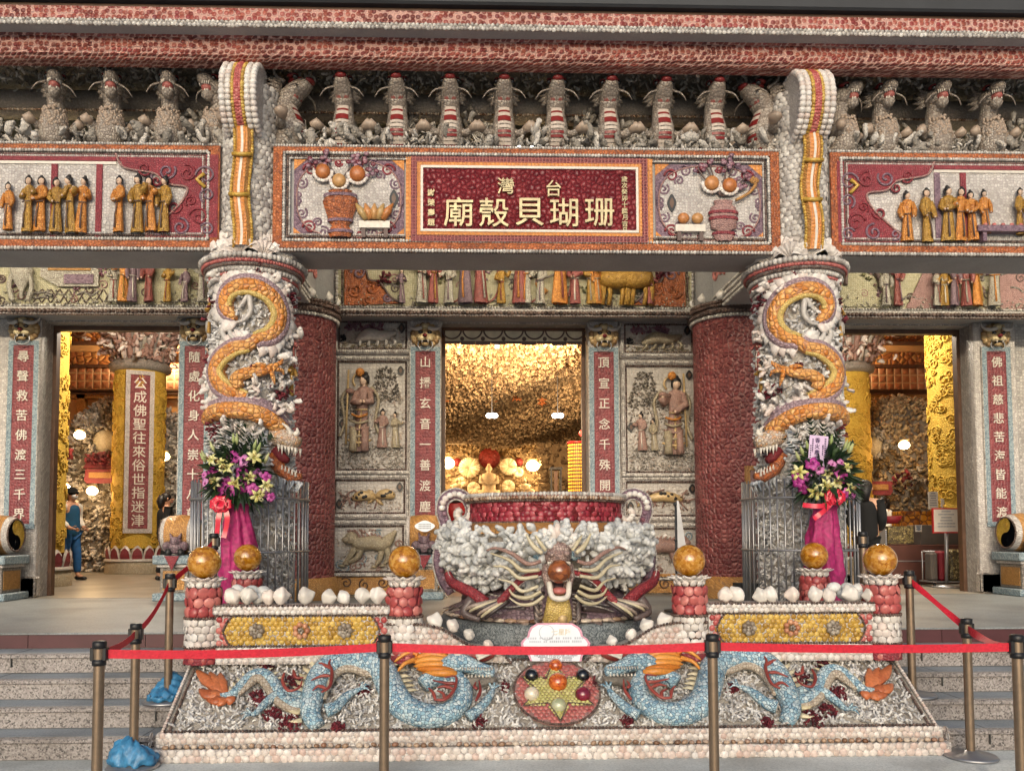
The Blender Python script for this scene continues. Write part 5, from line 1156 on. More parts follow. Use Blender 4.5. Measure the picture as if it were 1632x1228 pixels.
M['fd_tan'] = plainm('tan_shell', c(158, 140, 124), .45, var=.2, ns=20); M['fd_skin'] = shellm('fish_scale', [c(138, 126, 116), c(166, 155, 144), c(184, 174, 162)], c(120, 108, 98), .028, axis='3d', rand=.6)
M['fd_belly'] = plainm('belly_white', c(186, 172, 160), .5, ns=50); M['fd_red'] = rndm('belly_red', [c(110, 28, 30), c(140, 44, 42)], ns=40)
def fishdragon(open_mouth, name, label, group):
    """bracket sculpture, local origin at its foot, facing -Y, about 0.75 m tall"""
    t = thing(name, label, 'fish dragon', (0, 0, 0), group)
    mb = MB(); fat = 1.35 if open_mouth else 1.0
    path = smooth_path([(0, .12, -.02), (0, .02, .1), (0, -.03, .22), (0, .0, .36), (0, .02, .47), (0, -.03, .56)], 5)
    mb.tube(path, np.interp(np.linspace(0, 1, len(path)), [0, .25, .5, .75, 1], [.09 * fat, .105 * fat, .098 * fat, .08, .082]), 16); part('body', mb, 'fd_skin', t)
    if not open_mouth:
        mb = MB()
        for i in range(4, 21):
            p, q = path[i], path[i + 1]; w = np.interp(i / 25, [0, .25, .5, .75, 1], [.09, .105, .098, .08, .08])
            n_ = Vector((0, -(q - p).z, (q - p).y)).normalized(); V = []
            for pt in (p, q):
                for k in range(6): a = (-.5 + k / 5) * 1.1; V.append(tuple(pt + n_ * (w * 1.05 * math.cos(a)) + Vector((w * 1.05 * math.sin(a), 0, 0))))
            mb.raw(V, [[(k, k + 1, 7 + k, 6 + k) for k in range(5)]], 1 if (i // 2) % 2 == 0 and i < 17 else 0, True)
        part('belly_plates', mb, ['fd_belly', 'fd_red'], t)
    mb = MB(); hz = .6
    if open_mouth:
        mb.ball((0, -.02, hz + .02), (.1, .11, .09), 14, 10, 0)
        mb.tube([(0, -.06, hz + .07), (0, -.15, hz + .075), (0, -.2, hz + .06)], [.075, .065, .035], 10, 0); mb.tube([(0, -.05, hz - .035), (0, -.12, hz - .065), (0, -.16, hz - .065)], [.06, .052, .03], 10, 0)
        mb.ball((0, -.11, hz + .0), (.052, .06, .045), 10, 8, 1)
        for s_ in (-1, 1):
            for j in range(4): mb.tube([(s_ * (.055 - .01 * j), -.13 - .015 * j, hz + .045), (s_ * (.055 - .01 * j), -.135 - .015 * j, hz + .01)], [.009, .002], 5, 2)
            for j in range(3): mb.tube([(s_ * (.04 - .008 * j), -.13 - .01 * j, hz - .045), (s_ * (.04 - .008 * j), -.13 - .01 * j, hz - .015)], [.008, .002], 5, 2)
    else:
        mb.tube(smooth_path([(0, .02, .53), (0, -.05, .60), (0, -.13, .655), (0, -.19, .68)], 4), [.078, .082, .085, .085, .085, .083, .08, .076, .07, .064, .056, .05, .036], 12, 0)
        mb.ball((0, -.19, .69), (.05, .035, .028), 10, 7, 3); mb.ball((0, -.08, .70), (.07, .08, .04), 12, 8, 3)
        mb.tube([(0, -.04, .50), (0, -.085, .55), (0, -.125, .59)], [.05, .055, .035], 10, 1, flat=.4, up=(0, -.7, .6))
    for s_ in (-1, 1):
        ez = hz + .085 if open_mouth else .705; ey = -.09 if open_mouth else -.1
        mb.ball((s_ * .068, ey, ez), .024, 8, 6, 4); mb.ball((s_ * .062, ey + .03, ez + .025), (.03, .05, .02), 8, 6, 3)
        mb.tube(smooth_path([(s_ * .07, -.12, hz + .02), (s_ * .14, -.14, hz - .02), (s_ * .19, -.12, hz - .08)], 4), np.linspace(.012, .004, 9), 5, 0)
        mb.tube(smooth_path([(s_ * .06, .0, hz + .08), (s_ * .1, .06, hz + .14), (s_ * .13, .05, hz + .2)], 4), np.linspace(.02, .006, 9), 6, 0)
    for i in range(11):
        a = -2.1 + 4.2 * i / 10; d = Vector((math.sin(a), .25, math.cos(a) * .9)); b = Vector((0, .02, hz + .03)); mb.tube([b + d * .06, b + d * .115 + Vector((0, .02, 0)), b + d * .15 + Vector((0, .06, .02))], [.03, .022, .004], 6, 0)
    S_ = 1.06 if open_mouth else .98; mb.V = [(v - np.array([0, -.02, hz])) * np.array([S_, S_, S_]) + np.array([0, -.02, hz + .0]) for v in mb.V]
    part('head', mb, ['fd_skin', 'pinkmouth', 'ivory', 'fd_red', 'black_gloss'], t)
    if open_mouth:
        mb = MB(); pts = []; nn = []
        for i in range(150):
            a = random.uniform(-1.25, 1.25); f = random.uniform(.06, .42); y0 = np.interp(f, [0, .22, .42], [.08, -.03, .01]); w = .1 * fat; q = (w * math.sin(a) * (1 - abs(f - .22) * 1.2), y0 - w * math.cos(a), f); pts.append(q); nn.append((math.sin(a), -math.cos(a), 0))
        place(mb, DOME6, pts, np.array(nn), .016, .016, .014); part('belly_shells', mb, 'fd_tan', t)
    for s_ in (-1, 1):
        mb = MB(); mb.tube(smooth_path([(s_ * .07, .02, .26), (s_ * .13, -.02, .22), (s_ * .18, -.06, .24)], 4), np.linspace(.045, .03, 9), 8, 0)
        mb.tube([(s_ * .17, -.06, .24), (s_ * .23, -.09, .265), (s_ * .27, -.1, .25)], [.03, .055, .02], 9, 1); part('fin', mb, ['fd_skin', 'fd_tan'], t)
    return t
fa = fishdragon(False, 'fish_dragon', 'striped fish-dragon bracket', 'fish-dragons under the eave beam')
fb = fishdragon(True, 'fish_dragon', 'open-mouthed fish-dragon bracket', 'fish-dragons under the eave beam')
Yd = 8.17
spots = [(548, 'first', 0), (634, 'second', 0), (718, 'third', 0), (803, 'fourth', 0), (886, 'fifth', 0), (970, 'sixth', 0), (1055, 'seventh', 0), (1138, 'eighth', 0)]
first = True
for u, o_, rz in spots:
    lab = 'red and white striped fish-dragon bracket facing forward, %s of eight from the left' % o_; loc = (PX(u, Yd, 190), Yd, zT)
    if first: fa.location = loc; fa.scale = (1.18, 1.15, 1.04); fa['label'] = lab; first = False
    else: dup(fa, loc, 0, lab)
for u, rz, s_ in ((460, 1.25, 'left'), (1216, -1.25, 'right')): dup(fa, (PX(u, Yd, 190), Yd, zT), rz, 'striped fish-dragon bracket seen from the side beside the %s scroll drum' % s_, (1.45, 1.3, 1.05))
first = True
for u, lab, rz in ((88, 'first open-mouthed fish-dragon bracket of the left bay, nearest the photo edge', .35), (178, 'second open-mouthed fish-dragon bracket of the left bay', .3), (270, 'third open-mouthed fish-dragon bracket of the left bay', .2), (348, 'open-mouthed fish-dragon tucked against the left scroll drum', -.75),
                  (1340, 'open-mouthed fish-dragon tucked against the right scroll drum', .75), (1405, 'first open-mouthed fish-dragon bracket of the right bay', .15), (1490, 'second open-mouthed fish-dragon bracket of the right bay', .1), (1576, 'third open-mouthed fish-dragon bracket of the right bay', .05)):
    loc = (PX(u, Yd, 190), Yd, zT)
    if first: fb.scale = (1.0, 1.05, 1.05); fb.location = loc; fb.rotation_euler = (0, 0, rz); fb['label'] = lab; first = False
    else: dup(fb, loc, rz, lab)

# ------------------------------------------------------------ dragon columns
RC = .375
M['snout'] = shellm('pearl_snout', [c(190, 160, 120), c(208, 200, 192), c(206, 150, 96)], c(150, 130, 116), .028, axis='3d', rand=.8); M['mouth'] = plainm('crimson_mouth', c(104, 26, 32), .75, var=.3, ns=40, bump=.5); M['fur'] = rndm('blue_grey_mane', [c(120, 128, 140), c(172, 178, 186), c(200, 202, 204)], ns=60)
M['claworange'] = M['orange_scale']
def dragon_column(sg, sd):
    cx, cy = sg * 2.80, YC
    t = thing('dragon_column', 'round coral column with an orange dragon coiled round it, %s of the urn' % sd, 'column', (cx, cy, .73))
    def cp(X, Z, h=0.0):                                # photo zoom coords of the left column -> point on its surface
        u, v = 300 + X / 3.07, 370 + Z / 3.07
        dx = (u - 403) * 8.0 / 1300; z = PZ(v, 7.95, 403 if True else 0)
        a = math.asin(max(-.97, min(.97, dx / .44))) * 1.0 + .27
        r_ = RC + h
        return Vector((cx - sg * r_ * math.sin(a), cy - r_ * math.cos(a), z))
    mb = MB(); mb.lathe([(RC, .733), (RC, 4.3)], (cx, cy, 0), 48, 0); part('shaft', mb, 'coral_grey', t)  # shaft coloured darker than the coral skin to paint shadow into its gaps
    mb = MB(); N_ = 3600; a = rng.uniform(-2.1, 2.1, N_); z = rng.uniform(.75, 4.25, N_)
    pts = np.stack([cx + (RC - .005) * np.sin(a), cy - (RC - .005) * np.cos(a), z], 1); nr = np.stack([np.sin(a), -np.cos(a), 0 * a], 1)
    scatter(mb, WORM, pts, nr, .06, .115, 0, .9)
    q = part('coral_skin', mb, 'coral_white', t); q['kind'] = 'stuff'
    # capital: flared mouldings and a crown of large white shells
    mb = MB(); mb.lathe([(RC, 3.98), (RC + .045, 4.03), (RC + .065, 4.10), (RC + .11, 4.17), (RC + .13, 4.24), (.2, 4.25)], (cx, cy, 0), 64, 0)
    for z_, rr, br, m in ((3.99, RC + .03, .02, 1), (4.035, RC + .05, .026, 1), (4.075, RC + .06, .017, 2), (4.115, RC + .075, .026, 1), (4.15, RC + .098, .015, 3), (4.185, RC + .12, .02, 2), (4.235, RC + .135, .032, 1)):
        beads(mb, [(cx + rr * math.sin(a), cy - rr * math.cos(a), z_) for a in np.linspace(0, 6.283, 90)], br, m, gap=1.45)
    part('capital', mb, ['white_fine', 'bead_white', 'dom_rose', 'bead_dark'], t)
    mb = MB()
    for i in range(17):                                  # fan shells
        a = -1.9 + i * .235 + random.uniform(-.05, .05); o = Vector((math.sin(a), -math.cos(a), 0)); tn = Vector((math.cos(a), math.sin(a), 0)); z_ = 4.26 + (.10 if i % 2 else 0)
        b = Vector((cx, cy, z_)) + o * (RC + (-.02 if i % 2 else .05)); S = random.uniform(.14, .19); lean = random.uniform(-.5, .5); V = []; nr_ = 7
        for k in range(2 * nr_ + 1):
            th = (k / (2 * nr_) - .5) * 2.5 + lean * .5; rid = 1.0 if k % 2 == 0 else .93
            for f, bul in ((.12, .0), (.5, .04), (.8, .045), (1.0, .02)):
                V.append(tuple(b + (tn * math.sin(th) + Vector((0, 0, 1)) * math.cos(th)) * S * f * (1.05 if k % 2 == 0 else 1) + o * (bul + (.012 if k % 2 == 0 else -.004))))
        F = [(k * 4 + j, k * 4 + 4 + j, k * 4 + 5 + j, k * 4 + 1 + j) for k in range(2 * nr_) for j in range(3)]
        mb.raw(V, [F], 0, False, random.random())
    part('shell_crown', mb, 'dom_white', t)
    # the dragon: one long body in three visible bends
    dr_mb = MB()
    def run(pts, hs, rad, m=0, n=14, mbx=None, k=6):
        q = smooth_path([cp(x, y, h) for (x, y), h in zip(pts, hs if hasattr(hs, '__len__') else [hs] * len(pts))], k)
        (mbx or dr_mb).tube(q, np.interp(np.linspace(0, 1, len(q)), np.linspace(0, 1, len(rad)), rad), n, m); return q
    up_loop = [(232, 432), (196, 400), (182, 350), (205, 300), (260, 274), (330, 278), (400, 315), (436, 380), (430, 450), (390, 505), (340, 525), (290, 560), (230, 575), (170, 620), (145, 680), (165, 745), (220, 790), (290, 812)]
    r1 = [.03, .065, .075, .08, .084, .088, .088, .088, .084, .075, .062, .066, .075, .084, .088, .086, .075, .045]
    q1 = run(up_loop, .05, r1)
    low = [(85, 915), (130, 885), (200, 872), (280, 876), (360, 896), (430, 935), (470, 965)]
    q2 = run(low, .06, [.06, .085, .09, .09, .09, .085, .07])
    drg = part('dragon', dr_mb, 'orange_scale', t)
    mb = MB()                                             # lilac scaled back on the outer side
    def side(q, rad, s_, mbx, m, w0, lift=.3):
        o_ = []
        for i, p in enumerate(q):
            tt = (q[min(i + 1, len(q) - 1)] - q[max(i - 1, 0)]).normalized(); nn = Vector((p.x - cx, p.y - cy, 0)).normalized()
            f = i / (len(q) - 1); rr = np.interp(f, np.linspace(0, 1, len(rad)), rad); o_.append((p + tt.cross(nn) * (s_ * rr * .8) + nn * rr * lift, w0 * rr))
        mbx.tube([a for a, b in o_], [b for a, b in o_], 9, m); return [a for a, b in o_]
    e1 = side(q1[:64], r1[:11], sg, mb, 0, .62, .12); e1b = side(q1[62:], r1[10:], -sg, mb, 0, .62, .12); e2 = side(q2, [.06, .085, .09, .09, .09, .085, .07], sg * 1, mb, 0, .62, .1)
    run([(180, 815), (260, 838), (350, 848), (430, 872), (490, 900)], .03, [.05, .075, .08, .07, .05], 0, 12, mb)
    part('scaled_back', mb, 'lilac_scale', drg)
    mb = MB(); side(q1[8:62], r1[1:11], -sg, mb, 0, .4, .34); part('belly', mb, 'belly', drg)
    mb = MB(); side(q1[66:], r1[11:], sg, mb, 0, .38, .34); part('belly', mb, 'belly', drg)
    mb = MB()                                             # white fins along the back
    def fins(e, s_, ln, step):
        for i in range(1, len(e) - 1, step):
            p = e[i]; tt = (e[i + 1] - e[i - 1]).normalized(); nn = Vector((p.x - cx, p.y - cy, 0)).normalized(); o = tt.cross(nn) * s_
            L = ln * random.uniform(.75, 1.25); mb.tube([p, p + o * L * .6 + tt * L * .1 + nn * .01, p + o * L + tt * L * .4], [L * .42, L * .36, .006], 7, flat=.35, up=nn, r=random.random())
    fins(e1, sg, .125, 2); fins(e1b, -sg, .115, 2); fins(e2, sg, .09, 2); part('fins', mb, 'dom_white', drg)
    mb = MB()                                             # curling cloud tails in grey white
    for pts in ([(150, 185), (200, 190), (250, 195), (285, 225), (290, 265)], [(110, 295), (150, 262), (185, 285), (170, 320)], [(100, 500), (95, 420), (130, 375), (155, 400)], [(215, 560), (185, 530), (170, 480), (200, 460)], [(240, 545), (215, 515), (200, 480)], [(245, 385), (270, 350), (292, 315), (298, 345), (300, 400), (270, 440), (230, 450)], [(495, 405), (525, 440), (535, 500)]):
        run(pts, .06, [.014, .026, .03, .024, .008], 0, 8, mb, 5)
    part('cloud_tails', mb, 'bead_white', drg)
    mb = MB(); q = run([(260, 770), (240, 730), (280, 700), (340, 690), (385, 670), (410, 655)], .08, [.05, .062, .06, .05, .042, .032], 0, 10, mb)
    for pts in ([(400, 660), (435, 635), (445, 615)], [(400, 668), (440, 670), (452, 690)], [(395, 680), (405, 715), (412, 745)], [(370, 660), (340, 655), (312, 662)]): run(pts, .1, [.026, .022, .006], 0, 7, mb, 4)
    part('claw', mb, 'orange_scale', drg)
    mb = MB()                                             # head turned out from the column with gaping jaws
    hc = cp(452, 1010, .07); o = Vector((hc.x - cx, hc.y - cy, 0)).normalized(); tn = Vector((-sg * math.cos(0), 0, 0)); 
    f = (tn * .72 + o * .5 + Vector((0, 0, -.12))).normalized(); up = Vector((0, 0, 1)); sd_ = f.cross(up).normalized()
    def h_(a, b, s_=0.0): return hc + f * a + up * b + sd_ * s_
    mb.tube([h_(-.12, .06), h_(-.02, .03), h_(.1, .0), h_(.2, -.01)], [.085, .1, .085, .05], 12, 0)
    mb.tube([h_(.06, .02), h_(.13, .05), h_(.18, .09), h_(.17, .13)], [.04, .035, .026, .008], 9, 1)
    mb.tube([h_(-.1, -.16), h_(.0, -.3), h_(.12, -.36), h_(.22, -.34)], [.07, .065, .055, .03], 10, 2)
    mb.tube([h_(-.06, -.1), h_(.02, -.18), h_(.08, -.2)], [.06, .055, .03], 9, 3)
    for i in range(6):
        for s_ in (-1, 1): mb.tube([h_(.0 + i * .036, -.05 - i * .004, s_ * .05), h_(.0 + i * .036, -.12 - (i % 2) * .03, s_ * .05)], [.018, .003], 6, 1); mb.tube([h_(-.0 + i * .036, -.28 - i * .014, s_ * .045), h_(0 + i * .036, -.23 - i * .012, s_ * .045)], [.015, .003], 6, 1)
    mb.ball(h_(-.0, .12, .03), .05, 12, 9, 4); mb.ball(h_(.02, .125, .055), .024, 8, 6, 5); mb.ball(h_(-.0, .12, -.04), .05, 12, 9, 4)
    for pts in ([(.12, .06, .03), (.1, .12, .06), (.04, .16, .07)], [(-.1, .1, .08), (-.2, .25, .1), (-.16, .36, .12)], [(-.1, .1, -.08), (-.24, .2, -.1), (-.24, .34, -.12)]): mb.tube(smooth_path([h_(*p) for p in pts], 4), np.linspace(.03, .006, 9), 7, 1)
    for i in range(16):
        a = i / 16 * 6.28; mb.tube(smooth_path([h_(-.1, -.02 + .1 * math.sin(a), .1 * math.cos(a)), h_(-.2, -.05 + .2 * math.sin(a), .17 * math.cos(a)), h_(-.24 + .05 * math.sin(i), -.1 + .27 * math.sin(a), .2 * math.cos(a))], 4), np.linspace(.032, .006, 9), 6, 6, r=random.random())
    for i in range(9): mb.tube(smooth_path([h_(-.02 + .03 * i, -.34 - .01 * i, .0), h_(.0 + .03 * i, -.42, .02 * (i % 3)), h_(-.04 + .03 * i, -.5, .03 * (i % 3))], 3), np.linspace(.026, .005, 7), 6, 6, r=random.random())
    part('head', mb, ['snout', 'ivory', 'orange_fine', 'mouth', 'dom_rose', 'black_gloss', 'fur'], drg)
    # flowers and figures set into the coral
    mb = MB()
    for x, y, s_ in ((490, 300, 1.4), (495, 330, 1.0), (105, 615, .8), (455, 770, 1.3), (130, 340, .8), (130, 960, 1.2), (330, 655, .5), (350, 190, .9), (480, 1060, 1.0), (60, 400, .8)):
        p = cp(x, y, .03); k = int(26 * s_); nn = (p - Vector((cx, cy, p.z))).normalized(); scatter(mb, CORAL, np.array([tuple(p)]) + rng.normal(0, .035 * s_, (k, 3)), tuple(nn), .035, .055, 0, .6)
    part('red_coral', mb, 'coral_red', t)
    for x, y, kk in ((515, 640, 'robe_rose'), (505, 780, 'robe_gold'), (35, 480, 'robe_gold'), (25, 720, 'robe_rose'), (455, 1150, 'robe_pale')):
        mb = rfig(.36, None, None, None, int(x), .3); p = cp(x, y, .06); mb.xf(Matrix.Translation(p) @ Matrix.Rotation(math.atan2(p.x - cx, -(p.y - cy)), 4, 'Z')); part('small_figure', mb, [kk, 'ivory', 'skin', 'hair'], t)
    mb = MB()
    for x, y in ((470, 740), (430, 860), (120, 820), (100, 700), (480, 620), (380, 900), (330, 1000), (200, 960), (470, 240), (410, 260), (150, 240), (500, 470), (330, 770), (480, 830)):
        p = cp(x, y, .02); nn = (p - Vector((cx, cy, p.z))).normalized(); k = 10; mb = MB(); scatter(mb, PETAL, np.array([tuple(p)]) + rng.normal(0, .04, (k, 3)), tuple(nn), .07, .12, 0, .6); part('pale_flower', mb, 'dom_white', t)
    return t
dragon_column(-1, 'left'); dragon_column(1, 'right')

# ------------------------------------------------------------ figured friezes over the doors
def frieze(a, b, nm, figs):
    t = thing('door_frieze', 'cream mosaic frieze of robed figures above the %s doorway' % nm, 'frieze', ((a + b) / 2, YI, 4.5), 'friezes over the doors')
    z0, z1 = PZ(489, YI - .01), 5.4; mb = MB(); mb.box(a, b, YI - .02, YI - .001, z0, z1, 0); part('ground', mb, 'cream_fine', t)
    mb = MB()
    for x in (a, b): beads(mb, [(x, YI - .04, z0), (x, YI - .04, z1)], .024, 0, gap=1.8); beads(mb, [(x + (.07 if x == a else -.07), YI - .03, z0), (x + (.07 if x == a else -.07), YI - .03, z1)], .016, 1, gap=1.8)
    part('edge_beading', mb, ['bead_white', 'bead_dark'], t)
    for i, (u, h, rb, tr) in enumerate(figs):
        mb = rfig(h, None, None, None, 300 + i, .34); x = PX(u, YI - .1); mb.xf(Matrix.Translation((x, YI - .1, z0 + .02))); part('relief_figure', mb, [rb, tr, 'skin', 'hair'], t)
    mb = MB(); W_ = b - a
    for i in range(int(W_ * 9)):
        x, z = a + .1 + random.random() * (W_ - .2), z0 + random.uniform(.04, .55); k = i % 4
        if k < 2: mb.tube(spiral(x, z, YI - .03, random.uniform(.05, .09), 1.4, i, (-1) ** i), .009, 5, k)
        elif k == 2: mb.tube(smooth_path([(x + .09 * j, YI - .03, z + random.uniform(-.05, .05)) for j in range(4)], 3), .014, 5, 2)
        else: scatter(mb, CORAL, np.array([(x, YI - .025, z)]) + rng.normal(0, .035, (9, 3)) * (1, .1, 1), (0, -1, 0), .035, .06, 2 + i % 3)
    scatter(mb, WORM, np.stack([rng.uniform(a, b, int(W_ * 60)), np.full(int(W_ * 60), YI - .025), z0 + rng.random(int(W_ * 60)) ** 2 * .16], 1), (0, -1, 0), .04, .07, 5)
    part('relief_scrolls', mb, ['outline', 'pink_fine', 'grey_relief', 'relief_olive', 'dom_mauve', 'robe_pale'], t)['kind'] = 'stuff'
    return t, z0
M['relief_olive'] = coralm('olive_relief', [c(96, 96, 66), c(140, 136, 96)], .03)
fm, z0 = frieze(-2.3, 2.3, 'middle', [(672, .72, 'robe_pale', 'robe_rose'), (690, .72, 'robe_rose', 'robe_gold'), (742, .95, 'robe_mauve', 'robe_orange'), (768, .9, 'robe_rose', 'robe_pale'), (828, .95, 'robe_rose', 'robe_orange'), (838, .7, 'robe_pale', 'robe_orange'), (893, .95, 'robe_orange', 'robe_rose'), (715, .55, 'robe_pale', 'robe_mauve'), (800, .5, 'robe_gold', 'robe_rose'), (862, .55, 'robe_pale', 'robe_mauve'), (918, .6, 'robe_rose', 'ivory'), (640, .45, 'robe_mauve', 'robe_pale'), (1040, .45, 'robe_rose', 'robe_gold'), (945, .6, 'robe_gold', 'robe_pale'), (955, .6, 'robe_orange', 'robe_pale')])
for sg in (-1, 1):
    mb = MB(); out = [(sg * 2.2, z0), (sg * 1.45, z0 + .03), (sg * 1.6, z0 + .1), (sg * 1.75, z0 + .3), (sg * 1.9, z0 + .36), (sg * 1.95, z0 + .8), (sg * 2.2, z0 + .8)]
    mb.prism(out, YI - .05, YI - .02, 0)
    for i, (x, z, r_) in enumerate(((2.02, .42, .1), (1.85, .22, .09), (2.08, .18, .09), (1.65, .1, .06), (2.05, .65, .1), (1.9, .06, .06))): mb.tube(spiral(sg * x, z0 + z, YI - .055, r_, 1.5, i, sg), .016, 5, 1 if i % 3 else 2)
    mb.tube(smooth_path([(x, YI - .06, z) for x, z in out[1:-1]]), .016, 5, 3)
    part('cloud_corner', mb, ['orange_fine', 'orange_fine', 'purple_fine', 'outline'], fm)
for u, s_ in ((985, 1), (1015, -1)):
    mb = MB(); x = PX(u, YI - .1)
    mb.tube(smooth_path([(x - .2, YI - .1, z0 + .36), (x, YI - .12, z0 + .34), (x + .2, YI - .1, z0 + .37)], 3), [.1, .12, .13, .13, .13, .12, .1], 9, 0)
    for dx in (-.18, -.1, .12, .2): mb.tube([(x + dx, YI - .09, z0 + .33), (x + dx + .02, YI - .1, z0 + .16), (x + dx, YI - .09, z0 + .01)], [.05, .03, .03], 7, 0)
    part('horse', mb, 'robe_gold', fm)
mb = MB(); mb.tube([(PX(855, YI), YI - .05, z0 + .3), (PX(870, YI), YI - .06, z0 + .16)], [.02, .06], 7, 1)
for u0 in (735, 790, 858, 905):
    x = PX(u0, YI); mb.tube(smooth_path([(x - .2, YI - .05, z0 + .08), (x - .1, YI - .05, z0 + .05), (x, YI - .05, z0 + .12), (x + .05, YI - .05, z0 + .3), (x + .02, YI - .05, z0 + .5)]), .013, 5, 2)
k = 20
for u in (613, 1055): scatter(mb, CORAL, np.array([(PX(u, YI), YI - .05, z0 + .36 if u < 800 else z0 + .42)]) + rng.normal(0, .04, (k, 3)), (0, -1, 0), .05, .08, 3)
part('lute_and_ribbons', mb, ['robe_gold', 'ochre_fine', 'robe_rose', 'coral_red'], fm)
fl, z0 = frieze(-XL + 1, -3.1, 'left', [(192, .62, 'robe_orange', 'robe_gold'), (206, .6, 'robe_mauve', 'ivory'), (232, .64, 'robe_rose', 'robe_rose'), (320, .6, 'robe_pale', 'robe_mauve'), (262, .5, 'robe_gold', 'robe_rose'), (290, .46, 'robe_mauve', 'ivory'), (175, .5, 'robe_pale', 'robe_rose')])
mb = MB(); xa = PX(62, YI); xb = PX(155, YI)
mb.prism([(xa, z0 + .34), (xa + .22, z0 + .22), (xb, z0 + .22), (xb, z0 + .42), (xb - .1, z0 + .55), (xa, z0 + .5)], YI - .07, YI - .02, 0); mb.box(xa + .3, xb - .06, YI - .085, YI - .071, z0 + .25, z0 + .37, 1); mb.box(xa + .1, xb - .1, YI - .09, YI - .071, z0 + .42, z0 + .56, 2)
for i in range(9): mb.tube([(xa - .1 + i * .11, YI - .03, z0 + .02), (xa + i * .11, YI - .03, z0 + .19)], .008, 4, 3); mb.tube([(xa + i * .11, YI - .03, z0 + .02), (xa - .1 + i * .11, YI - .03, z0 + .19)], .008, 4, 3)
x = PX(33, YI); mb.lathe([(.02, 0), (.03, .1), (.13, .28), (.15, .36), (.1, .42)], (x, YI - .08, z0 + .06), 16, 0, sy=.6)
for s_ in (-1, 1): mb.tube(smooth_path([(x + s_ * .11, YI - .1, z0 + .36), (x + s_ * .14, YI - .1, z0 + .2), (x + s_ * .09, YI - .1, z0 + .02)]), .03, 7, 0)
part('altar_and_censer', mb, ['robe_pale', 'purple_fine', 'ochre_fine', 'outline'], fl)
fr, z0 = frieze(3.1, XL - 1, 'right', [(1438, .62, 'robe_rose', 'robe_mauve'), (1528, .72, 'robe_mauve', 'robe_rose'), (1548, .62, 'robe_rose', 'robe_pale'), (1566, .75, 'robe_orange', 'robe_gold'), (1592, .74, 'robe_pale', 'robe_orange'), (1418, .5, 'robe_pale', 'robe_mauve'), (1500, .48, 'robe_pale', 'robe_rose'), (1512, .5, 'robe_gold', 'ivory')])
mb = MB(); xa, xb = PX(1448, YI), PX(1520, YI); mb.prism([(xa, z0), (xb, z0), (xb - .1, z0 + .6), (xa + .3, z0 + .6)], YI - .04, YI - .02, 0); mb.box(PX(1600, YI), PX(1660, YI), YI - .03, YI - .02, z0, z0 + .6, 0); part('carpet', mb, ['pink_fine'], fr); mb = MB(); xa, xb = PX(1345, YI), PX(1420, YI)
mb.prism([(xa, z0 + .02), (xb, z0 + .02), (xb - .25, z0 + .36), (xa, z0 + .36)], YI - .035, YI - .02, 1); mb.tube(smooth_path([(xa + .05, YI - .05, z0 + .3), (xa + .1, YI - .05, z0 + .52), (xb - .2, YI - .05, z0 + .5), (xb - .1, YI - .05, z0 + .32)]), .03, 6, 2)
part('bed', mb, ['pink_fine', 'cream_fine', 'outline'], fr)
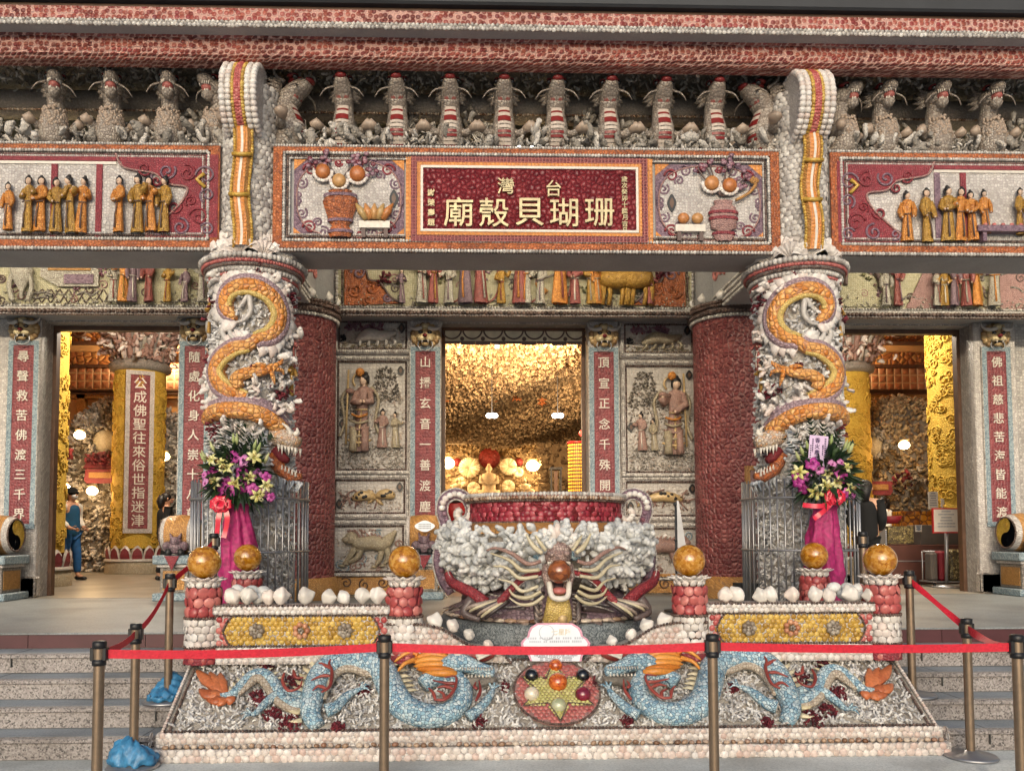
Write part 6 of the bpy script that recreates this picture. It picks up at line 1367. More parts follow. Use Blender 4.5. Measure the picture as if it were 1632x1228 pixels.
# ------------------------------------------------------------ couplet boards, lion masks, drum stones
YPF = YW - .1
def couplet(pi, text, vt, vb, nm, char=.155, lab=None):
    a, b = PIL[pi]; cx = (a + b) / 2 if pi in (1, 2, 3, 4) else (PX(35, YPF) if pi == 0 else PX(1591, YPF))
    zt_, zb_ = PZ(vt, YPF), PZ(vb, YPF); y = YPF
    t = thing('couplet_board', lab, 'couplet board', (cx, y, zb_), 'couplets on the door pilasters')
    mb = MB(); ring(mb, cx - .195, cx + .195, zb_ - .06, zt_ + .06, .062, y - .02, y - .001, 0); part('blue_border', mb, 'blue_fine', t)
    mb = MB(); mb.box(cx - .132, cx + .132, y - .015, y - .001, zb_ + .003, zt_ - .003, 0); part('board', mb, 'red_plaque', t)
    if text:
        mb = MB(); column_text(mb, text, cx, y - .016, zt_ - .15, zb_ + .13, char, 0, .012, off=.005); part('lettering', mb, 'ivory', t)
    mb = MB(); beads(mb, [(cx - .2, y - .012, zb_), (cx - .2, y - .012, zt_ + .06), (cx + .2, y - .012, zt_ + .06), (cx + .2, y - .012, zb_)], .012, 0, gap=1.8); part('beading', mb, 'bead_white', t)
    m = thing('lion_mask', 'gilt horned lion mask with a ring in its mouth above the %s couplet' % nm, 'mask', (cx, y, zt_ + .1), 'lion masks over the couplets')
    mb = MB(); cz = zt_ + .215
    mb.ball((cx, y - .015, cz), (.115, .06, .10), 18, 12, 0, r=.55)
    for i in range(14): a = -2.5 + 5.0 * i / 13; mb.ball((cx + .125 * math.sin(a), y - .015, cz - .01 + .105 * math.cos(a)), (.034, .03, .034), 8, 6, 0, r=(i % 3) * .25)
    for s_ in (-1, 1):
        mb.tube(smooth_path([(cx + s_ * .03, y - .075, cz + .055), (cx + s_ * .1, y - .07, cz + .045), (cx + s_ * .155, y - .05, cz + .075), (cx + s_ * .17, y - .04, cz + .125)], 4), np.linspace(.026, .006, 13), 7, 1)
        mb.ball((cx + s_ * .046, y - .07, cz + .012), (.026, .018, .018), 9, 7, 3); mb.tube([(cx + s_ * .02, y - .08, cz + .03), (cx + s_ * .07, y - .075, cz + .04)], [.014, .008], 6, 0, r=0)
        mb.ball((cx + s_ * .04, y - .065, cz - .05), (.042, .032, .03), 10, 8, 0, r=.9); mb.tube([(cx + s_ * .03, y - .08, cz - .07), (cx + s_ * .032, y - .085, cz - .1)], [.01, .002], 6, 1)
    mb.ball((cx, y - .09, cz - .022), (.024, .024, .02), 10, 8, 2); mb.box(cx - .045, cx + .045, y - .078, y - .05, cz - .088, cz - .07, 3); mb.ball((cx, y - .05, cz - .105), (.04, .03, .022), 10, 7, 0, r=.4); mb.ball((cx, y - .05, cz + .075), (.05, .035, .035), 10, 8, 0, r=.95)
    mb.V = [(v - np.array([cx, y, cz])) * 1.3 + np.array([cx, y, cz]) for v in mb.V]; part('face', mb, ['lion_gilt', 'bead_white', 'mouth', 'black_gloss'], m)
    mb = MB(); mb.tube([(cx + .095 * math.sin(a), y - .06, cz - .145 - .075 * math.cos(a)) for a in np.linspace(-2.2, 2.2, 20)], .009, 6, 0); part('ring', mb, 'steel', m)
    return t
M['lion_gilt'] = rndm('gilt_shell', [c(150, 118, 78), c(196, 168, 122), c(220, 202, 160)], rough=.35, ns=40, var=.3, metal=.1)
couplet(0, '尋聲救苦佛渡三千界', 553, 833, 'outermost left', lab='crimson board of nine ivory characters left of the left doorway')
couplet(1, '隨處化身人崇十八尊', 553, 833, 'left doorway right-hand', lab='crimson board of nine ivory characters between the left doorway and the cage')
couplet(2, '山播玄音一善渡塵', 560, 822, 'middle doorway left-hand', lab='crimson board of eight ivory characters left of the middle doorway')
couplet(3, '頂宣正念千殊開慧', 560, 822, 'middle doorway right-hand', lab='crimson board of eight ivory characters right of the middle doorway')
couplet(4, None, 560, 826, 'right doorway left-hand', lab='crimson board with blue border mostly hidden behind the right dragon column')
couplet(5, '佛祖慈悲苦海皆能渡', 557, 833, 'outermost right', lab='crimson board of nine ivory characters right of the right doorway')
def drumstone(cx, cy, face, lab, full=True):
    """drum on a tiered pedestal; face = +1/-1: the way its painted end looks, 0: seen edge-on"""
    t = thing('drum_stone', lab, 'drum stone', (cx, cy, .733), 'drum stones at the door pilasters'); z = .733
    mb = MB(); mb.box(cx - .24, cx + .24, cy - .3, cy + .26, z, z + .09, 0, b=.01); mb.box(cx - .17, cx + .17, cy - .24, cy + .2, z + .091, z + .40, 1, b=.01); mb.box(cx - .13, cx + .13, cy - .247, cy - .24, z + .13, z + .36, 2)
    for s_ in (-1, 1): mb.box(cx + s_ * .17, cx + s_ * .178, cy - .2, cy + .16, z + .13, z + .36, 2)
    mb.box(cx - .2, cx + .2, cy - .27, cy + .23, z + .401, z + .44, 3, b=.008); mb.box(cx - .24, cx + .24, cy - .31, cy + .26, z + .441, z + .55, 0, b=.012)
    mb.prism([(cx - .09, z + .545), (cx + .09, z + .545), (cx, z + .37)], cy - .325, cy - .311, 4)
    part('pedestal', mb, ['blue_fine', 'grey_relief', 'ochre_fine', 'white_fine', 'crim_fine'], t)
    mb = MB(); zc_ = z + .80; r_ = .235
    if face:
        prof = [(0, -.2), (r_ * .86, -.2), (r_ * .9, -.19), (r_, -.14), (r_ * 1.07, 0), (r_, .14), (r_ * .9, .19), (r_ * .86, .2), (0, .2)]
        k = 32; V = [(cx + h, cy - q * math.cos(a), zc_ + q * math.sin(a)) for q, h in prof for a in np.linspace(0, 2 * math.pi, k, endpoint=False)]
        for i in range(len(prof) - 1):
            m = 1 if i in (0, 7) else (2 if i in (1, 2, 5, 6) else 0)
            mb.raw(V[i * k:(i + 2) * k], [[(j, j + k, (j + 1) % k + k, (j + 1) % k) for j in range(k)]], m, True)
        for s_ in (-1, 1): beads(mb, [(cx + s_ * .205, cy - r_ * .84 * math.cos(a), zc_ + r_ * .84 * math.sin(a)) for a in np.linspace(0, 6.28, 60)], .013, 3, gap=1.6)
        part('drum', mb, ['ochre_fine', 'yellow_fine', 'white_fine', 'bead_dark'], t)
        mb = MB(); s_ = face; X = cx + s_ * .203; R2 = r_ * .8          # the two-tone whorl on the drum head
        def arc(r, a0, a1, oy=0, oz=0, n=16): return [(oy + r * math.cos(a), oz + r * math.sin(a)) for a in np.linspace(a0, a1, n)]
        o_ = arc(R2, math.pi / 2, 3 * math.pi / 2) + arc(R2 / 2, -math.pi / 2, math.pi / 2, 0, -R2 / 2) + arc(R2 / 2, 3 * math.pi / 2, math.pi / 2, 0, R2 / 2)
        mb.prism([(a, b) for a, b in o_], 0, .004, 0); mb.V[-1] = np.stack([X + s_ * mb.V[-1][:, 1], cy + mb.V[-1][:, 0], zc_ + mb.V[-1][:, 2]], 1)
        for oz, m in ((R2 / 2, 1), (-R2 / 2, 0)):
            mb.prism(arc(R2 * .16, 0, 6.28, 0, oz, 12)[:-1], 0, .008, m); mb.V[-1] = np.stack([X + s_ * mb.V[-1][:, 1], cy + mb.V[-1][:, 0], zc_ + mb.V[-1][:, 2]], 1)
        part('whorl', mb, ['black_gloss', 'dom_yellow'], t)
    else:
        mb.lathe([(.0, -.2), (.2, -.2), (.215, 0), (.2, .2), (0, .2)], (0, 0, 0), 28, 0); mb.V[-1] = np.stack([cx + mb.V[-1][:, 2] * .9, cy + mb.V[-1][:, 1], zc_ + mb.V[-1][:, 0] * 1.15], 1)
        for s_ in (-1, 1): mb.lathe([(0, 0), (.19, 0), (.21, .02), (.2, .05), (0, .05)], (0, 0, 0), 28, 1); mb.V[-1] = np.stack([cx + s_ * (.18 + mb.V[-1][:, 2]), cy + mb.V[-1][:, 1], zc_ + mb.V[-1][:, 0] * 1.15], 1)
        part('drum', mb, ['ochre_fine', 'white_fine'], t)
    mb = MB()                                                # small purple shell lion crouching in front
    fx = cx - face * .02; fy = cy - .24; fz = z + .55
    mb.ball((fx, fy, fz + .09), (.11, .07, .08), 12, 8, 0); mb.ball((fx, fy - .02, fz + .17), (.075, .06, .06), 10, 8, 0)
    for s_ in (-1, 1): mb.ball((fx + s_ * .1, fy - .02, fz + .11), (.06, .05, .06), 9, 7, 0); mb.tube([(fx + s_ * .04, fy - .02, fz + .2), (fx + s_ * .07, fy - .02, fz + .27)], [.03, .006], 7, 0); mb.tube([(fx + s_ * .07, fy - .03, fz + .07), (fx + s_ * .08, fy - .05, fz)], [.04, .045], 8, 1)
    part('crouching_lion', mb, ['purple_scale', 'black'], t)
    return t
drumstone(PX(4, 10.35), 10.35, 1, 'drum stone with a dark and gold whorl at the left edge of the photo')
drumstone(PX(292, 10.35), 10.35, -1, 'drum stone half hidden by the left cage')
dm = drumstone(PX(678, 10.35), 10.35, 0, 'drum stone at the left foot of the middle doorway, seen edge-on')
drumstone(1.185, 10.35, 0, 'drum stone hidden behind the urn at the right foot of the middle doorway')
drumstone(PX(1618, 10.4), 10.35, -1, 'drum stone with a dark and gold whorl at the right edge of the photo')
mb = MB(); pc = P(677, 838, 9.98)
mb.prism([(pc.x + a * 1.15, pc.z + b * .65) for a, b in lobed(0, 0, .1, .1)], 9.98, 9.995, 0)
for j in range(3):
    for i in range(9): mb.box(pc.x - .075 + i * .017, pc.x - .075 + i * .017 + .012, 9.978, 9.9798, pc.z + .022 - j * .024 - .006, pc.z + .022 - j * .024 + .006, 1)
solo('small_notice', mb, ['signwhite', 'ink'], 'small lobed white notice in front of the drum stone left of the middle doorway', 'sign')

# ------------------------------------------------------------ relief panels beside the middle doorway
M['low_relief'] = coralm('low_relief', [c(150, 138, 126), c(180, 170, 158), c(196, 176, 164)], .03, .4); M['panel_ground'] = shellm('panel_ground', [c(178, 172, 166), c(196, 190, 184)], c(168, 161, 154), .05, rand=.4, bump=.35); M['relief_rose'] = shellm('relief_rose', [c(150, 112, 102), c(176, 142, 130)], c(130, 108, 100), .02, axis='3d', rand=.8); M['relief_tan'] = shellm('relief_tan', [c(160, 146, 118), c(188, 176, 150)], c(134, 124, 108), .02, axis='3d', rand=.8)
def relief(u0, u1, v0, v1, label):
    x0, x1 = PX(u0, YW), PX(u1, YW); um = (u0 + u1) / 2; z0, z1 = PZ(v1, YW, um), PZ(v0, YW, um)
    t = thing('relief_panel', label, 'relief panel', ((x0 + x1) / 2, YW, z0), 'relief panels beside the middle doorway')
    mb = MB(); ring(mb, x0 - .075, x1 + .075, z0 - .075, z1 + .075, .06, YW - .05, YW - .001, 0)
    beads(mb, [(x0, YW - .03, z0), (x1, YW - .03, z0), (x1, YW - .03, z1), (x0, YW - .03, z1)], .014, 1, True, gap=1.7)
    beads(mb, [(x0 - .045, YW - .055, z0 - .045), (x1 + .045, YW - .055, z0 - .045), (x1 + .045, YW - .055, z1 + .045), (x0 - .045, YW - .055, z1 + .045)], .022, 2, True, gap=1.4)
    part('frame', mb, ['white_fine', 'bead_dark', 'bead_white'], t)
    mb = MB(); mb.box(x0, x1, YW - .012, YW - .001, z0, z1, 0); part('ground', mb, 'panel_ground', t)
    mb = MB(); k = int((x1 - x0) * (z1 - z0) * 420); sc_xz(mb, k, x0 + .03, x1 - .03, z0 + .02, z0 + (z1 - z0) * .75, .025, .05, 0, WORM); part('low_relief', mb, 'low_relief', t)['kind'] = 'stuff'
    return t, x0, x1, z0, z1
def badge(t, px, pz):
    mb = MB(); mb.prism(lobed(px, pz, .04, .06), YW - .045, YW - .012, 0); mb.prism(lobed(px, pz, .018, .03), YW - .05, YW - .0455, 1); part('dark_medallion', mb, ['black', 'brownwood'], t)
def sc_xz(mb, n, x0, x1, z0, z1, s0, s1, m, T=CORAL, cond=None):
    p = np.stack([rng.uniform(x0, x1, n), np.full(n, YW - .015), rng.uniform(z0, z1, n)], 1)
    if cond is not None: p = p[[cond(q[0], q[2]) for q in p]]
    if len(p): scatter(mb, T, p, (0, -1, 0), s0, s1, m, .7)
for sg, sd, U in ((-1, 'left', ((540, 647, 514, 556), (539, 647, 577, 748), (536, 645, 765, 817), (533, 643, 838, 910))), (1, 'right', ((997, 1104, 518, 562), (998, 1107, 584, 752), (997, 1108, 768, 821), (1000, 1110, 842, 916)))):
    t, x0, x1, z0, z1 = relief(*U[0], 'upper relief panel on the %s of a white beast lying under a purple tree' % sd if sg < 0 else 'upper relief panel on the right with small figures under a purple tree'); w, h = x1 - x0, z1 - z0
    mb = MB(); mb.tube(smooth_path([(x0 + w * .25, YW - .04, z0 + h * .3), (x0 + w * .45, YW - .06, z0 + h * .5), (x0 + w * .65, YW - .05, z0 + h * .45), (x0 + w * .85, YW - .04, z0 + h * .6)]), np.interp(np.linspace(0, 1, 19), [0, .3, .7, 1], [.03, .09, .07, .02]), 9, 0)
    for i in range(5): mb.tube(smooth_path([(x0 + w * (.3 + .12 * i), YW - .05, z0 + h * .4), (x0 + w * (.32 + .13 * i), YW - .06, z0 + h * .25), (x0 + w * (.3 + .13 * i), YW - .04, z0 + h * .12)], 3), .022, 6, 0)
    sc_xz(mb, 70, x0 + w * .1, x0 + w * .65, z0 + h * .68, z1 - .03, .04, .07, 1); sc_xz(mb, 60, x0 + .04, x1 - .04, z0 + .01, z0 + h * .2, .03, .05, 2); sc_xz(mb, 16, x0 + w * .03, x0 + w * .1, z0 + h * .3, z0 + h * .5, .04, .06, 3)
    part('carving', mb, ['bead_white' if sg < 0 else 'relief_tan', 'dom_mauve', 'relief_tan', 'black'], t); badge(t, x1 - .06, z1 - .08)
    t, x0, x1, z0, z1 = relief(*U[1], 'tall relief panel of an armoured guardian on the %s of the middle doorway' % sd); w, h = x1 - x0, z1 - z0
    gx = x0 + (w * .33 if sg < 0 else w * .66); mb = rfig(1.02, None, None, None, 900 + sg, .36); mb.xf(Matrix.Translation((gx, YW - .08, z0 + h * .16)))
    part('guardian', mb, ['relief_rose', 'lion_gilt', 'skin', 'hair'], t)
    mb = MB(); bz = z0 + h * .16
    mb.tube([(gx + sg * .18, YW - .1, bz + .1), (gx + sg * .15, YW - .1, bz + 1.08)], .014, 6, 0)
    for s_ in (-1, 1): 
        mb.ball((gx + s_ * .13, YW - .09, bz + .8), (.06, .05, .04), 10, 7, 2); mb.tube(smooth_path([(gx + s_ * .14, YW - .07, bz + .86), (gx + s_ * .24, YW - .06, bz + .7), (gx + s_ * .2, YW - .06, bz + .4), (gx + s_ * .27, YW - .06, bz + .2)]), .022, 6, 1)
    mb.tube([(gx + .1 * math.sin(a), YW - .05, bz + .95 + .1 * math.cos(a)) for a in np.linspace(-2.4, 2.4, 16)], .016, 6, 0); mb.ball((gx, YW - .09, bz + 1.05), (.06, .04, .06), 8, 6, 3)
    for k in range(5): zz = bz + .12 + .085 * k; ww = .15 - .012 * k; mb.tube(smooth_path([(gx - ww, YW - .12, zz + .03), (gx, YW - .17, zz - .01), (gx + ww, YW - .12, zz + .03)], 4), .016, 6, (0, 1, 2, 1, 3)[k])
    for s_ in (-1, 1): mb.tube([(gx + s_ * .07, YW - .12, bz + .3), (gx + s_ * .075, YW - .15, bz + .14), (gx + s_ * .08, YW - .17, bz)], [.06, .05, .055], 9, 1 if s_ < 0 else 2)
    part('armour', mb, ['lion_gilt', 'relief_tan', 'relief_rose', 'robe_orange'], t)
    for k, (fx, hh) in enumerate(((.66, .5), (.86, .46)) if sg < 0 else ((.22, .5), (.4, .42))):
        mb = rfig(hh, None, None, None, 950 + k + sg, .42); mb.xf(Matrix.Translation((x0 + w * fx, YW - .07, z0 + h * .2))); part('attendant', mb, ['relief_rose' if k == 0 else 'relief_tan', 'ivory', 'skin', 'hair'], t)
    mb = MB(); tx = x0 + (w * .7 if sg < 0 else w * .27)
    sc_xz(mb, 420, tx - .22, tx + .22, z0 + h * .62, z1 - .08, .025, .045, 0, CORAL, lambda x, z: abs(x - tx) < .21 * (1 - (z - z0 - h * .62) / (h * .38)) ** .6 + .02)
    sc_xz(mb, 130, x0 + .02, x0 + w * .3 if sg < 0 else x1 - .02, z0 + h * .45, z0 + h * .66, .025, .04, 0); part('tree', mb, 'coral_dust', t)
    mb = MB(); sc_xz(mb, 420, x0 + .03, x1 - .03, z0 + .01, z0 + h * .22, .03, .055, 0, WORM); part('rock_ground', mb, 'coral_grey', t)
    badge(t, x1 - .07, z1 - .12); badge(t, x0 + .06, z0 + h * .42)
    t, x0, x1, z0, z1 = relief(*U[2], 'narrow relief panel of fish among leaves on the %s of the middle doorway' % sd); w, h = x1 - x0, z1 - z0
    for k, (fx, fz, ln, dr) in enumerate(((.42, .45, .3, 1), (.72, .5, .26, -1)) if sg < 0 else ((.52, .48, .5, -1),)):
        mb = MB(); q = smooth_path([(x0 + w * fx - dr * ln / 2, YW - .05, z0 + h * fz), (x0 + w * fx, YW - .07, z0 + h * (fz + .08)), (x0 + w * fx + dr * ln / 2, YW - .04, z0 + h * fz)], 6); mb.tube(q, np.interp(np.linspace(0, 1, len(q)), [0, .3, .7, .9, 1], [.03, .07, .06, .03, .02]), 10, 0)
        for s_ in (-1, 1): mb.tube([q[-1], q[-1] + Vector((dr * .06, 0, s_ * .06)), q[-1] + Vector((dr * .1, 0, s_ * .09))], [.02, .03, .006], 6, 0)
        for i in range(5): mb.ball(q[3 + i] + Vector((0, -.05, random.uniform(-.03, .04))), (.03, .02, .025), 7, 5, 1)
        mb.ball(q[1] + Vector((0, -.04, .02)), .012, 6, 5, 1); part('fish', mb, ['lion_gilt', 'black'], t)
    mb = MB()
    for i in range(12):
        bx = x0 + w * random.uniform(.05, .95); bz = z0 + h * random.uniform(.1, .4); mb.tube(smooth_path([(bx, YW - .02, bz), (bx + random.uniform(-.1, .1), YW - .04, bz + .1), (bx + random.uniform(-.2, .2), YW - .03, bz + .17)], 3), .011, 5, 0)
        mb.ball((bx + random.uniform(-.1, .1), YW - .04, bz + .12), (.035, .015, .02), 7, 5, 1, r=random.random())
    part('weed', mb, ['relief_rose', 'bead_dark'], t); badge(t, x1 - .06, z1 - .09); badge(t, x0 + .05, z0 + .12)
    t, x0, x1, z0, z1 = relief(*U[3], 'lower relief panel of a scaled beast running on the %s of the middle doorway' % sd); w, h = x1 - x0, z1 - z0; d = -sg
    mb = MB(); X = lambda f: x0 + w * (f if sg < 0 else 1 - f)
    q = smooth_path([(X(.3), YW - .08, z0 + h * .66), (X(.42), YW - .09, z0 + h * .62), (X(.58), YW - .09, z0 + h * .64), (X(.72), YW - .08, z0 + h * .6), (X(.84), YW - .06, z0 + h * .78), (X(.9), YW - .05, z0 + h * .9)], 5)
    mb.tube(q, np.interp(np.linspace(0, 1, len(q)), [0, .2, .5, .7, .85, 1], [.07, .09, .1, .08, .04, .02]), 12, 0)
    mb.ball((X(.27), YW - .11, z0 + h * .74), (.09, .06, .08), 12, 9, 0); mb.ball((X(.2), YW - .12, z0 + h * .7), (.06, .05, .045), 10, 8, 0)
    for a, b, cc in (((.34, .55), (.26, .36), (.16, .16)), ((.4, .5), (.36, .32), (.22, .2)), ((.7, .5), (.68, .3), (.62, .14)), ((.76, .52), (.8, .34), (.74, .16))):
        mb.tube(smooth_path([(X(a[0]), YW - .08, z0 + h * a[1]), (X(b[0]), YW - .08, z0 + h * b[1]), (X(cc[0]), YW - .06, z0 + h * cc[1])], 4), np.linspace(.05, .026, 9), 8, 0); mb.ball((X(cc[0] - .03), YW - .06, z0 + h * (cc[1] - .03)), (.045, .03, .022), 8, 6, 0)
    for i in range(7): mb.tube([q[2 + i * 2] + Vector((0, -.02, .08)), q[2 + i * 2] + Vector((.03 * d * -1, -.03, .13))], [.025, .005], 6, 1)
    part('beast', mb, ['relief_tan' if sg < 0 else 'relief_rose', 'relief_rose'], t)
    mb = MB()
    for i in range(14): mb.tube(spiral(x0 + w * random.uniform(.06, .94), z0 + h * random.choice((.1, .14, .85, .3, .6)), YW - .025, random.uniform(.04, .08), 1.3, i), .011, 5, i % 2)
    mb.ball((x0 + w * .52, YW - .04, z1 - .1), .03, 9, 7, 2); sc_xz(mb, 40, X(.25) - .03, X(.6), z1 - .12, z1 - .05, .03, .05, 0) if sg < 0 else None
    part('scrolls', mb, ['relief_rose', 'blue_fine', 'dom_white'], t)
# ------------------------------------------------------------ the great urn on its dragon-turtle stand
UX, UY = PX(867, 7.2), 7.2
mb = MB(); mb.lathe([(.90, .57), (.92, .6), (.92, .81), (.9, .835), (0, .84)], (UX, UY, 0), 72, 0)
solo('urn_pedestal', mb, 'pedestal', 'round dark granite pedestal under the urn, half behind the notice', 'pedestal')
urn = thing('urn', 'huge shell urn with white coral belly and two scroll handles', 'urn', (UX, UY, .9))
Zu = lambda v: PZ(v, UY, 867)
zr = Zu(790)
mb = MB(); mb.lathe([(.60, zr - .24), (.655, zr - .23), (.665, zr - .06), (.69, zr - .05), (.71, zr - .02), (.69, zr), (.6, zr - .005), (.56, zr - .3), (0, zr - .4)], (UX, UY, 0), 72, 0)
for z, r_, br, m in ((zr - .012, .70, .02, 1), (zr - .04, .70, .017, 2), (zr - .062, .685, .013, 3)): beads(mb, [(UX + r_ * math.sin(a), UY - r_ * math.cos(a), z) for a in np.linspace(0, 6.283, 150)], br, m, gap=1.5)
shells_cyl(mb, (UX, UY), .662, zr - .235, zr - .07, .05, 4, .16)
M['dom_crim'] = rndm('crimson_clam', [c(120, 28, 44), c(156, 48, 62), c(176, 84, 92)], ns=50)
M['ivoryspur'] = rndm('ivory_whisker', [c(176, 164, 132), c(200, 190, 164)], ns=50)
part('rim_band', mb, ['crim_fine', 'bead_white', 'dom_brown', 'bead_dark', 'dom_crim'], urn)
mb = MB(); mb.lathe([(.66, zr - .235), (.70, zr - .25), (.83, zr - .30), (.86, zr - .33)], (UX, UY, 0), 72, 0); beads(mb, [(UX + .675 * math.sin(a), UY - .675 * math.cos(a), zr - .24) for a in np.linspace(0, 6.283, 130)], .012, 1); part('shoulder', mb, ['ochre_fine', 'bead_dark'], urn)
BP = [(.55, Zu(938)), (.68, Zu(922)), (.80, Zu(895)), (.86, Zu(870)), (.84, Zu(850)), (.80, zr - .30)]
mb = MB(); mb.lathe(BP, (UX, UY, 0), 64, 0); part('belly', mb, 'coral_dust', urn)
mb = MB(); N_ = 950; f = rng.random(N_); zz = BP[0][1] + .09 + f * (BP[-1][1] - BP[0][1] - .11); rr = np.interp(zz, [p[1] for p in BP], [p[0] for p in BP]); a = rng.uniform(-1.75, 1.75, N_)
kk = ~((np.abs(rr * np.sin(a) - .1) < .17) & (zz < Zu(868))); f, zz, rr, a = f[kk], zz[kk], rr[kk], a[kk]; pts = np.stack([UX + rr * np.sin(a), UY - rr * np.cos(a), zz], 1); nz = np.interp(f, [0, .5, 1], [-.5, 0, .6]); nr = np.stack([np.sin(a), -np.cos(a), nz], 1)
scatter(mb, PETAL, pts, nr, .085, .15, 0, .65); q = part('white_coral', mb, 'blob_white', urn)
for sg in (-1, 1):                                         # scroll handles
    mb = MB(); hx = lambda u: UX + (u - 867) / 180.5 * 1.0
    uv = [(1016, 945), (1030, 920), (1036, 890), (1030, 860), (1024, 838), (1030, 815), (1026, 796), (1010, 787), (993, 793), (985, 810), (989, 825), (1000, 828), (1006, 818), (1000, 812)]
    q = smooth_path([(UX + sg * (u - 867) / 180.5, UY - .02, Zu(v)) for u, v in uv], 7)
    mb.tube(q, np.interp(np.linspace(0, 1, len(q)), [0, .2, .5, .85, 1], [.035, .05, .052, .04, .02]), 10, 0, flat=.75, up=(0, 1, 0))
    k = len(q); 
    for i in range(4, k - 2, 3):
        if i > k * .38: mb.ball(q[i] + Vector((0, -.045, 0)), (.03, .02, .026), 9, 7, 1, r=random.random())
        else: mb.ball(q[i] + Vector((-sg * .02, -.04, 0)), (.022, .015, .02), 8, 6, 2, r=random.random())
    for o in (.05, -.05):
        off = [p + (q[min(i + 1, k - 1)] - q[max(i - 1, 0)]).normalized().cross(Vector((0, 1, 0))) * o * np.interp(i / k, [0, .5, 1], [.9, 1, .5]) + Vector((0, -.02, 0)) for i, p in enumerate(q)]; beads(mb, off, .0085, 3, gap=1.6)
    part('handle', mb, ['purple_fine', 'dom_white', 'dom_mauve', 'bead_white'], urn)
# stand: coiled scaly body, flaming legs, front dragon head
stand = thing('urn_stand', 'purple scaled dragon-turtle stand carrying the urn, head with an amber ball in its jaws', 'urn stand', (UX, UY, .84))
mb = MB(); mb.lathe([(.84, .842), (.85, .88), (.74, .95), (.72, 1.02), (.56, 1.10), (.5, Zu(936))], (UX, UY, 0), 64, 0)
for i in range(70):                                        # slates of dark shell around the foot
    a = i / 46 * 6.283; o = Vector((math.sin(a), -math.cos(a), 0)); b = Vector((UX, UY, .85 + random.uniform(0, .06))) + o * .72
    mb.tube([b, b + o * .1, b + o * random.uniform(.14, .2) + Vector((0, 0, -.02))], [.07, .05, .015], 6, 1, flat=.22, up=(0, 0, 1), r=random.random())
for i in range(30):
    a = -1.7 + 3.4 * i / 29; o = Vector((math.sin(a), -math.cos(a), 0)); mb.ball(Vector((UX, UY, .86)) + o * .83, (.06, .05, .02), 8, 6, 2, r=random.random())
M['slate_shell'] = rndm('dark_shell', [c(60, 50, 50), c(104, 90, 88), c(158, 142, 132)], ns=60, var=.4)
for sg in (-1, 1):
    for k in range(3):
        q = [(UX + (.78 - .06 * k) * math.sin(a) , UY - (.79 - .05 * k) * math.cos(a), .9 + .16 * k * .5 + .05 * math.sin(a * 5 + k)) for a in np.linspace(sg * .3, sg * 1.4, 26)]; mb.tube(q, .026, 7, 1, r=.2); beads(mb, [Vector(p) + Vector((0, -.01, .026)) for p in q], .008, 3)
part('body', mb, ['purple_scale', 'slate_shell', 'dom_brown', 'bead_white'], stand)
hx, hy = UX + .10, UY - .80                               # head axis in front of the urn (pixel 885)
M['head_skin'] = shellm('grey_rose_scale', [c(140, 112, 106), c(176, 150, 142), c(196, 178, 168)], c(110, 92, 88), .022, axis='3d', rand=.8, bump=.8); hx = PX(885, 6.42); Zh = lambda v: PZ(v, 6.42, 885)
mb = MB()                                                  # neck and breast plate
mb.tube(smooth_path([(hx, 6.55, .86), (hx, 6.46, .98), (hx, 6.52, 1.1)], 5), np.linspace(.16, .12, 11), 14, 0); mb.tube(smooth_path([(hx, 6.42, .86), (hx, 6.34, .97), (hx, 6.38, 1.06)], 5), np.linspace(.12, .08, 11), 12, 1, flat=.5, up=(0, -1, 0))
for s_ in (-1, 1): 
    for i in range(7): mb.tube(smooth_path([(hx + s_ * .1, 6.42, Zh(945 + i * 6)), (hx + s_ * .17, 6.40, Zh(950 + i * 6)), (hx + s_ * .14, 6.38, Zh(965 + i * 5))], 3), np.linspace(.024, .006, 7), 6, 2, r=random.random())
mb.V = [v + np.array([0, -.06, 0]) for v in mb.V]; part('neck', mb, ['purple_scale', 'belly', 'slate_shell'], stand)
mb = MB()
mb.tube(smooth_path([(hx, 6.60, Zh(870)), (hx, 6.48, Zh(872)), (hx, 6.36, Zh(884)), (hx, 6.28, Zh(892))], 5), [.05, .06, .07, .08, .09, .10, .11, .115, .115, .115, .11, .1, .09, .07, .05, .03][:16], 14, 0)
for s_ in (-1, 1):
    mb.ball((hx + s_ * .06, 6.27, Zh(881)), (.03, .03, .022), 9, 7, 0); mb.ball((hx + s_ * .14, 6.42, Zh(882)), .055, 14, 10, 3, r=.3); mb.tube(smooth_path([(hx + s_ * .08, 6.40, Zh(873)), (hx + s_ * .15, 6.36, Zh(870)), (hx + s_ * .2, 6.4, Zh(878))], 4), .025, 7, 0)
    mb.tube([(hx + s_ * .085, 6.36, Zh(898)), (hx + s_ * .09, 6.33, Zh(915)), (hx + s_ * .06, 6.28, Zh(940))], [.035, .04, .03], 8, 0)
mb.tube(smooth_path([(hx - .075, 6.27, Zh(925)), (hx - .06, 6.22, Zh(945)), (hx, 6.2, Zh(949)), (hx + .06, 6.22, Zh(945)), (hx + .075, 6.27, Zh(925))], 4), .022, 7, 1)
mb.ball((hx, 6.27, Zh(938)), (.06, .05, .03), 10, 8, 2)
for i in range(9): a = -1.2 + 2.4 * i / 8; mb.tube([(hx + .085 * math.sin(a), 6.30 - .07 * math.cos(a), Zh(893)), (hx + .085 * math.sin(a), 6.30 - .075 * math.cos(a), Zh(899))], [.012, .004], 5, 1)
mb.V = [v + np.array([0, -.06, 0]) for v in mb.V]; part('head', mb, ['head_skin', 'ivory', 'dom_rose', 'pearl'], stand)
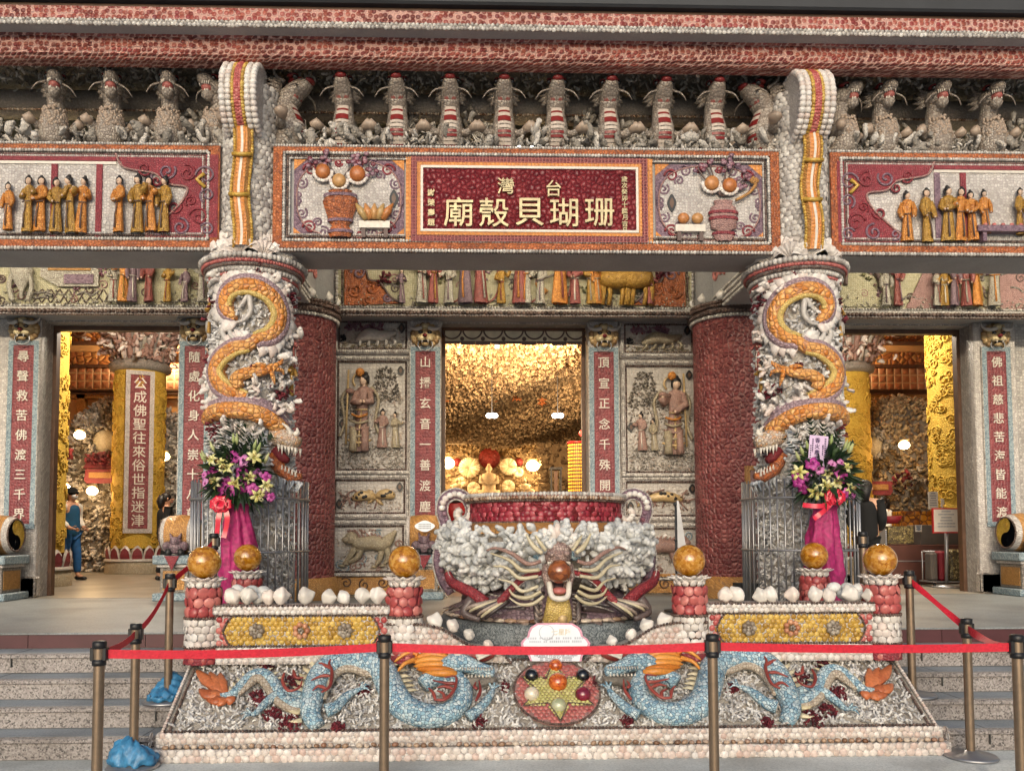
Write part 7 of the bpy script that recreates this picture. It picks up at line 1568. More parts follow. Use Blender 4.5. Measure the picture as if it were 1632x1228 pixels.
mb = MB(); mb.ball((hx, 6.25, Zh(908)), .092, 24, 16); mb.V = [v + np.array([0, -.06, 0]) for v in mb.V]; part('amber_ball', mb, 'amber_dark', stand)
mb = MB()
for i in range(9):
    a = -1.3 + 2.6 * i / 8; b = Vector((hx, 6.36, Zh(872))); d = Vector((math.sin(a), -.1, math.cos(a))); mb.tube([b + d * .05, b + d * .13, b + d * .19], [.03, .042, .012], 7, 0, flat=.4, up=(0, -1, 0), r=random.random())
mb.V = [v + np.array([0, -.06, 0]) for v in mb.V]; part('shell_crest', mb, 'dom_white', stand)
for s_ in (-1, 1):
    for (p, m, r_) in (([(.13, 880), (.2, 868), (.25, 850)], 0, .028), ([(.1, 876), (.15, 862), (.18, 852)], 0, .022), ([(.14, 892), (.24, 896), (.36, 880), (.48, 872), (.55, 876)], 1, .024), ([(.15, 905), (.28, 906), (.38, 890), (.52, 880)], 0, .024), ([(.16, 915), (.3, 918), (.4, 902), (.5, 900)], 0, .022), ([(.16, 930), (.28, 938), (.36, 925), (.46, 920)], 0, .02), ([(.14, 938), (.24, 948), (.34, 945), (.38, 935)], 0, .022), ([(.12, 945), (.2, 957), (.3, 958), (.38, 948)], 0, .02)):
        mb = MB(); q = smooth_path([(hx + s_ * a, 7.2 - math.sqrt(max(.05, 1.0 - (a + .1 * s_) ** 2)) - .02, Zh(v)) for a, v in p], 5); mb.tube(q, np.interp(np.linspace(0, 1, len(q)), [0, .4, 1], [r_ * .6, r_ * .78, r_ * .25]), 8, m, r=random.random()); part('whisker', mb, ['ivoryspur', 'relief_rose'], stand)
for s_ in (-1, 1):                                          # red shell ribbons / flaming legs
    mb = MB(); q = smooth_path([(hx + s_ * .09, 6.30, Zh(910)), (hx + s_ * .22, 6.3, Zh(915)), (hx + s_ * .32, 6.34, Zh(930)), (hx + s_ * .4, 6.36, Zh(948)), (hx + s_ * .46, 6.36, Zh(960))], 5); mb.tube(q, np.interp(np.linspace(0, 1, len(q)), [0, .3, 1], [.02, .03, .035]), 8, 0)
    q2_ = smooth_path([(hx + s_ * .86, 6.72, Zh(915)), (hx + s_ * .82, 6.66, Zh(930)), (hx + s_ * .66, 6.5, Zh(945)), (hx + s_ * .56, 6.42, Zh(960))], 5); mb.tube(q2_, np.interp(np.linspace(0, 1, len(q2_)), [0, .5, 1], [.03, .045, .05]), 8, 0)
    for path in (q, q2_): beads(mb, [p + Vector((0, -.015, .026)) for p in path], .008, 1); beads(mb, [p + Vector((0, -.015, -.026)) for p in path], .008, 1)
    M['crim_rib'] = shellm('crimson_ribbon', [c(130, 34, 44), c(164, 62, 68)], c(110, 40, 48), .024, axis='3d', rand=.8)
    part('red_ribbon', mb, ['crim_rib', 'bead_white'], stand)
    mb = MB(); cxp = hx + s_ * .5
    for i in range(6): mb.tube(smooth_path([(cxp - s_ * .12 + s_ * i * .02, 6.36, Zh(956)), (cxp + s_ * (.0 + i * .03), 6.32, Zh(972 - i * 2)), (cxp + s_ * (.06 + i * .03), 6.36, Zh(984 - i * 3))], 4), np.linspace(.022, .010, 9), 7, i % 3 % 2, r=(i % 3) / 2)
    mb.tube(smooth_path([(hx + s_ * .66, 6.45, Zh(955)), (hx + s_ * .72, 6.42, Zh(975)), (hx + s_ * .6, 6.36, Zh(985))], 4), np.linspace(.05, .022, 9), 9, 0, r=.4); part('paw', mb, ['slate_shell', 'ivoryspur'], stand)
mb = MB(); mb.lathe([(0, .845), (.035, .845), (.04, .9), (.02, .94), (.0, .96)], (hx + .03, 6.28, 0), 14, 0); mb.tube([(hx + .03 + .03 * math.sin(a), 6.28, .955 - .03 * math.cos(a)) for a in np.linspace(0, 6.28, 12)], .005, 5, 0)
solo('brass_censer', mb, 'lion_gilt', 'tiny brass bell-shaped censer standing before the dragon head of the urn', 'censer')

# ------------------------------------------------------------ cages round the dragon columns
for sg, sd in ((-1, 'left'), (1, 'right')):
    cx, cy, r_ = sg * 2.80, YC, .565; t = thing('steel_cage', 'round steel bar cage fencing the foot of the %s dragon column' % sd, 'cage', (cx, cy, .735), 'steel cages')
    ztop = PZ(762, 7.74, 400 if sg < 0 else 400); me0 = None
    for i in range(48):
        a = 2 * math.pi * i / 48 + .03
        if me0 is None:
            mb = MB(); mb.tube([(cx, cy, .735), (cx, cy, ztop)], .0085, 8); b0 = part('bar', mb, 'steel', t); me0 = b0.data; o = b0
        else: o = bpy.data.objects.new('bar', me0); COL.objects.link(o); o.parent = t
        o.location = (r_ * math.sin(a), -r_ * math.cos(a), 0)
    for z_ in (.76, PZ(880, 7.74, 400), PZ(793, 7.74, 400)):
        mb = MB(); mb.tube([(cx + (r_ + .012) * math.sin(a), cy - (r_ + .012) * math.cos(a), z_) for a in np.linspace(0, 2 * math.pi, 65)], .011, 8, cap=False); part('hoop', mb, 'steel', t)

# ------------------------------------------------------------ flower stands
M['leaf'] = rndm('leaf_green', [c(20, 38, 24), c(32, 54, 32), c(56, 80, 42)], rough=.4, ns=40); M['lily'] = rndm('lily_yellow', [c(196, 190, 106), c(218, 214, 146), c(226, 222, 176)], rough=.45, ns=40, var=.1)
M['orchid'] = rndm('orchid_magenta', [c(120, 22, 92), c(164, 44, 132), c(196, 96, 168), c(206, 140, 190)], rough=.5, ns=40, var=.15); M['stamen'] = plainm('stamen', c(150, 84, 30), .6)
M['drape'] = plainm('magenta_organza', c(158, 34, 96), .6, var=.35, ns=26, bump=1.0); M['bow'] = plainm('red_ribbon', c(206, 34, 62), .3, var=.12, ns=30, coat=.4); M['bud'] = rndm('bud', [c(150, 166, 104), c(190, 190, 140)], rough=.5)
def flower_stand(u, vtop, vfoot, Y, sg, label):
    x = PX(u, Y, 800); t = thing('flower_stand', label, 'flower stand', (x, Y, .735), 'congratulatory flower stands')
    px = Y / 1300
    z_ = lambda v: PZ(v, Y, u)
    cx, cz = x, z_(765); Rx, Rz = 52 * px, 48 * px
    mb = MB(); rr = random.Random(11 + sg); n_ = 40; k = 64; V = []                     # draped magenta cloth
    zt_, zb_ = z_(802), .74
    for i in range(n_ + 1):
        f = i / n_; z = zt_ + (zb_ - zt_) * f; w = np.interp(f, [0, .06, .12, .35, .6, 1], [.13, .10, .115, .15, .165, .12]); ox = (sg * -.03) * math.sin(f * 3)
        for j in range(k):
            a = 2 * math.pi * j / k; rad = w * (1 + .12 * math.sin(a * 6 + f * 3) * min(1, f * 5) + .06 * math.sin(a * 11 - f * 6) + .05 * math.sin(a * 3 + f * 23) * math.sin(f * 17 + a) + .03 * math.sin(f * 40 + a * 5) * (f < .4)); V.append((x + ox + rad * math.sin(a), Y - rad * math.cos(a) * .8, z))
    mb.raw(V, [[(i * k + (j + 1) % k, i * k + j, (i + 1) * k + j, (i + 1) * k + (j + 1) % k) for i in range(n_) for j in range(k)]], 0, True)
    part('drape', mb, 'drape', t)
    mb = MB(); mb.tube([(x, Y, .74), (x, Y, z_(790))], .02, 8); mb.lathe([(0, .736), (.16, .736), (.16, .76), (0, .765)], (x, Y, 0), 24); part('pole', mb, 'dark', t)
    mb = MB()                                                # leaf mass
    for i in range(260):
        a = rr.uniform(0, 2 * math.pi); e = rr.uniform(-.9, 1.3); d = Vector((math.cos(a) * math.cos(e), -abs(math.sin(a)) * math.cos(e) * (1 if rr.random() < .75 else -1), math.sin(e))); L = rr.uniform(.12, .24)
        b = Vector((cx, Y, cz)) + Vector((d.x * Rx * .55, d.y * .12, d.z * Rz * .6)); s_ = d.cross(Vector((rr.uniform(-1, 1), rr.uniform(-1, 1), rr.uniform(-1, 1)))).normalized(); w = rr.uniform(.012, .034); m_ = b + d * L * .5 + Vector((0, 0, .02)); e_ = b + d * L + Vector((0, 0, -.02))
        mb.raw([b, m_ + s_ * w, e_, m_ - s_ * w, m_ + d.cross(s_) * w * .4], [[(0, 1, 4), (1, 2, 4), (2, 3, 4), (3, 0, 4)]], 0, False, rr.random())
    for i in range(9):                                      # tall palm fronds and spears at the back
        a = -.8 + 1.6 * i / 8 + rr.uniform(-.06, .06); L = rr.uniform(.3, .46) * (1.0 if i not in (3, 4, 5) else 1.15); b = Vector((cx, Y + .03, cz + Rz * .3)); d = Vector((math.sin(a), 0, math.cos(a))); tip = b + d * L + Vector((0, .02, 0))
        for j in range(9):
            f = .3 + .7 * j / 8 + rr.uniform(-.03, .03); c_ = b.lerp(tip, f)
            for s_ in (-1, 1):
                o = (Vector((d.z, 0, -d.x)) * s_ * .75 + d * .6 + Vector((0, -.2, 0))).normalized(); ll = rr.uniform(.1, .17) * (1.15 - f * .75); sd2 = Vector((0, 0, 1)).cross(o).normalized() * .01 + d * .011; mb.raw([c_ - sd2, c_ + o * ll * .5 - sd2 * .6, c_ + o * ll, c_ + sd2], [[(0, 1, 2, 3)]], 0, False, rr.random() * .5)
    q = part('leaves', mb, 'leaf', t)
    def orient(d, mb_):
        z = Vector(d).normalized(); X = z.orthogonal().normalized(); Yv = z.cross(X); return Matrix((X, Yv, z)).transposed()
    FL = LILY[sg]
    for (fu, fv, s_) in FL:                                    # six-petalled lilies
        mb = MB(); p = P(fu, fv, Y - .16); d = Vector(((fu - u) / 60, -1, (765 - fv) / 70 - .1)).normalized(); A = orient(d, None); r0 = rr.uniform(0, 1)
        for i in range(6):
            a = i * math.pi / 3 + r0; o = A @ Vector((math.cos(a), math.sin(a), 0)); L = .062 * s_ * rr.uniform(.9, 1.1)
            mb.tube([p - d * .04, p + o * L * .35, p + o * L * .8 + d * .012, p + o * L * 1.2 - d * .012], [.006, .018 * s_, .016 * s_, .002], 7, 0, flat=.25, up=d, r=rr.random())
        for i in range(5): a = i * 1.26; o = A @ Vector((math.cos(a), math.sin(a), 0)); mb.tube([p, p + d * .045 + o * .014], .0028, 4, 0); mb.ball(p + d * .047 + o * .015, (.005, .005, .005), 5, 4, 1)
        part('lily', mb, ['lily', 'stamen'], t)
    for (fu, fv, s_) in ORCH[sg]:
        mb = MB(); p = P(fu, fv, Y - rr.uniform(.09, .15)); d = Vector(((fu - u) / 60, -1, (765 - fv) / 80)).normalized(); A = orient(d, None); r0 = rr.uniform(0, 3); tone = rr.random()
        for i in range(5):
            a = i * 1.2566 + r0; o = A @ Vector((math.cos(a), math.sin(a), 0)); L = .056 * s_
            mb.tube([p, p + o * L * .5 + d * .008, p + o * L], [.012, .032 * s_, .016], 7, 0, flat=.3, up=d, r=min(1, max(0, tone + rr.uniform(-.15, .15))))
        mb.ball(p + d * .01, .011 * s_, 7, 5, 0, r=.1); part('orchid', mb, 'orchid', t)
    for i in range(9):
        mb = MB(); a = rr.uniform(-1.2, 1.2); p = Vector((cx + Rx * 1.0 * math.sin(a), Y - .06, cz + Rz * 1.15 * math.cos(a))); d = Vector((math.sin(a) * .6, -.3, 1)).normalized(); mb.tube([p, p + d * .05, p + d * .11], [.008, .018, .004], 7, 0, r=rr.random()); part('bud', mb, 'bud', t)
    bu, bv = (353, 803) if sg < 0 else (1329, 792)            # big looped bow with tails
    mb = MB(); p = P(bu, bv, Y - .17)
    for i in range(16):
        a = i * .785 + (.4 if i >= 8 else 0); L = .085 if i < 8 else .055; o = Vector((math.cos(a), -.25 - .5 * (i >= 8), math.sin(a) * .75)); s_ = Vector((-math.sin(a), 0, math.cos(a))); V = []
        for k2 in range(9):
            tt = k2 / 8 * math.pi; q_ = p + o * L * math.sin(tt) * 1.15 + Vector((0, -1, 0)) * (.03 * math.cos(tt)) ; V += [q_ + s_ * .026 + s_ * .012 * math.sin(tt), q_ - s_ * .026 - s_ * .012 * math.sin(tt)]
        mb.raw([tuple(v) for v in V], [[(j * 2, j * 2 + 1, j * 2 + 3, j * 2 + 2) for j in range(8)]], 0, True)
    tails = [[(0, 0), (-.02, -.15), (-.04, -.33)], [(.02, 0), (.06, -.12), (.03, -.3)]] if sg < 0 else [[(0, -.02), (-.12, -.08), (-.3, -.07)], [(-.02, -.04), (-.1, -.12), (-.2, -.2)]]
    for tl in tails:
        q_ = smooth_path([p + Vector((a, -.02, b)) for a, b in tl], 5); V = []
        for i, w in enumerate(q_): 
            tt = (q_[min(i + 1, len(q_) - 1)] - q_[max(i - 1, 0)]).normalized(); s_ = tt.cross(Vector((0, 1, 0))).normalized() * .022; V += [w + s_, w - s_ + Vector((0, .012 * math.sin(i), 0))]
        mb.raw([tuple(v) for v in V], [[(j * 2, j * 2 + 1, j * 2 + 3, j * 2 + 2) for j in range(len(q_) - 1)]], 0, True)
    part('bow', mb, 'bow', t)
    return t
LILY = {-1: [(342, 767, 1.1), (375, 770, 1.1), (405, 728, 1.1), (360, 745, 1.1), (424, 774, 1.0), (411, 790, 1.05), (398, 760, .9), (338, 732, .9), (352, 737, .8)], 1: [(1301, 784, 1.15), (1334, 769, 1.15), (1273, 752, 1.1), (1316, 773, 1.0), (1355, 776, .95), (1350, 745, .9), (1320, 755, .8)]}
ORCH = {-1: [(328, 770, .9), (336, 752, 1), (350, 781, 1.15), (368, 783, 1.15), (373, 729, 1.1), (385, 752, 1.1), (390, 734, 1.1), (396, 775, 1.25), (410, 756, 1), (388, 763, 1.1), (362, 768, 1.1), (425, 760, .9), (420, 785, .9), (370, 725, .9), (394, 745, 1), (345, 757, .9), (380, 780, 1), (432, 792, .8), (326, 757, .7), (403, 780, 1.1)],
        1: [(1294, 739, 1.2), (1338, 758, 1.25), (1315, 784, 1.1), (1272, 768, 1), (1280, 779, .9), (1327, 752, 1), (1345, 760, 1.1), (1347, 786, 1), (1320, 790, 1), (1286, 760, .8), (1365, 772, .8), (1306, 748, .9), (1340, 738, .8), (1360, 787, .8), (1268, 758, .7), (1326, 740, .9)]}
fsl = flower_stand(377, 700, 960, 7.55, -1, 'flower stand with white spike, lilies and magenta orchids in front of the left cage')
fsr = flower_stand(1315, 700, 960, 7.55, 1, 'flower stand with a pink message card and red bow in front of the right cage')
M['card'] = plainm('pink_card', c(206, 182, 214), .6, var=.05)
mb = MB(); pc = P(1304, 716, 7.45)
mb.box(-.088, .088, -.002, .002, -.15, .13, 0); column_text(mb, '香火鼎盛', -.012, -.003, .085, -.085, .05, 1, .002, off=.02); [mb.box(xx - ww, xx + ww, -.0034, -.0021, zz - .006, zz + .006, 1) for xx, za, zb_, n_, ww in ((.062, .1, -.1, 10, .008), (.042, .04, -.06, 6, .006), (-.055, .09, -.03, 7, .007), (-.072, .03, -.1, 6, .006)) for zz in [za + (zb_ - za) * i / n_ for i in range(n_)]]
mb.tube([(0, .004, -.15), (0, .03, -.32)], .005, 5, 2); mb.xf(Matrix.Translation(pc) @ Matrix.Rotation(R(5), 4, 'Y'))
M['purple_ink'] = plainm('purple_ink', c(70, 44, 92), .6); part('message_card', mb, ['card', 'purple_ink', 'dark'], fsr)
mb = MB(); pc = P(374, 700, 7.6); mb.tube([(pc.x, 7.6, PZ(735, 7.6)), (pc.x + .003, 7.6, PZ(680, 7.6))], [.014, .006], 6, 0); part('white_spike', mb, 'ivory', fsl)

# framed board behind the right cage, thin pole stand right of the urn
mb = MB(); bx0, bx1 = PX(1187, 9.4), PX(1240, 9.4); z0, z1 = .76, PZ(742, 9.4, 1190); ring(mb, bx0, bx1, z0, z1, .05, 9.38, 9.43, 0); mb.box(bx0 + .05, bx1 - .05, 9.39, 9.42, z0 + .05, z1 - .05, 1); mb.box(bx0 - .14, bx1 + .1, 9.36, 9.5, .735, .96, 2)
solo('framed_board', mb, ['ochre_fine', 'pink_fine', 'dark'], 'tall framed board standing behind the right cage', 'board')
mb = MB(); px_, py_ = PX(1075, 8.4), 8.4; z1 = PZ(803, 8.4, 1075); mb.tube([(px_, py_, .735), (px_, py_, z1)], .011, 8, 0); mb.lathe([(0, .735), (.13, .735), (.13, .75), (0, .76)], (px_, py_, 0), 24, 0); mb.prism([(px_ + .01, z1 + .04), (px_ + .03, z1 + .03), (px_ + .1, PZ(872, 8.4, 1075)), (px_ + .012, PZ(872, 8.4, 1075))], py_ - .02, py_ + .02, 1); mb.ball((px_, py_, z1), .025, 8, 6, 0)
mb.ball((px_, py_, PZ(860, 8.4, 1075)), .02, 8, 6, 0)
solo('pole_stand', mb, ['dark', 'steel'], 'thin dark pole stand with a narrow tilted plate right of the urn', 'pole')
# ------------------------------------------------------------ the halls behind the doors
def lamp(loc, energy, rad=.12, col=(1, .62, .28), name='hall_lamp', label=None, shade=True):
    t = thing(name, label, 'lamp', loc, 'lit hall lamps'); mb = MB()
    mb.ball(loc, (rad, rad, rad * .8), 14, 10); part('bulb', mb, 'lampglow', t)
    mb = MB(); mb.lathe([(rad * .3, rad * .78), (rad * .9, rad * .95), (.02, rad * 1.25), (0, rad * 1.3)], loc, 16); part('cap', mb, 'lion_gilt', t)
    ld = bpy.data.lights.new('lamp_light', 'POINT'); ld.energy = energy; ld.color = col; ld.shadow_soft_size = rad * 1.5
    lo = bpy.data.objects.new('lamp_light', ld); COL.objects.link(lo); lo.parent = t; lo.location = (0, -rad * 1.6, -.05)
    return t
M['lampglow'] = emitm('lamp_glow', (1, .72, .36, 1), 18); M['whiteglow'] = emitm('white_glow', (1, .93, .84, 1), 16); M['redglow'] = emitm('red_glow', (1, .06, .04, 1), 2.2)
M['hall_paint'] = plainm('ochre_wall', c(196, 152, 100), .6, var=.15, ns=3); M['hall_pattern'] = shellm('ochre_scroll', [c(150, 92, 52), c(184, 128, 74), c(196, 150, 92)], c(120, 70, 44), .16, rand=1, gap=.08, bump=.6)
M['lattice'] = shellm('orange_lattice', [c(180, 122, 88), c(190, 132, 96)], c(210, 176, 136), .2, rand=0, gap=.13, bump=.6); M['cloth'] = plainm('valance_cloth', c(214, 204, 178), .8)
HB = 20.5
for x, w, nm in ((0, 3.6, 'middle'), (-6.2, 4.6, 'left'), (6.2, 4.6, 'right')):     # assumed porch strip lamps, added unseen to light the friezes
    t = thing('assumed_porch_lamp', 'assumed warm strip lamp, unseen on the back of the front beam, %s bay' % nm, 'lamp', (x, 8.7, 5.3), 'assumed porch strip lamps'); mb = MB(); mb.box(x - w / 2, x + w / 2, YBK + .03, YBK + .09, 5.28, 5.33); part('tube', mb, 'lampglow', t)
    mb = MB(); mb.box(x - w / 2 - .03, x + w / 2 + .03, YBK + .001, YBK + .029, 5.24, 5.40); part('fitting', mb, 'dark', t)
    ld = bpy.data.lights.new('assumed_strip_light', 'AREA'); ld.shape = 'RECTANGLE'; ld.size = w; ld.size_y = .08; ld.energy = 17 * w; ld.color = (1, .9, .7); lo = bpy.data.objects.new('assumed_strip_light', ld); COL.objects.link(lo); lo.parent = t; lo.location = (0, -.05, -.03); lo.rotation_euler = (R(68), 0, 0)
    ld = ld.copy(); ld.energy = 45 * w; lo = bpy.data.objects.new('assumed_strip_light', ld); COL.objects.link(lo); lo.parent = t; lo.location = (0, -.05, .06); lo.rotation_euler = (R(125), 0, 0)  # second assumed light, aimed up to brighten the gaps between the brackets
for sg, sd in ((-1, 'left'), (1, 'right')):
    xa, xb = sorted((sg * 11.6, sg * 3.6)); zf = .735
    t = thing('side_hall', 'ochre walled hall with lattice bands seen through the %s doorway' % sd, 'hall', ((xa + xb) / 2, HB, zf))
    H_ = lambda v: PZ(v, HB, 200 if sg < 0 else 1450)
    mb = MB(); mb.box(xa, xb, HB, HB + .2, zf, 7.0, 0)
    for v0, v1, m in ((505, 548, 1), (562, 585, 1)): mb.box(xa, xb, HB - .06, HB - .001, H_(v1), H_(v0), m)
    mb.box(xa, xb, HB - .12, HB - .001, H_(623), H_(587), 2)
    for v in (549, 585, 624, 627): mb.box(xa, xb, HB - .2, HB - .121, H_(v) - .05, H_(v) + .03, 3)
    n_ = 6
    for i in range(n_ + 1): x = xa + (xb - xa) * i / n_; mb.box(x - .1, x + .1, HB - .16, HB - .002, H_(700), H_(628), 4)
    mb.box(xa, xb, HB - .16, HB - .002, H_(636), H_(628), 4)
    part('back_wall', mb, ['hall_paint', 'hall_pattern', 'lattice', 'brownwood', 'ochre_fine'], t)
    mb = MB()
    for s2, xs_ in ((-1, xa), (1, xb)): mb.box(xs_ - .1, xs_ + .1, 11.3, HB, zf, 5.6, 0)
    part('side_wall', mb, 'hall_paint', t)
    mb = MB(); mb.box(xa, xb, 11.3, HB - .01, 6.96, 7.05, 0); part('ceiling', mb, 'hall_pattern', t)
    mb = MB()
    for i in range(10): mb.tube(spiral(xa + (i + .5) * (xb - xa) / 10, H_(527), HB - .09, .26, 1.4, i, (-1) ** i), .045, 6, 0)
    for i, x in enumerate(np.linspace(xa + .6, xb - .6, 6)): mb.prism([(x - .4, H_(690)), (x - .2, H_(668)), (x, H_(676)), (x + .15, H_(650)), (x + .3, H_(668)), (x + .42, H_(690))], HB - .05, HB - .002, 0)
    part('painted_scrolls', mb, 'brownwood', t)
    # coral grotto
    gx = PX(168 if sg < 0 else 1440, 18.6); gx2 = PX(200 if sg < 0 else 1440, 18.6)
    g_ = thing('coral_grotto', 'mound of grey coral with carved hollows standing in the %s hall' % sd, 'grotto', (gx2, 18.9, zf))
    mb = MB(); k = 28; prof = [(1.75, 0), (1.7, 1.0), (1.6, 2.0), (1.45, 2.8), (1.1, 3.4), (.6, 3.8), (0, 3.95)]
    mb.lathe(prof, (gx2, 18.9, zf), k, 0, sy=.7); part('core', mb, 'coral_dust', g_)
    mb = MB(); N_ = 2600; zz = rng.uniform(0, 3.93, N_); a = rng.uniform(-1.7, 1.7, N_); rr = np.interp(zz, [p[1] for p in prof], [p[0] for p in prof])
    nr = np.stack([np.sin(a), -np.cos(a), np.where(zz > 2.8, .9, 0)], 1); scatter(mb, CORAL + PETAL[:2], np.stack([gx2 + rr * np.sin(a), 18.9 - .7 * rr * np.cos(a), zf + zz], 1), nr, .09, .17, 0, .6)
    part('coral', mb, 'coral_gold' if sg > 0 else 'coral_grey', g_)['kind'] = 'stuff'
    mb = MB(); 
    for u, v, r_ in (((168, 703, .26),) if sg < 0 else ((1392, 710, .22), )):
        p = P(u, v, 17.62); mb.ball(p, (r_, .1, r_), 18, 10, 0); k = 70; an = rng.uniform(0, 6.28, k); scatter(mb, CORAL, np.stack([p.x + r_ * 1.25 * np.cos(an), np.full(k, 17.6), p.z + r_ * 1.25 * np.sin(an)], 1), (0, -1, 0), .12, .2, 1)
    part('disc_and_wreath', mb, ['relief_tan', 'coral_dust'], g_)
    p = P(161 if sg < 0 else 1397, 757 if sg < 0 else 776, 17.45)
    mb = MB(); w = .34; mb.prism([(p.x - w, p.z - .1), (p.x - w * .85, p.z - .17), (p.x + w * .85, p.z - .17), (p.x + w, p.z - .1), (p.x + w * .92, p.z + .13), (p.x - w * .92, p.z + .13)], 17.42, 17.5, 0)
    if sg < 0: mb.prism([(p.x - w * 1.05, p.z + .15), (p.x + w * 1.05, p.z + .15), (p.x + w * .6, p.z + .42), (p.x, p.z + .5), (p.x - w * .6, p.z + .42)], 17.4, 17.55, 1)
    mb.box(p.x - w * .7, p.x + w * .7, 17.405, 17.419, p.z - .06, p.z + .06, 2); part('name_plaque', mb, ['crim_fine', 'coral_red', 'ochre_fine'], g_)
    if sg < 0: mb = MB(); k = 60; scatter(mb, CORAL, np.stack([p.x + rng.uniform(-.3, .3, k), np.full(k, 17.42), p.z + .2 + rng.random(k) * .22], 1), (0, -1, .3), .08, .14, 0); part('dark_red_coral', mb, 'coral_red', g_)
    mb = MB()
    for u, v in (((106, 728), ) if sg < 0 else ((1437, 762), (1460, 760))):
        p = P(u, v, 17.4); scatter(mb, CORAL, np.array([tuple(p)]) + rng.normal(0, .09, (18, 3)), (0, -1, 0), .09, .15, 0 if sg < 0 or u < 1450 else 1)
    part('dark_red_coral', mb, ['coral_red', 'coral_dust'], g_)
for (u, v, Y, e, lab) in ((127, 693, 17.1, 22, 'glowing lamp nested high in the coral of the left hall'), (147, 782, 17.1, 15, 'glowing lamp low in the coral behind the person in blue'), (103, 777, 17.2, 12, 'small glowing lamp beside the yellow column in the left hall'), (262, 727, 17.4, 15, 'glowing lamp right of the yellow couplet column in the left hall'), (1441, 709, 16.9, 26, 'glowing lamp high in the coral of the right hall')):
    lamp(tuple(P(u, v, Y)), e, .11, label=lab)
for sg, sd in ((-1, 'left'), (1, 'right')):                 # lit ceiling coves, their glow given by assumed trough lamps
    t = thing('assumed_trough_lamp', 'assumed warm lit ceiling trough high in the %s hall' % sd, 'lamp', (sg * 7.4, 19.7, 5.75)); mb = MB(); mb.box(sg * 7.4 - 1.6, sg * 7.4 + 1.6, 19.64, 19.76, 5.7, 5.76); part('tube', mb, 'lampglow', t); mb = MB(); mb.box(sg * 7.4 - 1.7, sg * 7.4 + 1.7, 19.46, 19.6, 5.62, 5.85); part('trough', mb, 'hall_paint', t)
    ld = bpy.data.lights.new('assumed_trough_light', 'AREA'); ld.energy = 230; ld.size = 3; ld.size_y = .4; ld.shape = 'RECTANGLE'; ld.color = (1, .7, .42); lo = bpy.data.objects.new('assumed_trough_light', ld); COL.objects.link(lo); lo.parent = t; lo.location = (0, .1, .05); lo.rotation_euler = (R(130), 0, 0)
    lamp((sg * 5.5, 13.7, 5.5), 640, .16, (1, .88, .70), 'hall_fill_pendant', 'added round fill pendant, unseen high behind the %s doorway' % sd)  # pendant added around a fill light for the hall, unseen above the door head
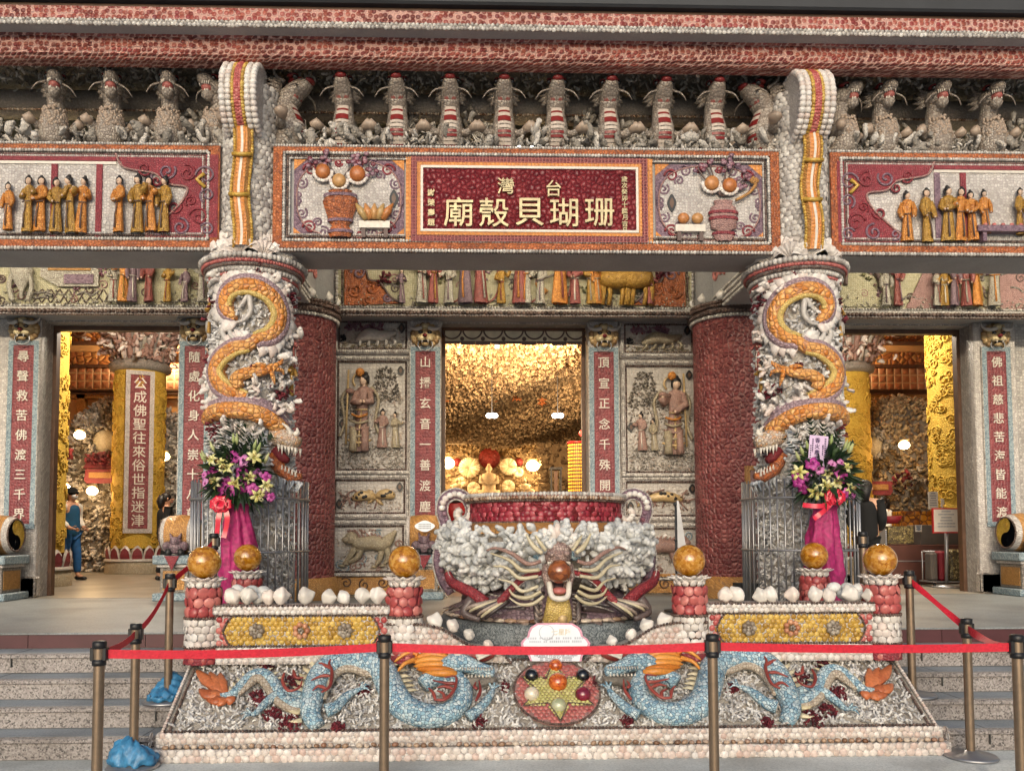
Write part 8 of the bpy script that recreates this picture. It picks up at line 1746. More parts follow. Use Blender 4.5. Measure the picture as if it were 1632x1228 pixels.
# yellow cloud columns
def yellow_column(x, y, r_, text, label, cap=True):
    t = thing('yellow_column', label, 'column', (x, y, .735), 'yellow cloud columns in the halls'); ztop = 4.92 if cap else 6.0
    mb = MB(); mb.lathe([(r_, 1.25), (r_, ztop)], (x, y, 0), 40, 0)
    for i in range(270):                                     # raised cloud scrolls
        a = random.uniform(-1.6, 1.6) + math.atan2(-.564 - x, y) * -1 * -1; z = random.uniform(1.35, ztop - .15)
        if text and abs(a - math.atan2(-.564 - x, y)) < .48 and z < ztop - .35: continue
        q = [(x + (r_ + .01) * math.sin(a + (px - 0) / r_), y - (r_ + .01) * math.cos(a + px / r_), z + pz) for px, _, pz in spiral(0, 0, 0, random.uniform(.06, .11), 1.5, random.uniform(0, 6), random.choice((1, -1)), 16)]; mb.tube(q, .013, 5, 0)
    part('shaft', mb, 'yellow_fine', t)
    mb = MB(); mb.lathe([(r_ + .12, .735), (r_ + .10, .98), (r_ + .06, 1.0)], (x, y, 0), 40, 0, capt=True); mb.lathe([(r_ + .12, .985), (r_ + .12, 1.03), (r_ + .05, 1.04)], (x, y, 0), 40, 2)
    n_ = 16
    for i in range(n_):
        a = 2 * math.pi * i / n_; o = Vector((math.sin(a), -math.cos(a), 0)); tn = Vector((math.cos(a), math.sin(a), 0)); w = math.pi * (r_ + .1) / n_ * .95; V = []
        prof = [(-w, 0), (-w * 1.02, .1), (-w * .8, .2), (-w * .3, .26), (0, .28), (w * .3, .26), (w * .8, .2), (w * 1.02, .1), (w, 0)]
        for s_, d in ((1, .0), (.82, .03)): V += [tuple(Vector((x, y, 1.03)) + o * (r_ + .05 + .03 * math.sin(pz * 8) + d) + tn * px * s_ + Vector((0, 0, pz * s_))) for px, pz in prof]
        mb.raw(V, [[(j, j + 1, j + 10, j + 9) for j in range(8)]], 2, False); mb.raw(V[9:], [[tuple(range(9))[::-1]]], 3, False)
    part('lotus_base', mb, ['relief_tan', 'yellow_fine', 'bead_white', 'crim_fine'], t)
    if cap:
        mb = MB(); mb.lathe([(r_, 4.9), (r_ + .1, 4.94), (r_ + .12, 5.04), (r_ + .05, 5.1), (r_ + .02, 5.2), (r_ + .12, 5.5), (r_ + .5, 6.1), (r_ + .6, 6.9)], (x, y, 0), 40, 0)
        for i in range(26): a = i / 26 * 6.28; o = Vector((math.sin(a), -math.cos(a), 0)); mb.tube(smooth_path([Vector((x, y, 5.12)) + o * (r_ + .03), Vector((x, y, 5.4)) + o * (r_ + .1), Vector((x, y, 5.75)) + o * (r_ + .28), Vector((x, y, 5.95)) + o * (r_ + .6)], 4), np.linspace(.045, .08, 13) * random.uniform(.7, 1.2), 6, 1 + i % 3, r=random.random())
        a = rng.uniform(-1.8, 1.8, 160); z = rng.uniform(5.1, 6.3, 160); rr = r_ + .08 + .5 * ((z - 5.1) / 1.2) ** 1.5; scatter(mb, CORAL, np.stack([x + rr * np.sin(a), y - rr * np.cos(a), z], 1), np.stack([np.sin(a), -np.cos(a), 0 * a + .3], 1), .1, .2, 1, .6); scatter(mb, PETAL, np.stack([x + rr * np.sin(a + .1), y - rr * np.cos(a + .1), z[::-1]], 1)[:90], np.stack([np.sin(a), -np.cos(a), 0 * a], 1)[:90], .1, .18, 2, .6)
        part('capital', mb, ['grey_relief', 'relief_rose', 'dom_pale', 'robe_pale'], t)
    if text:
        A = Matrix.Translation((x, y, 0)) @ Matrix.Rotation(math.atan2(-.564 - x, y), 4, 'Z'); z0, z1 = PZ(842, y - r_, 210), PZ(597, y - r_, 215)
        mb = MB(); ring(mb, -.27, .27, z0 - .09, z1 + .09, .085, -r_ - .03, -r_ + .12, 0); mb.box(-.184, .184, -r_ - .015, -r_ + .1, z0, z1, 1); mb.xf(A); part('board', mb, ['white_fine', 'red_plaque'], t)
        mb = MB(); column_text(mb, text, 0, -r_ - .016, z1 - .17, z0 + .17, .26, 0, .012, off=.005); mb.xf(A); part('lettering', mb, 'ivory', t)
yellow_column(PX(222, 17.2), 17.2, .5, '公成佛聖往來俗世指迷津', 'yellow cloud column with a couplet board in the left hall')
yellow_column(PX(1347, 17.2), 17.2, .5, None, 'yellow cloud column half hidden behind the right dragon column')
yellow_column(PX(55, 13.0), 13.0, .46, None, 'yellow cloud column just inside the left doorway, behind its jamb', False)
yellow_column(PX(1530, 13.2), 13.2, .46, None, 'yellow cloud column just inside the right doorway', False)

# ------------------------------------------------------------ middle shrine
hall = thing('coral_shrine', 'cave-like golden coral shrine seen through the middle doorway', 'shrine', (0, 20, .735))
def cave_z(x, y): return np.interp(y, [12.4, 14, 17, 20, 22.5, 23.2], [5.15, 4.95, 4.75, 4.5, 4.25, 4.05]) - .05 * x ** 2 * .6 + .1 * math.sin(x * 2.3 + y)
mb = MB(); nx, ny = 24, 24; X_ = np.linspace(-3.5, 3.5, nx); Y_ = np.linspace(12.4, 23.2, ny)
V = [(x, y, cave_z(x, y)) for y in Y_ for x in X_]; mb.raw(V, [[(i * nx + j, i * nx + nx + j, i * nx + nx + j + 1, i * nx + j + 1) for i in range(ny - 1) for j in range(nx - 1)]], 0, True)
for s_ in (-1, 1): mb.box(s_ * 3.5, s_ * 3.7, 11.3, 28, .735, 5.6, 0)
nz0 = PZ(795, 23); nxa, nxb, nzt = PX(690, 23), PX(868, 23), PZ(706, 23)
mb.box(-3.5, nxa, 23, 23.4, .735, 5, 0); mb.box(nxb, 3.5, 23, 23.4, .735, 5, 0); mb.box(nxa, nxb, 23, 23.4, nzt, 5, 0); mb.box(nxa, nxb, 22.6, 23.4, .735, nz0 - .3, 0)
mb.box(nxa - .2, nxb + .2, 25.2, 25.4, .735, 5, 0); mb.box(nxa - .2, nxa, 23.4, 25.2, .735, 5, 0); mb.box(nxb, nxb + .2, 23.4, 25.2, .735, 5, 0); mb.box(nxa, nxb, 23.4, 25.3, nzt + .2, nzt + .4, 0)
part('cave_shell', mb, 'coral_gold', hall)
mb = MB(); N_ = 8500; x = rng.uniform(-2.4, 2.4, N_); y = 12.5 + 10.6 * rng.random(N_) ** .8; z = np.array([cave_z(a, b) for a, b in zip(x, y)]); scatter(mb, CORAL, np.stack([x, y, z - .01], 1), (0, -.5, -1), .06, .13, 0, .6)
N_ = 700; x = rng.uniform(-3.2, 3.2, N_); z = rng.uniform(nz0 - 1, 4.3, N_); k = ~((x > nxa - .05) & (x < nxb + .05) & (z < nzt + .02)); x, z = x[k], z[k]; scatter(mb, CORAL, np.stack([x, np.full(len(x), 22.98), z], 1), (0, -1, 0), .12, .24, 0, .6)
N_ = 900; x = rng.uniform(nxa, nxb, N_); z = rng.uniform(nz0 - .6, nzt + .2, N_); scatter(mb, WORM, np.stack([x, np.full(N_, 25.18), z], 1), (0, -1, 0), .12, .26, 0, .6)
for i in range(90): a = random.uniform(0, 1); scatter(mb, CORAL, [(nxb + random.uniform(-.05, .1) - .5 * max(0, a - .75), 22.95, nz0 + a * (nzt - nz0))], (-.5, -1, 0), .16, .28, 0, .5)
part('coral', mb, 'coral_gold', hall)['kind'] = 'stuff'
mb = MB()
for ch, u, v in (('日', 714, 634), ('之', 753, 634), ('佛', 786, 634), ('成', 824, 632), ('本', 864, 640)):
    write(mb, ch, PX(u, 18.3), 18.3, PZ(v, 18.3, u), .22, 0, .03, off=.01)
M['orange_sign'] = plainm('orange_character', c(150, 84, 36), .8); part('ceiling_characters', mb, ['orange_sign'], hall)
mb = MB(); z0, z1 = PZ(546, 10.95, 820), ZD - .062; mb.box(-.93, .93, 10.94, 10.96, z0, z1, 0)
for i in range(7): xx = -.84 + i * .28; mb.tube([(xx + .13 * math.sin(t), 10.935, z1 + .02 - .13 * math.cos(t)) for t in np.linspace(-1.4, 1.4, 12)], .012, 5, 1); mb.ball((xx + .14, 10.93, (z0 + z1) / 2 - .03), (.03, .012, .03), 7, 5, 1)
for i in range(9): mb.box(-.93 + i * .2066, -.93 + (i + 1) * .2066 - .003, 10.925, 10.939, z0 - .015 - .03 * random.random(), z0 + .015, 1)
solo('valance', mb, ['cloth', 'outline'], 'cream cloth valance with swags across the top of the middle doorway', 'valance')
for u, v in ((785, 540), (797, 540), (792, 552)):
    mb = MB(); p = P(u, v, 13.6); mb.box(p.x - .05, p.x + .05, 13.55, 13.65, p.z - .05, p.z + .03, b=.012); mb.prism([(p.x - .055, p.z + .03), (p.x + .055, p.z + .03), (p.x, p.z + .085)], 13.55, 13.65); solo('hanging_box', mb, 'dark', 'small dark box hanging under the coral ceiling of the shrine', 'box', 'three small dark boxes under the shrine ceiling')
mb = MB(); pts_ = [P(u, v, 16.5) for u, v in ((860, 562), (882, 560), (912, 566), (921, 585), (885, 584), (875, 572))]; mb.prism([(p.x, p.z) for p in pts_], 16.2, 16.5); solo('vent_hood', mb, 'brownwood', 'dark brown slanting hatch in the shrine ceiling', 'hatch')
M['statue'] = coralm('pale_statue', [c(176, 160, 130), c(206, 192, 164), c(222, 212, 190)], .04, .5)
def statue(u, vb, vt, label, Y=24.3, seat=True):
    x, z0, z1 = PX(u, Y), PZ(vb, Y, u), PZ(vt, Y, u); h = z1 - z0; t = thing('buddha_statue', label, 'statue', (x, Y, z0), 'pale statues in the lit niche'); mb = MB()
    mb.lathe([(.34 * h, 0), (.36 * h, .08 * h), (.3 * h, .15 * h), (.2 * h, .25 * h), (.2 * h, .45 * h), (.24 * h, .62 * h), (.19 * h, .7 * h), (.07 * h, .74 * h), (.065 * h, .78 * h)], (x, Y, z0), 20, 0, sy=.7)
    mb.ball((x, Y - .02, z0 + .86 * h), (.085 * h, .09 * h, .11 * h), 14, 10); mb.ball((x, Y, z0 + .97 * h), (.045 * h, .045 * h, .045 * h), 10, 8); mb.ball((x, Y - .02 - .09 * h, z0 + .855 * h), (.014 * h, .02 * h, .02 * h), 6, 5)
    for s_ in (-1, 1): mb.ball((x + s_ * .085 * h, Y, z0 + .85 * h), (.018 * h, .02 * h, .045 * h), 7, 5); mb.tube([(x + s_ * .21 * h, Y, z0 + .64 * h), (x + s_ * .25 * h, Y - .06 * h, z0 + .46 * h), (x + s_ * .04 * h, Y - .2 * h, z0 + .38 * h)], [.065 * h, .07 * h, .04 * h], 9); mb.tube([(x + s_ * .3 * h, Y - .05 * h, z0 + .13 * h), (x, Y - .24 * h, z0 + .1 * h)], [.09 * h, .07 * h], 9)
    part('figure', mb, 'statue', t); return t
statue(779, 792, 739, 'tall pale seated statue at the centre of the lit niche'); statue(728, 792, 762, 'pale seated statue left of the central statue'); statue(836, 792, 762, 'pale seated statue right of the central statue')
statue(719, 796, 772, 'small pale statue at the left edge of the lit niche'); statue(845, 796, 772, 'small pale statue at the right end of the lit niche')
mb = MB()
for u, v, r_ in ((748, 745, .32), (810, 743, .26), (755, 778, .2), (810, 775, .2), (735, 768, .16), (826, 752, .16)):
    p = P(u, v, 24.75); 
    for i in range(26): a = i / 26 * 6.28; o = Vector((math.cos(a), -.15, math.sin(a))); mb.tube([p, p + o * r_ * .6, p + o * r_], [.03, .045, .03], 5, 0, flat=.4, up=(0, -1, 0), r=random.random())
part('fan_corals', mb, 'statue', hall)
mb = MB()
for u, v, r_ in ((780, 730, .33), (729, 736, .13), (827, 736, .13)): p = P(u, v, 25.0); mb.lathe([(0, 0), (r_, 0), (r_ * .95, .08), (r_ * .5, .16), (0, .18)], (0, 0, 0), 30, 0); q = mb.V[-1]; mb.V[-1] = np.stack([p.x + q[:, 0], p.y - q[:, 2], p.z + q[:, 1]], 1)
M['halo'] = coralm('red_halo', [c(104, 20, 24), c(140, 36, 38)], .05, .8); part('red_halos', mb, 'halo', hall)
for (u, v, Y, e, lab) in ((714, 738, 24.6, 95, 'bright lamp at the left of the lit niche'), (849, 742, 24.6, 95, 'bright lamp at the right of the lit niche')): lamp(tuple(P(u, v, Y)), e, .2, (1, .66, .3), label=lab)
for u, lab in ((784, 'left of two white lamps hanging in the shrine'), (889, 'right of two white lamps hanging in the shrine')):
    p = P(u, 662, 16); t = thing('white_lamp', lab, 'lamp', tuple(p), 'white lamps in the shrine')
    ld = bpy.data.lights.new('lamp_light', 'POINT'); ld.energy = 70; ld.color = (1, .7, .42); ld.shadow_soft_size = .3; lo = bpy.data.objects.new('lamp_light', ld); COL.objects.link(lo); lo.parent = t; lo.location = (0, -.2, -.1)
    for s_ in (-1, 1): mb = MB(); mb.ball((p.x + s_ * .055, p.y, p.z), (.062, .05, .05), 12, 9); part('bulb', mb, 'whiteglow', t)
    mb = MB(); mb.tube([p + Vector((0, .02, 0)), p + Vector((0, .02, 2.4))], .008, 6); part('rod', mb, 'dark', t)
t = thing('assumed_cove_lamp', 'assumed warm lamp, unseen over the inside of the middle doorway', 'lamp', (0, 12.2, 4.2)); mb = MB(); mb.box(-.5, .5, 12.15, 12.25, 4.66, 4.72); part('tube', mb, 'lampglow', t)  # assumed lamp, added unseen above the door head to light the cave ceiling
ld = bpy.data.lights.new('assumed_cove_light', 'AREA'); ld.energy = 640; ld.size = 1.4; ld.size_y = .5; ld.shape = 'RECTANGLE'; ld.color = (1, .64, .34); lo = bpy.data.objects.new('assumed_cove_light', ld); COL.objects.link(lo); lo.parent = t; lo.location = (0, .45, .3); lo.rotation_euler = (R(112), 0, 0)
tw = thing('lamp_tower', 'golden tower of tiny lit cells inside the middle doorway', 'lamp tower', (PX(922, 15), 15, .735)); xt = PX(922, 15); z1 = PZ(704, 15, 922)
M['cells'] = emitm('gold_cells', (1, .5, .05, 1), .5); mb = MB(); mb.lathe([(.19, .9), (.19, z1 - .03)], (xt, 15, 0), 40, 0); part('core', mb, 'brownwood', tw)
mb = MB(); pts_ = []; nr = []
for i in range(34):
    for j in range(16): a = -1.5 + 3.0 * j / 15; pts_.append((xt + .192 * math.sin(a), 15 - .192 * math.cos(a), z1 - .07 - i * .064)); nr.append((math.sin(a), -math.cos(a), 0))
place(mb, BEAD, pts_, np.array(nr), .0135, .024, .01); part('cells', mb, 'cells', tw); mb = MB(); mb.lathe([(.2, z1 - .04), (.215, z1 - .03), (.215, z1), (0, z1 + .01)], (xt, 15, 0), 32); mb.lathe([(0, .735), (.25, .735), (.25, .9), (0, .9)], (xt, 15, 0), 32); part('rim', mb, 'redpaint', tw)
mb = MB(); p = P(928, 690, 15); mb.ball(p, .06, 18, 12); solo('red_lamp', mb, 'redglow', 'small glowing red ball lamp above the golden lamp tower', 'lamp')
mb = MB(); x0, x1 = PX(877, 18), PX(894, 18); zc_ = PZ(748, 18, 885); 
for x in (x0, x1 - .03): mb.box(x, x + .03, 17.9, 18.2, .735, zc_)
mb.box(x0 - .02, x1 + .02, 17.9, 18.2, zc_, zc_ + .05); mb.box(x0 + .08, x1 - .08, 18.0, 18.1, .735, zc_ - .02, 1); solo('wooden_stand', mb, ['dark', 'brownwood'], 'tall dark wooden stand left of the golden lamp tower', 'stand')
mb = MB(); p = P(725, 812, 12.5); mb.ball((p.x, 12.5, p.z), (.22, .16, .2), 16, 12); mb.lathe([(.0, .735), (.2, .735), (.12, .9), (.1, p.z - .15)], (p.x, 12.5, 0), 20); mb.ball((p.x, 12.4, p.z + .15), (.14, .1, .06), 10, 8, 1); solo('red_drum', mb, ['redpaint', 'dark'], 'glossy red round vessel seen through the left handle of the urn', 'vessel')

# ------------------------------------------------------------ counter, signs and boxes in the right hall
def box_thing(name, label, cat, u0, u1, v0, v1, Y, D, mats, group=None, floor=False, extra=None):
    x0, x1 = PX(u0, Y), PX(u1, Y); z1 = PZ(v0, Y, u0); z0 = .735 if floor else PZ(v1, Y, u0); mb = MB(); mb.box(x0, x1, Y, Y + D, z0, z1, 0, b=.008)
    if extra: extra(mb, x0, x1, z0, z1)
    return solo(name, mb, mats, label, cat, group)
M['counter'] = plainm('counter_wood', c(92, 58, 52), .4, var=.15, ns=6); M['countergrey'] = plainm('counter_grey', c(90, 84, 80), .4, var=.15, ns=5); M['paper'] = plainm('paper', c(196, 190, 182), .7, var=.06)
M['yellowboard'] = plainm('yellow_board', c(208, 184, 30), .5, var=.08); M['boxes'] = shellm('patterned_boxes', [c(70, 60, 40), c(130, 116, 70), c(176, 160, 110), c(60, 44, 34)], c(60, 50, 40), .035, axis='3d', rand=1, bump=.3); M['redwhitecloth'] = plainm('dark_red_cloth', c(120, 18, 34), .6)
M['goldgift'] = shellm('gold_gift', [c(150, 84, 20), c(206, 138, 40), c(176, 110, 30)], c(90, 44, 16), .1, axis='3d', rand=.6, bump=.4)
def front(mb, x0, x1, z0, z1, Yf): 
    mb.box(x0 + .02, x1 - .02, Yf - .012, Yf - .001, z0 + .06, z0 + (z1 - z0) * .55, 1); mb.box(x0, x1, Yf - .02, Yf - .001, z0 + (z1 - z0) * .57, z0 + (z1 - z0) * .6, 2)
Yk = 12.6
box_thing('counter', 'long wooden counter across the right doorway', 'counter', 1405, 1560, 868, 935, Yk, .6, ['counter', 'counter', 'steel'], None, True, lambda mb, a, b, z0, z1: front(mb, a, b, z0, z1, Yk))
box_thing('cabinet', 'grey glass fronted cabinet on the counter behind the framed sign', 'cabinet', 1462, 1538, 836, 868, Yk + .1, .4, ['countergrey', 'counter'])
box_thing('gift_box', 'row of patterned gift boxes on the counter left of the framed sign', 'box', 1411, 1452, 838, 866, Yk - .02, .3, 'boxes', None, False, lambda mb, a, b, z0, z1: mb.box(a + .02, b - .02, Yk - .026, Yk - .021, z0 + .02, z1 - .02, 0))
box_thing('gold_gift_display', 'glittering orange and gold gift display behind the counter', 'display', 1437, 1550, 814, 838, Yk + .7, .4, ['goldgift', 'goldgift'], None, False, lambda mb, a, b, z0, z1: mb.box(a, b, Yk + .68, Yk + .699, z1 - .06, z1, 1))
t = thing('yellow_banner', 'yellow upright board with red characters beside the counter', 'banner', (PX(1388, Yk - .5), Yk - .5, .735)); x0, x1 = PX(1385, Yk - .5), PX(1397, Yk - .5); z0, z1 = PZ(900, Yk - .5, 1390), PZ(831, Yk - .5, 1390)
mb = MB(); mb.box(x0, x1, Yk - .5, Yk - .48, .74, z1, 0); mb.box(x1 + .001, x1 + .11, Yk - .47, Yk - .2, .74, z1 + .01, 1); part('board', mb, ['yellowboard', 'countergrey'], t); mb = MB(); column_text(mb, '入口平安', (x0 + x1) / 2, Yk - .502, z1 - .12, z0 + .1, .09, 0, .003, off=.02); part('lettering', mb, 'redpaint', t)
def sign(u0, u1, v0, v1, Y, label, framed=False, vert=False, pole=False):
    x0, x1 = PX(u0, Y), PX(u1, Y); um = (u0 + u1) / 2; z0, z1 = PZ(v1, Y, um), PZ(v0, Y, um); t = thing('paper_sign', label, 'sign', ((x0 + x1) / 2, Y, z0 if not pole else .735), 'paper signs around the counter'); mb = MB(); mb.box(x0, x1, Y, Y + .015, z0, z1, 0); part('sheet', mb, 'paper', t)
    if framed: mb = MB(); ring(mb, x0 - .018, x1 + .018, z0 - .018, z1 + .018, .018, Y - .008, Y + .02, 0); part('frame', mb, 'redpaint', t)
    mb = MB(); n_ = 6
    if vert:
        for i in range(2):
            for j in range(8): xx = x0 + (x1 - x0) * (.35 + .35 * i); zz = z1 - (z1 - z0) * (.1 + .1 * j); mb.box(xx - .02, xx + .02, Y - .003, Y - .0005, zz - .013, zz + .013)
    else:
        for j in range(n_):
            zz = z1 - (z1 - z0) * (.1 + .8 * j / n_); w = random.uniform(.35, .85) * (x1 - x0) / 2; 
            for i in range(12):
                xx = (x0 + x1) / 2 - w + 2 * w * i / 12; mb.box(xx, xx + w * .11, Y - .003, Y - .0005, zz - .008, zz + .008)
    part('small_print', mb, 'ink', t)
    if pole: xc = (x0 + x1) / 2; mb = MB(); mb.tube([(xc + .02, Y + .04, z0 + .08), (xc, Y + .05, .8)], [.03, .022], 8); mb.lathe([(0, .735), (.2, .735), (.2, .75), (.03, .78)], (xc, Y + .05, 0), 24); part('pole', mb, 'steel', t)
    return t
sign(1484, 1525, 811, 847, Yk - .9, 'red framed paper sign on a steel pole in front of the counter', True, False, True)
sign(1477, 1492, 783, 811, Yk + .3, 'rounded cream sign standing left above the framed sign'); sign(1497, 1524, 794, 812, Yk + .4, 'grey white sign standing just above the framed sign')
sign(1527, 1549, 832, 868, Yk - .05, 'paper sign with two columns of writing hung on the right end of the counter', False, True); sign(1402, 1409, 843, 876, Yk - .15, 'narrow paper strip with one column of writing at the left end of the counter', False, True); sign(1455, 1465, 836, 847, Yk - .02, 'tiny white card right of the patterned gift boxes')
t = thing('trolley', 'steel bag trolley loaded with red and grey bundles below the framed sign', 'trolley', (PX(1497, Yk - .6), Yk - .6, .735)); x0, x1 = PX(1470, Yk - .6), PX(1533, Yk - .6); mb = MB()
for x in (x0, x1): mb.tube([(x, Yk - .5, .8), (x, Yk - .5, 1.25)], .012, 6)
mb.tube([(x0, Yk - .5, 1.25), (x1, Yk - .5, 1.25)], .012, 6); mb.box(x0, x1, Yk - .75, Yk - .4, .80, .82); part('frame', mb, 'steel', t)
for k, (a, b, h_, m) in enumerate(((.02, .2, .42, 'countergrey'), (.24, .44, .44, 'redwhitecloth'), (.5, .78, .46, 'boxes'), (.82, .96, .36, 'dark'))): mb = MB(); mb.box(x0 + (x1 - x0) * a, x0 + (x1 - x0) * b, Yk - .72, Yk - .52, .822, .822 + h_, b=.03); part('bundle', mb, m, t)
for s_ in (.1, .9): mb = MB(); mb.ball((x0 + (x1 - x0) * s_, Yk - .7, .765), (.02, .03, .03), 10, 8); part('wheel', mb, 'black', t)
mb = MB(); p = P(1420, 830, Yk + .1); mb.lathe([(.05, 0), (.1, .0), (.17, .12), (.15, .12), (.05, .02)], (p.x, p.y, p.z - .04), 20); solo('red_basket', mb, 'redwhitecloth', 'dark red basket on the counter in front of the seated woman', 'basket')

# ------------------------------------------------------------ people
def skin_body(name, joints, edges, mat, parent, sub=2):
    me = bpy.data.meshes.new(name); me.from_pydata([tuple(Vector(j[0]) - ORG[parent.name]) for j in joints], edges, []); o = bpy.data.objects.new(name, me); COL.objects.link(o); o.parent = parent; ORG[o.name] = ORG[parent.name]
    o.modifiers.new('skin', 'SKIN').use_smooth_shade = True; sv = me.skin_vertices[0].data if me.skin_vertices else None
    if sv is None:
        bpy.context.view_layer.objects.active = o; bpy.context.view_layer.update(); sv = me.skin_vertices[0].data if me.skin_vertices else me.skin_vertices.new().data
    for i, j in enumerate(joints): r_ = j[1]; sv[i].radius = (r_, r_) if np.isscalar(r_) else r_; sv[i].use_root = (i == 0)
    ss = o.modifiers.new('sub', 'SUBSURF'); ss.levels = ss.render_levels = sub
    dg = bpy.context.evaluated_depsgraph_get(); m2 = bpy.data.meshes.new_from_object(o.evaluated_get(dg)); o.modifiers.clear(); o.data = m2; m2.materials.clear(); m2.materials.append(M[mat])
    for p in m2.polygons: p.use_smooth = True
    return o
M['person_skin'] = plainm('skin', c(196, 148, 120), .5, var=.06); M['vest'] = plainm('blue_vest', c(20, 78, 114), .8, var=.15, ns=12, bump=.3); M['jersey'] = plainm('cream_sweater', c(222, 216, 204), .9, var=.1, ns=14, bump=.3); M['jeans'] = plainm('blue_jeans', c(28, 84, 140), .8, var=.2, ns=16); M['knit'] = plainm('black_knit', c(18, 18, 20), .95, ns=40, bump=.5); M['mask'] = plainm('white_mask', c(214, 216, 218), .7, var=.04); M['coat'] = plainm('black_coat', c(14, 14, 16), .9)
def person(x, y, h, rz, label, mats, arm='pocket', hat=True, coat=False):
    t = thing('person', label, 'person', (x, y, .735)); s = h / 1.65; z = .735; A = Matrix.Translation((x, y, z)) @ Matrix.Rotation(rz, 4, 'Z')
    L = lambda a, b, cc: A @ Vector((a * s, b * s, cc * s))          # faces local -Y
    J = [(L(0, 0, .90), .125 * s), (L(0, .0, 1.08), .115 * s), (L(0, .01, 1.28), .125 * s), (L(0, .0, 1.40), .075 * s), (L(0, -.015, 1.45), .05 * s)]
    E = [(0, 1), (1, 2), (2, 3), (3, 4)]
    for s_ in (-1, 1):
        st = -.13 * s_; k = len(J); J += [(L(s_ * .085, 0, .82), .095 * s), (L(s_ * .09, st * .4 - .02, .47), .062 * s), (L(s_ * .095, st * .9 + .03, .09), .042 * s), (L(s_ * .1, st * .9 - .11, .035), .036 * s)]; E += [(0, k), (k, k + 1), (k + 1, k + 2), (k + 2, k + 3)]
        k = len(J); J += [(L(s_ * .17, .0, 1.35), .062 * s), (L(s_ * .215, .05, 1.10), .05 * s), (L(s_ * .17, -.13, .95), .036 * s), (L(s_ * .14, -.19, .93), .03 * s)]; E += [(2, k), (k, k + 1), (k + 1, k + 2), (k + 2, k + 3)]
    k = len(J); J += [(L(0, -.02, 1.50), (.075 * s, .085 * s)), (L(0, -.02, 1.58), (.075 * s, .088 * s))]; E += [(4, k), (k, k + 1)]
    skin_body('body', J, E, mats['skin'], t)
    def cloth(name, Jc, Ec, m): skin_body(name, [(L(*p), r * s) for p, r in Jc], Ec, m, t)
    cloth('trousers', [((0, 0, .93), .14)] + [q for s_ in (-1, 1) for q in (((s_ * .085, 0, .82), .108), ((s_ * .09, -.13 * s_ * .4 - .02, .47), .078), ((s_ * .095, -.13 * s_ * .9 + .03, .12), .066))], [(0, 1), (1, 2), (2, 3), (0, 4), (4, 5), (5, 6)], mats['legs'])
    cloth('vest', [((0, 0, .74), .17), ((0, 0, .93), .172), ((0, .01, 1.15), .165), ((0, .01, 1.28), .175), ((0, .005, 1.39), .115)], [(0, 1), (1, 2), (2, 3), (3, 4)], mats['top'])
    cloth('sleeves', [((-.15, 0.0, 1.34), .07), ((-.19, .0, 1.33), .076), ((-.22, .05, 1.10), .07), ((-.17, -.13, .95), .055), ((.15, .0, 1.34), .07), ((.19, .0, 1.33), .076), ((.22, .05, 1.10), .07), ((.17, -.13, .95), .055)], [(0, 1), (1, 2), (2, 3), (0, 4), (4, 5), (5, 6), (6, 7)], mats['sleeve'])
    mb = MB()
    for s_ in (-1, 1):
        for q in [(s_ * .1, -.13 * s_ * .9 + .0, .03)]:
            mb.ball(tuple(L(q[0], q[1] + .03, .045)), (.05 * s, .06 * s, .045 * s), 10, 8); mb.tube([L(q[0], q[1] + .03, .04), L(q[0], q[1] - .1, .035), L(q[0], q[1] - .16, .03)], [.05 * s, .048 * s, .03 * s], 9, flat=.8)
    part('shoes', mb, 'black', t)
    mb = MB(); c_ = L(0, -.02, 1.56)
    for s_ in (-1, 1): mb.ball(tuple(L(s_ * .033, -.103, 1.56)), .011 * s, 7, 6, 0); mb.ball(tuple(L(s_ * .083, -.01, 1.545)), (.016 * s, .02 * s, .03 * s), 7, 6, 1)
    mb.tube([L(0, -.1, 1.56), L(0, -.125, 1.535), L(0, -.11, 1.52)], [.01 * s, .016 * s, .012 * s], 7, 1); mb.tube([L(-.03, -.1, 1.49), L(0, -.11, 1.488), L(.03, -.1, 1.49)], .008 * s, 6, 2); part('face', mb, ['hair', mats['skin'], 'redpaint'], t)
    mb = MB(); hz = Matrix.Rotation(rz, 3, 'Z')
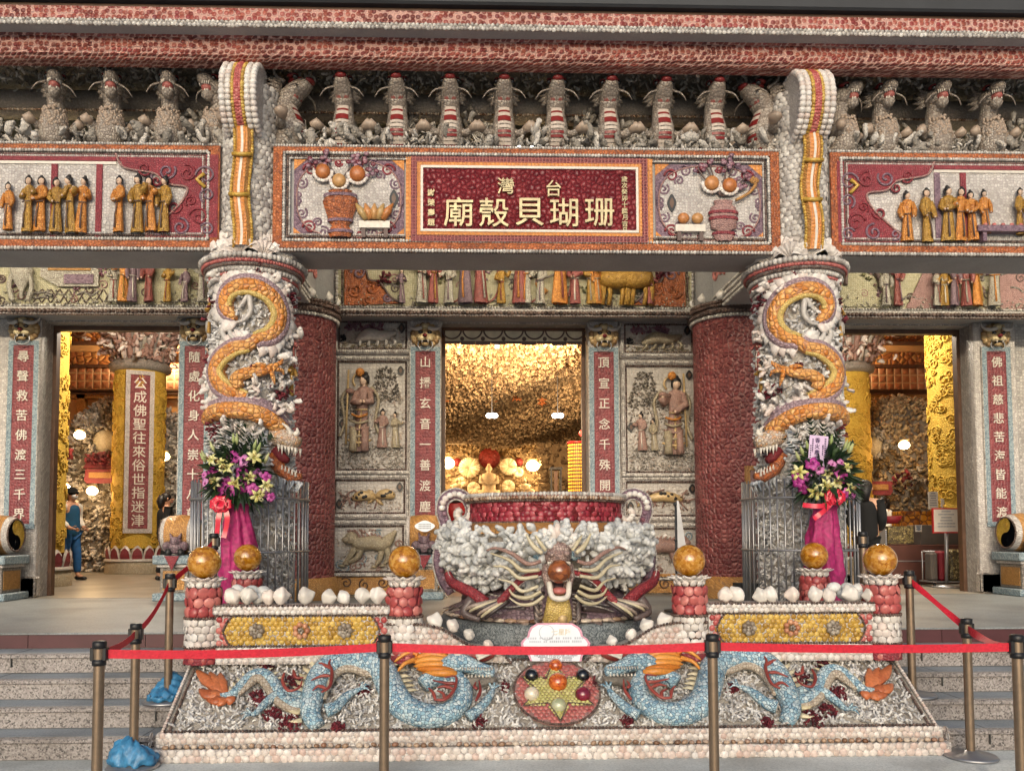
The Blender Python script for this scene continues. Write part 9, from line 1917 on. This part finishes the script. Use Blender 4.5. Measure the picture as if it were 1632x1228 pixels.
    if hat: mb.ball(tuple(L(0, -.01, 1.60)), (.098 * s, .108 * s, .088 * s), 16, 12, 0, rot=hz); mb.tube([L(.098 * math.sin(a), -.01 - .106 * math.cos(a), 1.585) for a in np.linspace(0, 6.28, 22)], .018 * s, 7, 0); mb.ball(tuple(L(0, .05, 1.52)), (.08 * s, .06 * s, .08 * s), 12, 9, 1, rot=hz); part('knit_hat', mb, ['knit', 'hair'], t)
    else: mb.ball(tuple(L(0, .012, 1.575)), (.096 * s, .1 * s, .1 * s), 16, 12, 0, rot=hz); mb.tube([L(0, .07, 1.6), L(0, .1, 1.5), L(0, .09, 1.36)], [.07 * s, .085 * s, .05 * s], 10, 0); part('hair', mb, 'hair', t)
    if mats.get('mask'): mb = MB(); mb.ball(tuple(L(0, -.075, 1.515)), (.062 * s, .05 * s, .05 * s), 12, 9, 0, rot=hz); part('face_mask', mb, 'mask', t)
    mb = MB()                                                     # hands: palm, four bent fingers, thumb
    for s_ in (-1, 1):
        w = L(s_ * .145, -.18, .935); d = (L(s_ * .10, -.26, .91) - w).normalized(); up = Vector((0, 0, 1)); sd = d.cross(up).normalized(); mb.tube([w - d * .02, w + d * .03 * s, w + d * .075 * s], [.024 * s, .034 * s, .03 * s], 8, 0, flat=.6)
        for f in range(4): o = up * (.024 - .016 * f) * s; ln = (.055, .065, .062, .048)[f] * s; b = w + d * .07 * s + o; mb.tube([b, b + d * ln * .6 - sd * s_ * .008, b + d * ln - sd * s_ * .028], [.0095 * s, .009 * s, .007 * s], 6, 0)
        b = w + d * .02 * s + up * .03 * s; mb.tube([b, b + up * .025 * s + d * .03 * s, b + up * .03 * s + d * .055 * s], [.011 * s, .01 * s, .008 * s], 6, 0)
    part('hands', mb, mats['skin'], t); return t
person(PX(116, 14.6), 14.6, 1.6, R(70), 'person in black knit hat, white mask and blue vest walking in the left hall', dict(skin='person_skin', top='vest', sleeve='jersey', legs='jeans', mask=True))
person(PX(1403, 14.2), 14.2, 1.42, R(-75), 'dark haired person in a cream top behind the counter in the right hall', dict(skin='person_skin', top='jersey', sleeve='jersey', legs='coat'), hat=False)
person(PX(1377, 10.2), 10.2, 1.45, R(150), 'person in a black coat mostly hidden behind the right cage', dict(skin='person_skin', top='coat', sleeve='coat', legs='coat'), hat=False)
person(PX(267, 14.6), 14.6, 1.52, R(120), 'person in dark clothes half hidden behind the drum stone left of the cage', dict(skin='person_skin', top='coat', sleeve='coat', legs='coat'), hat=False)
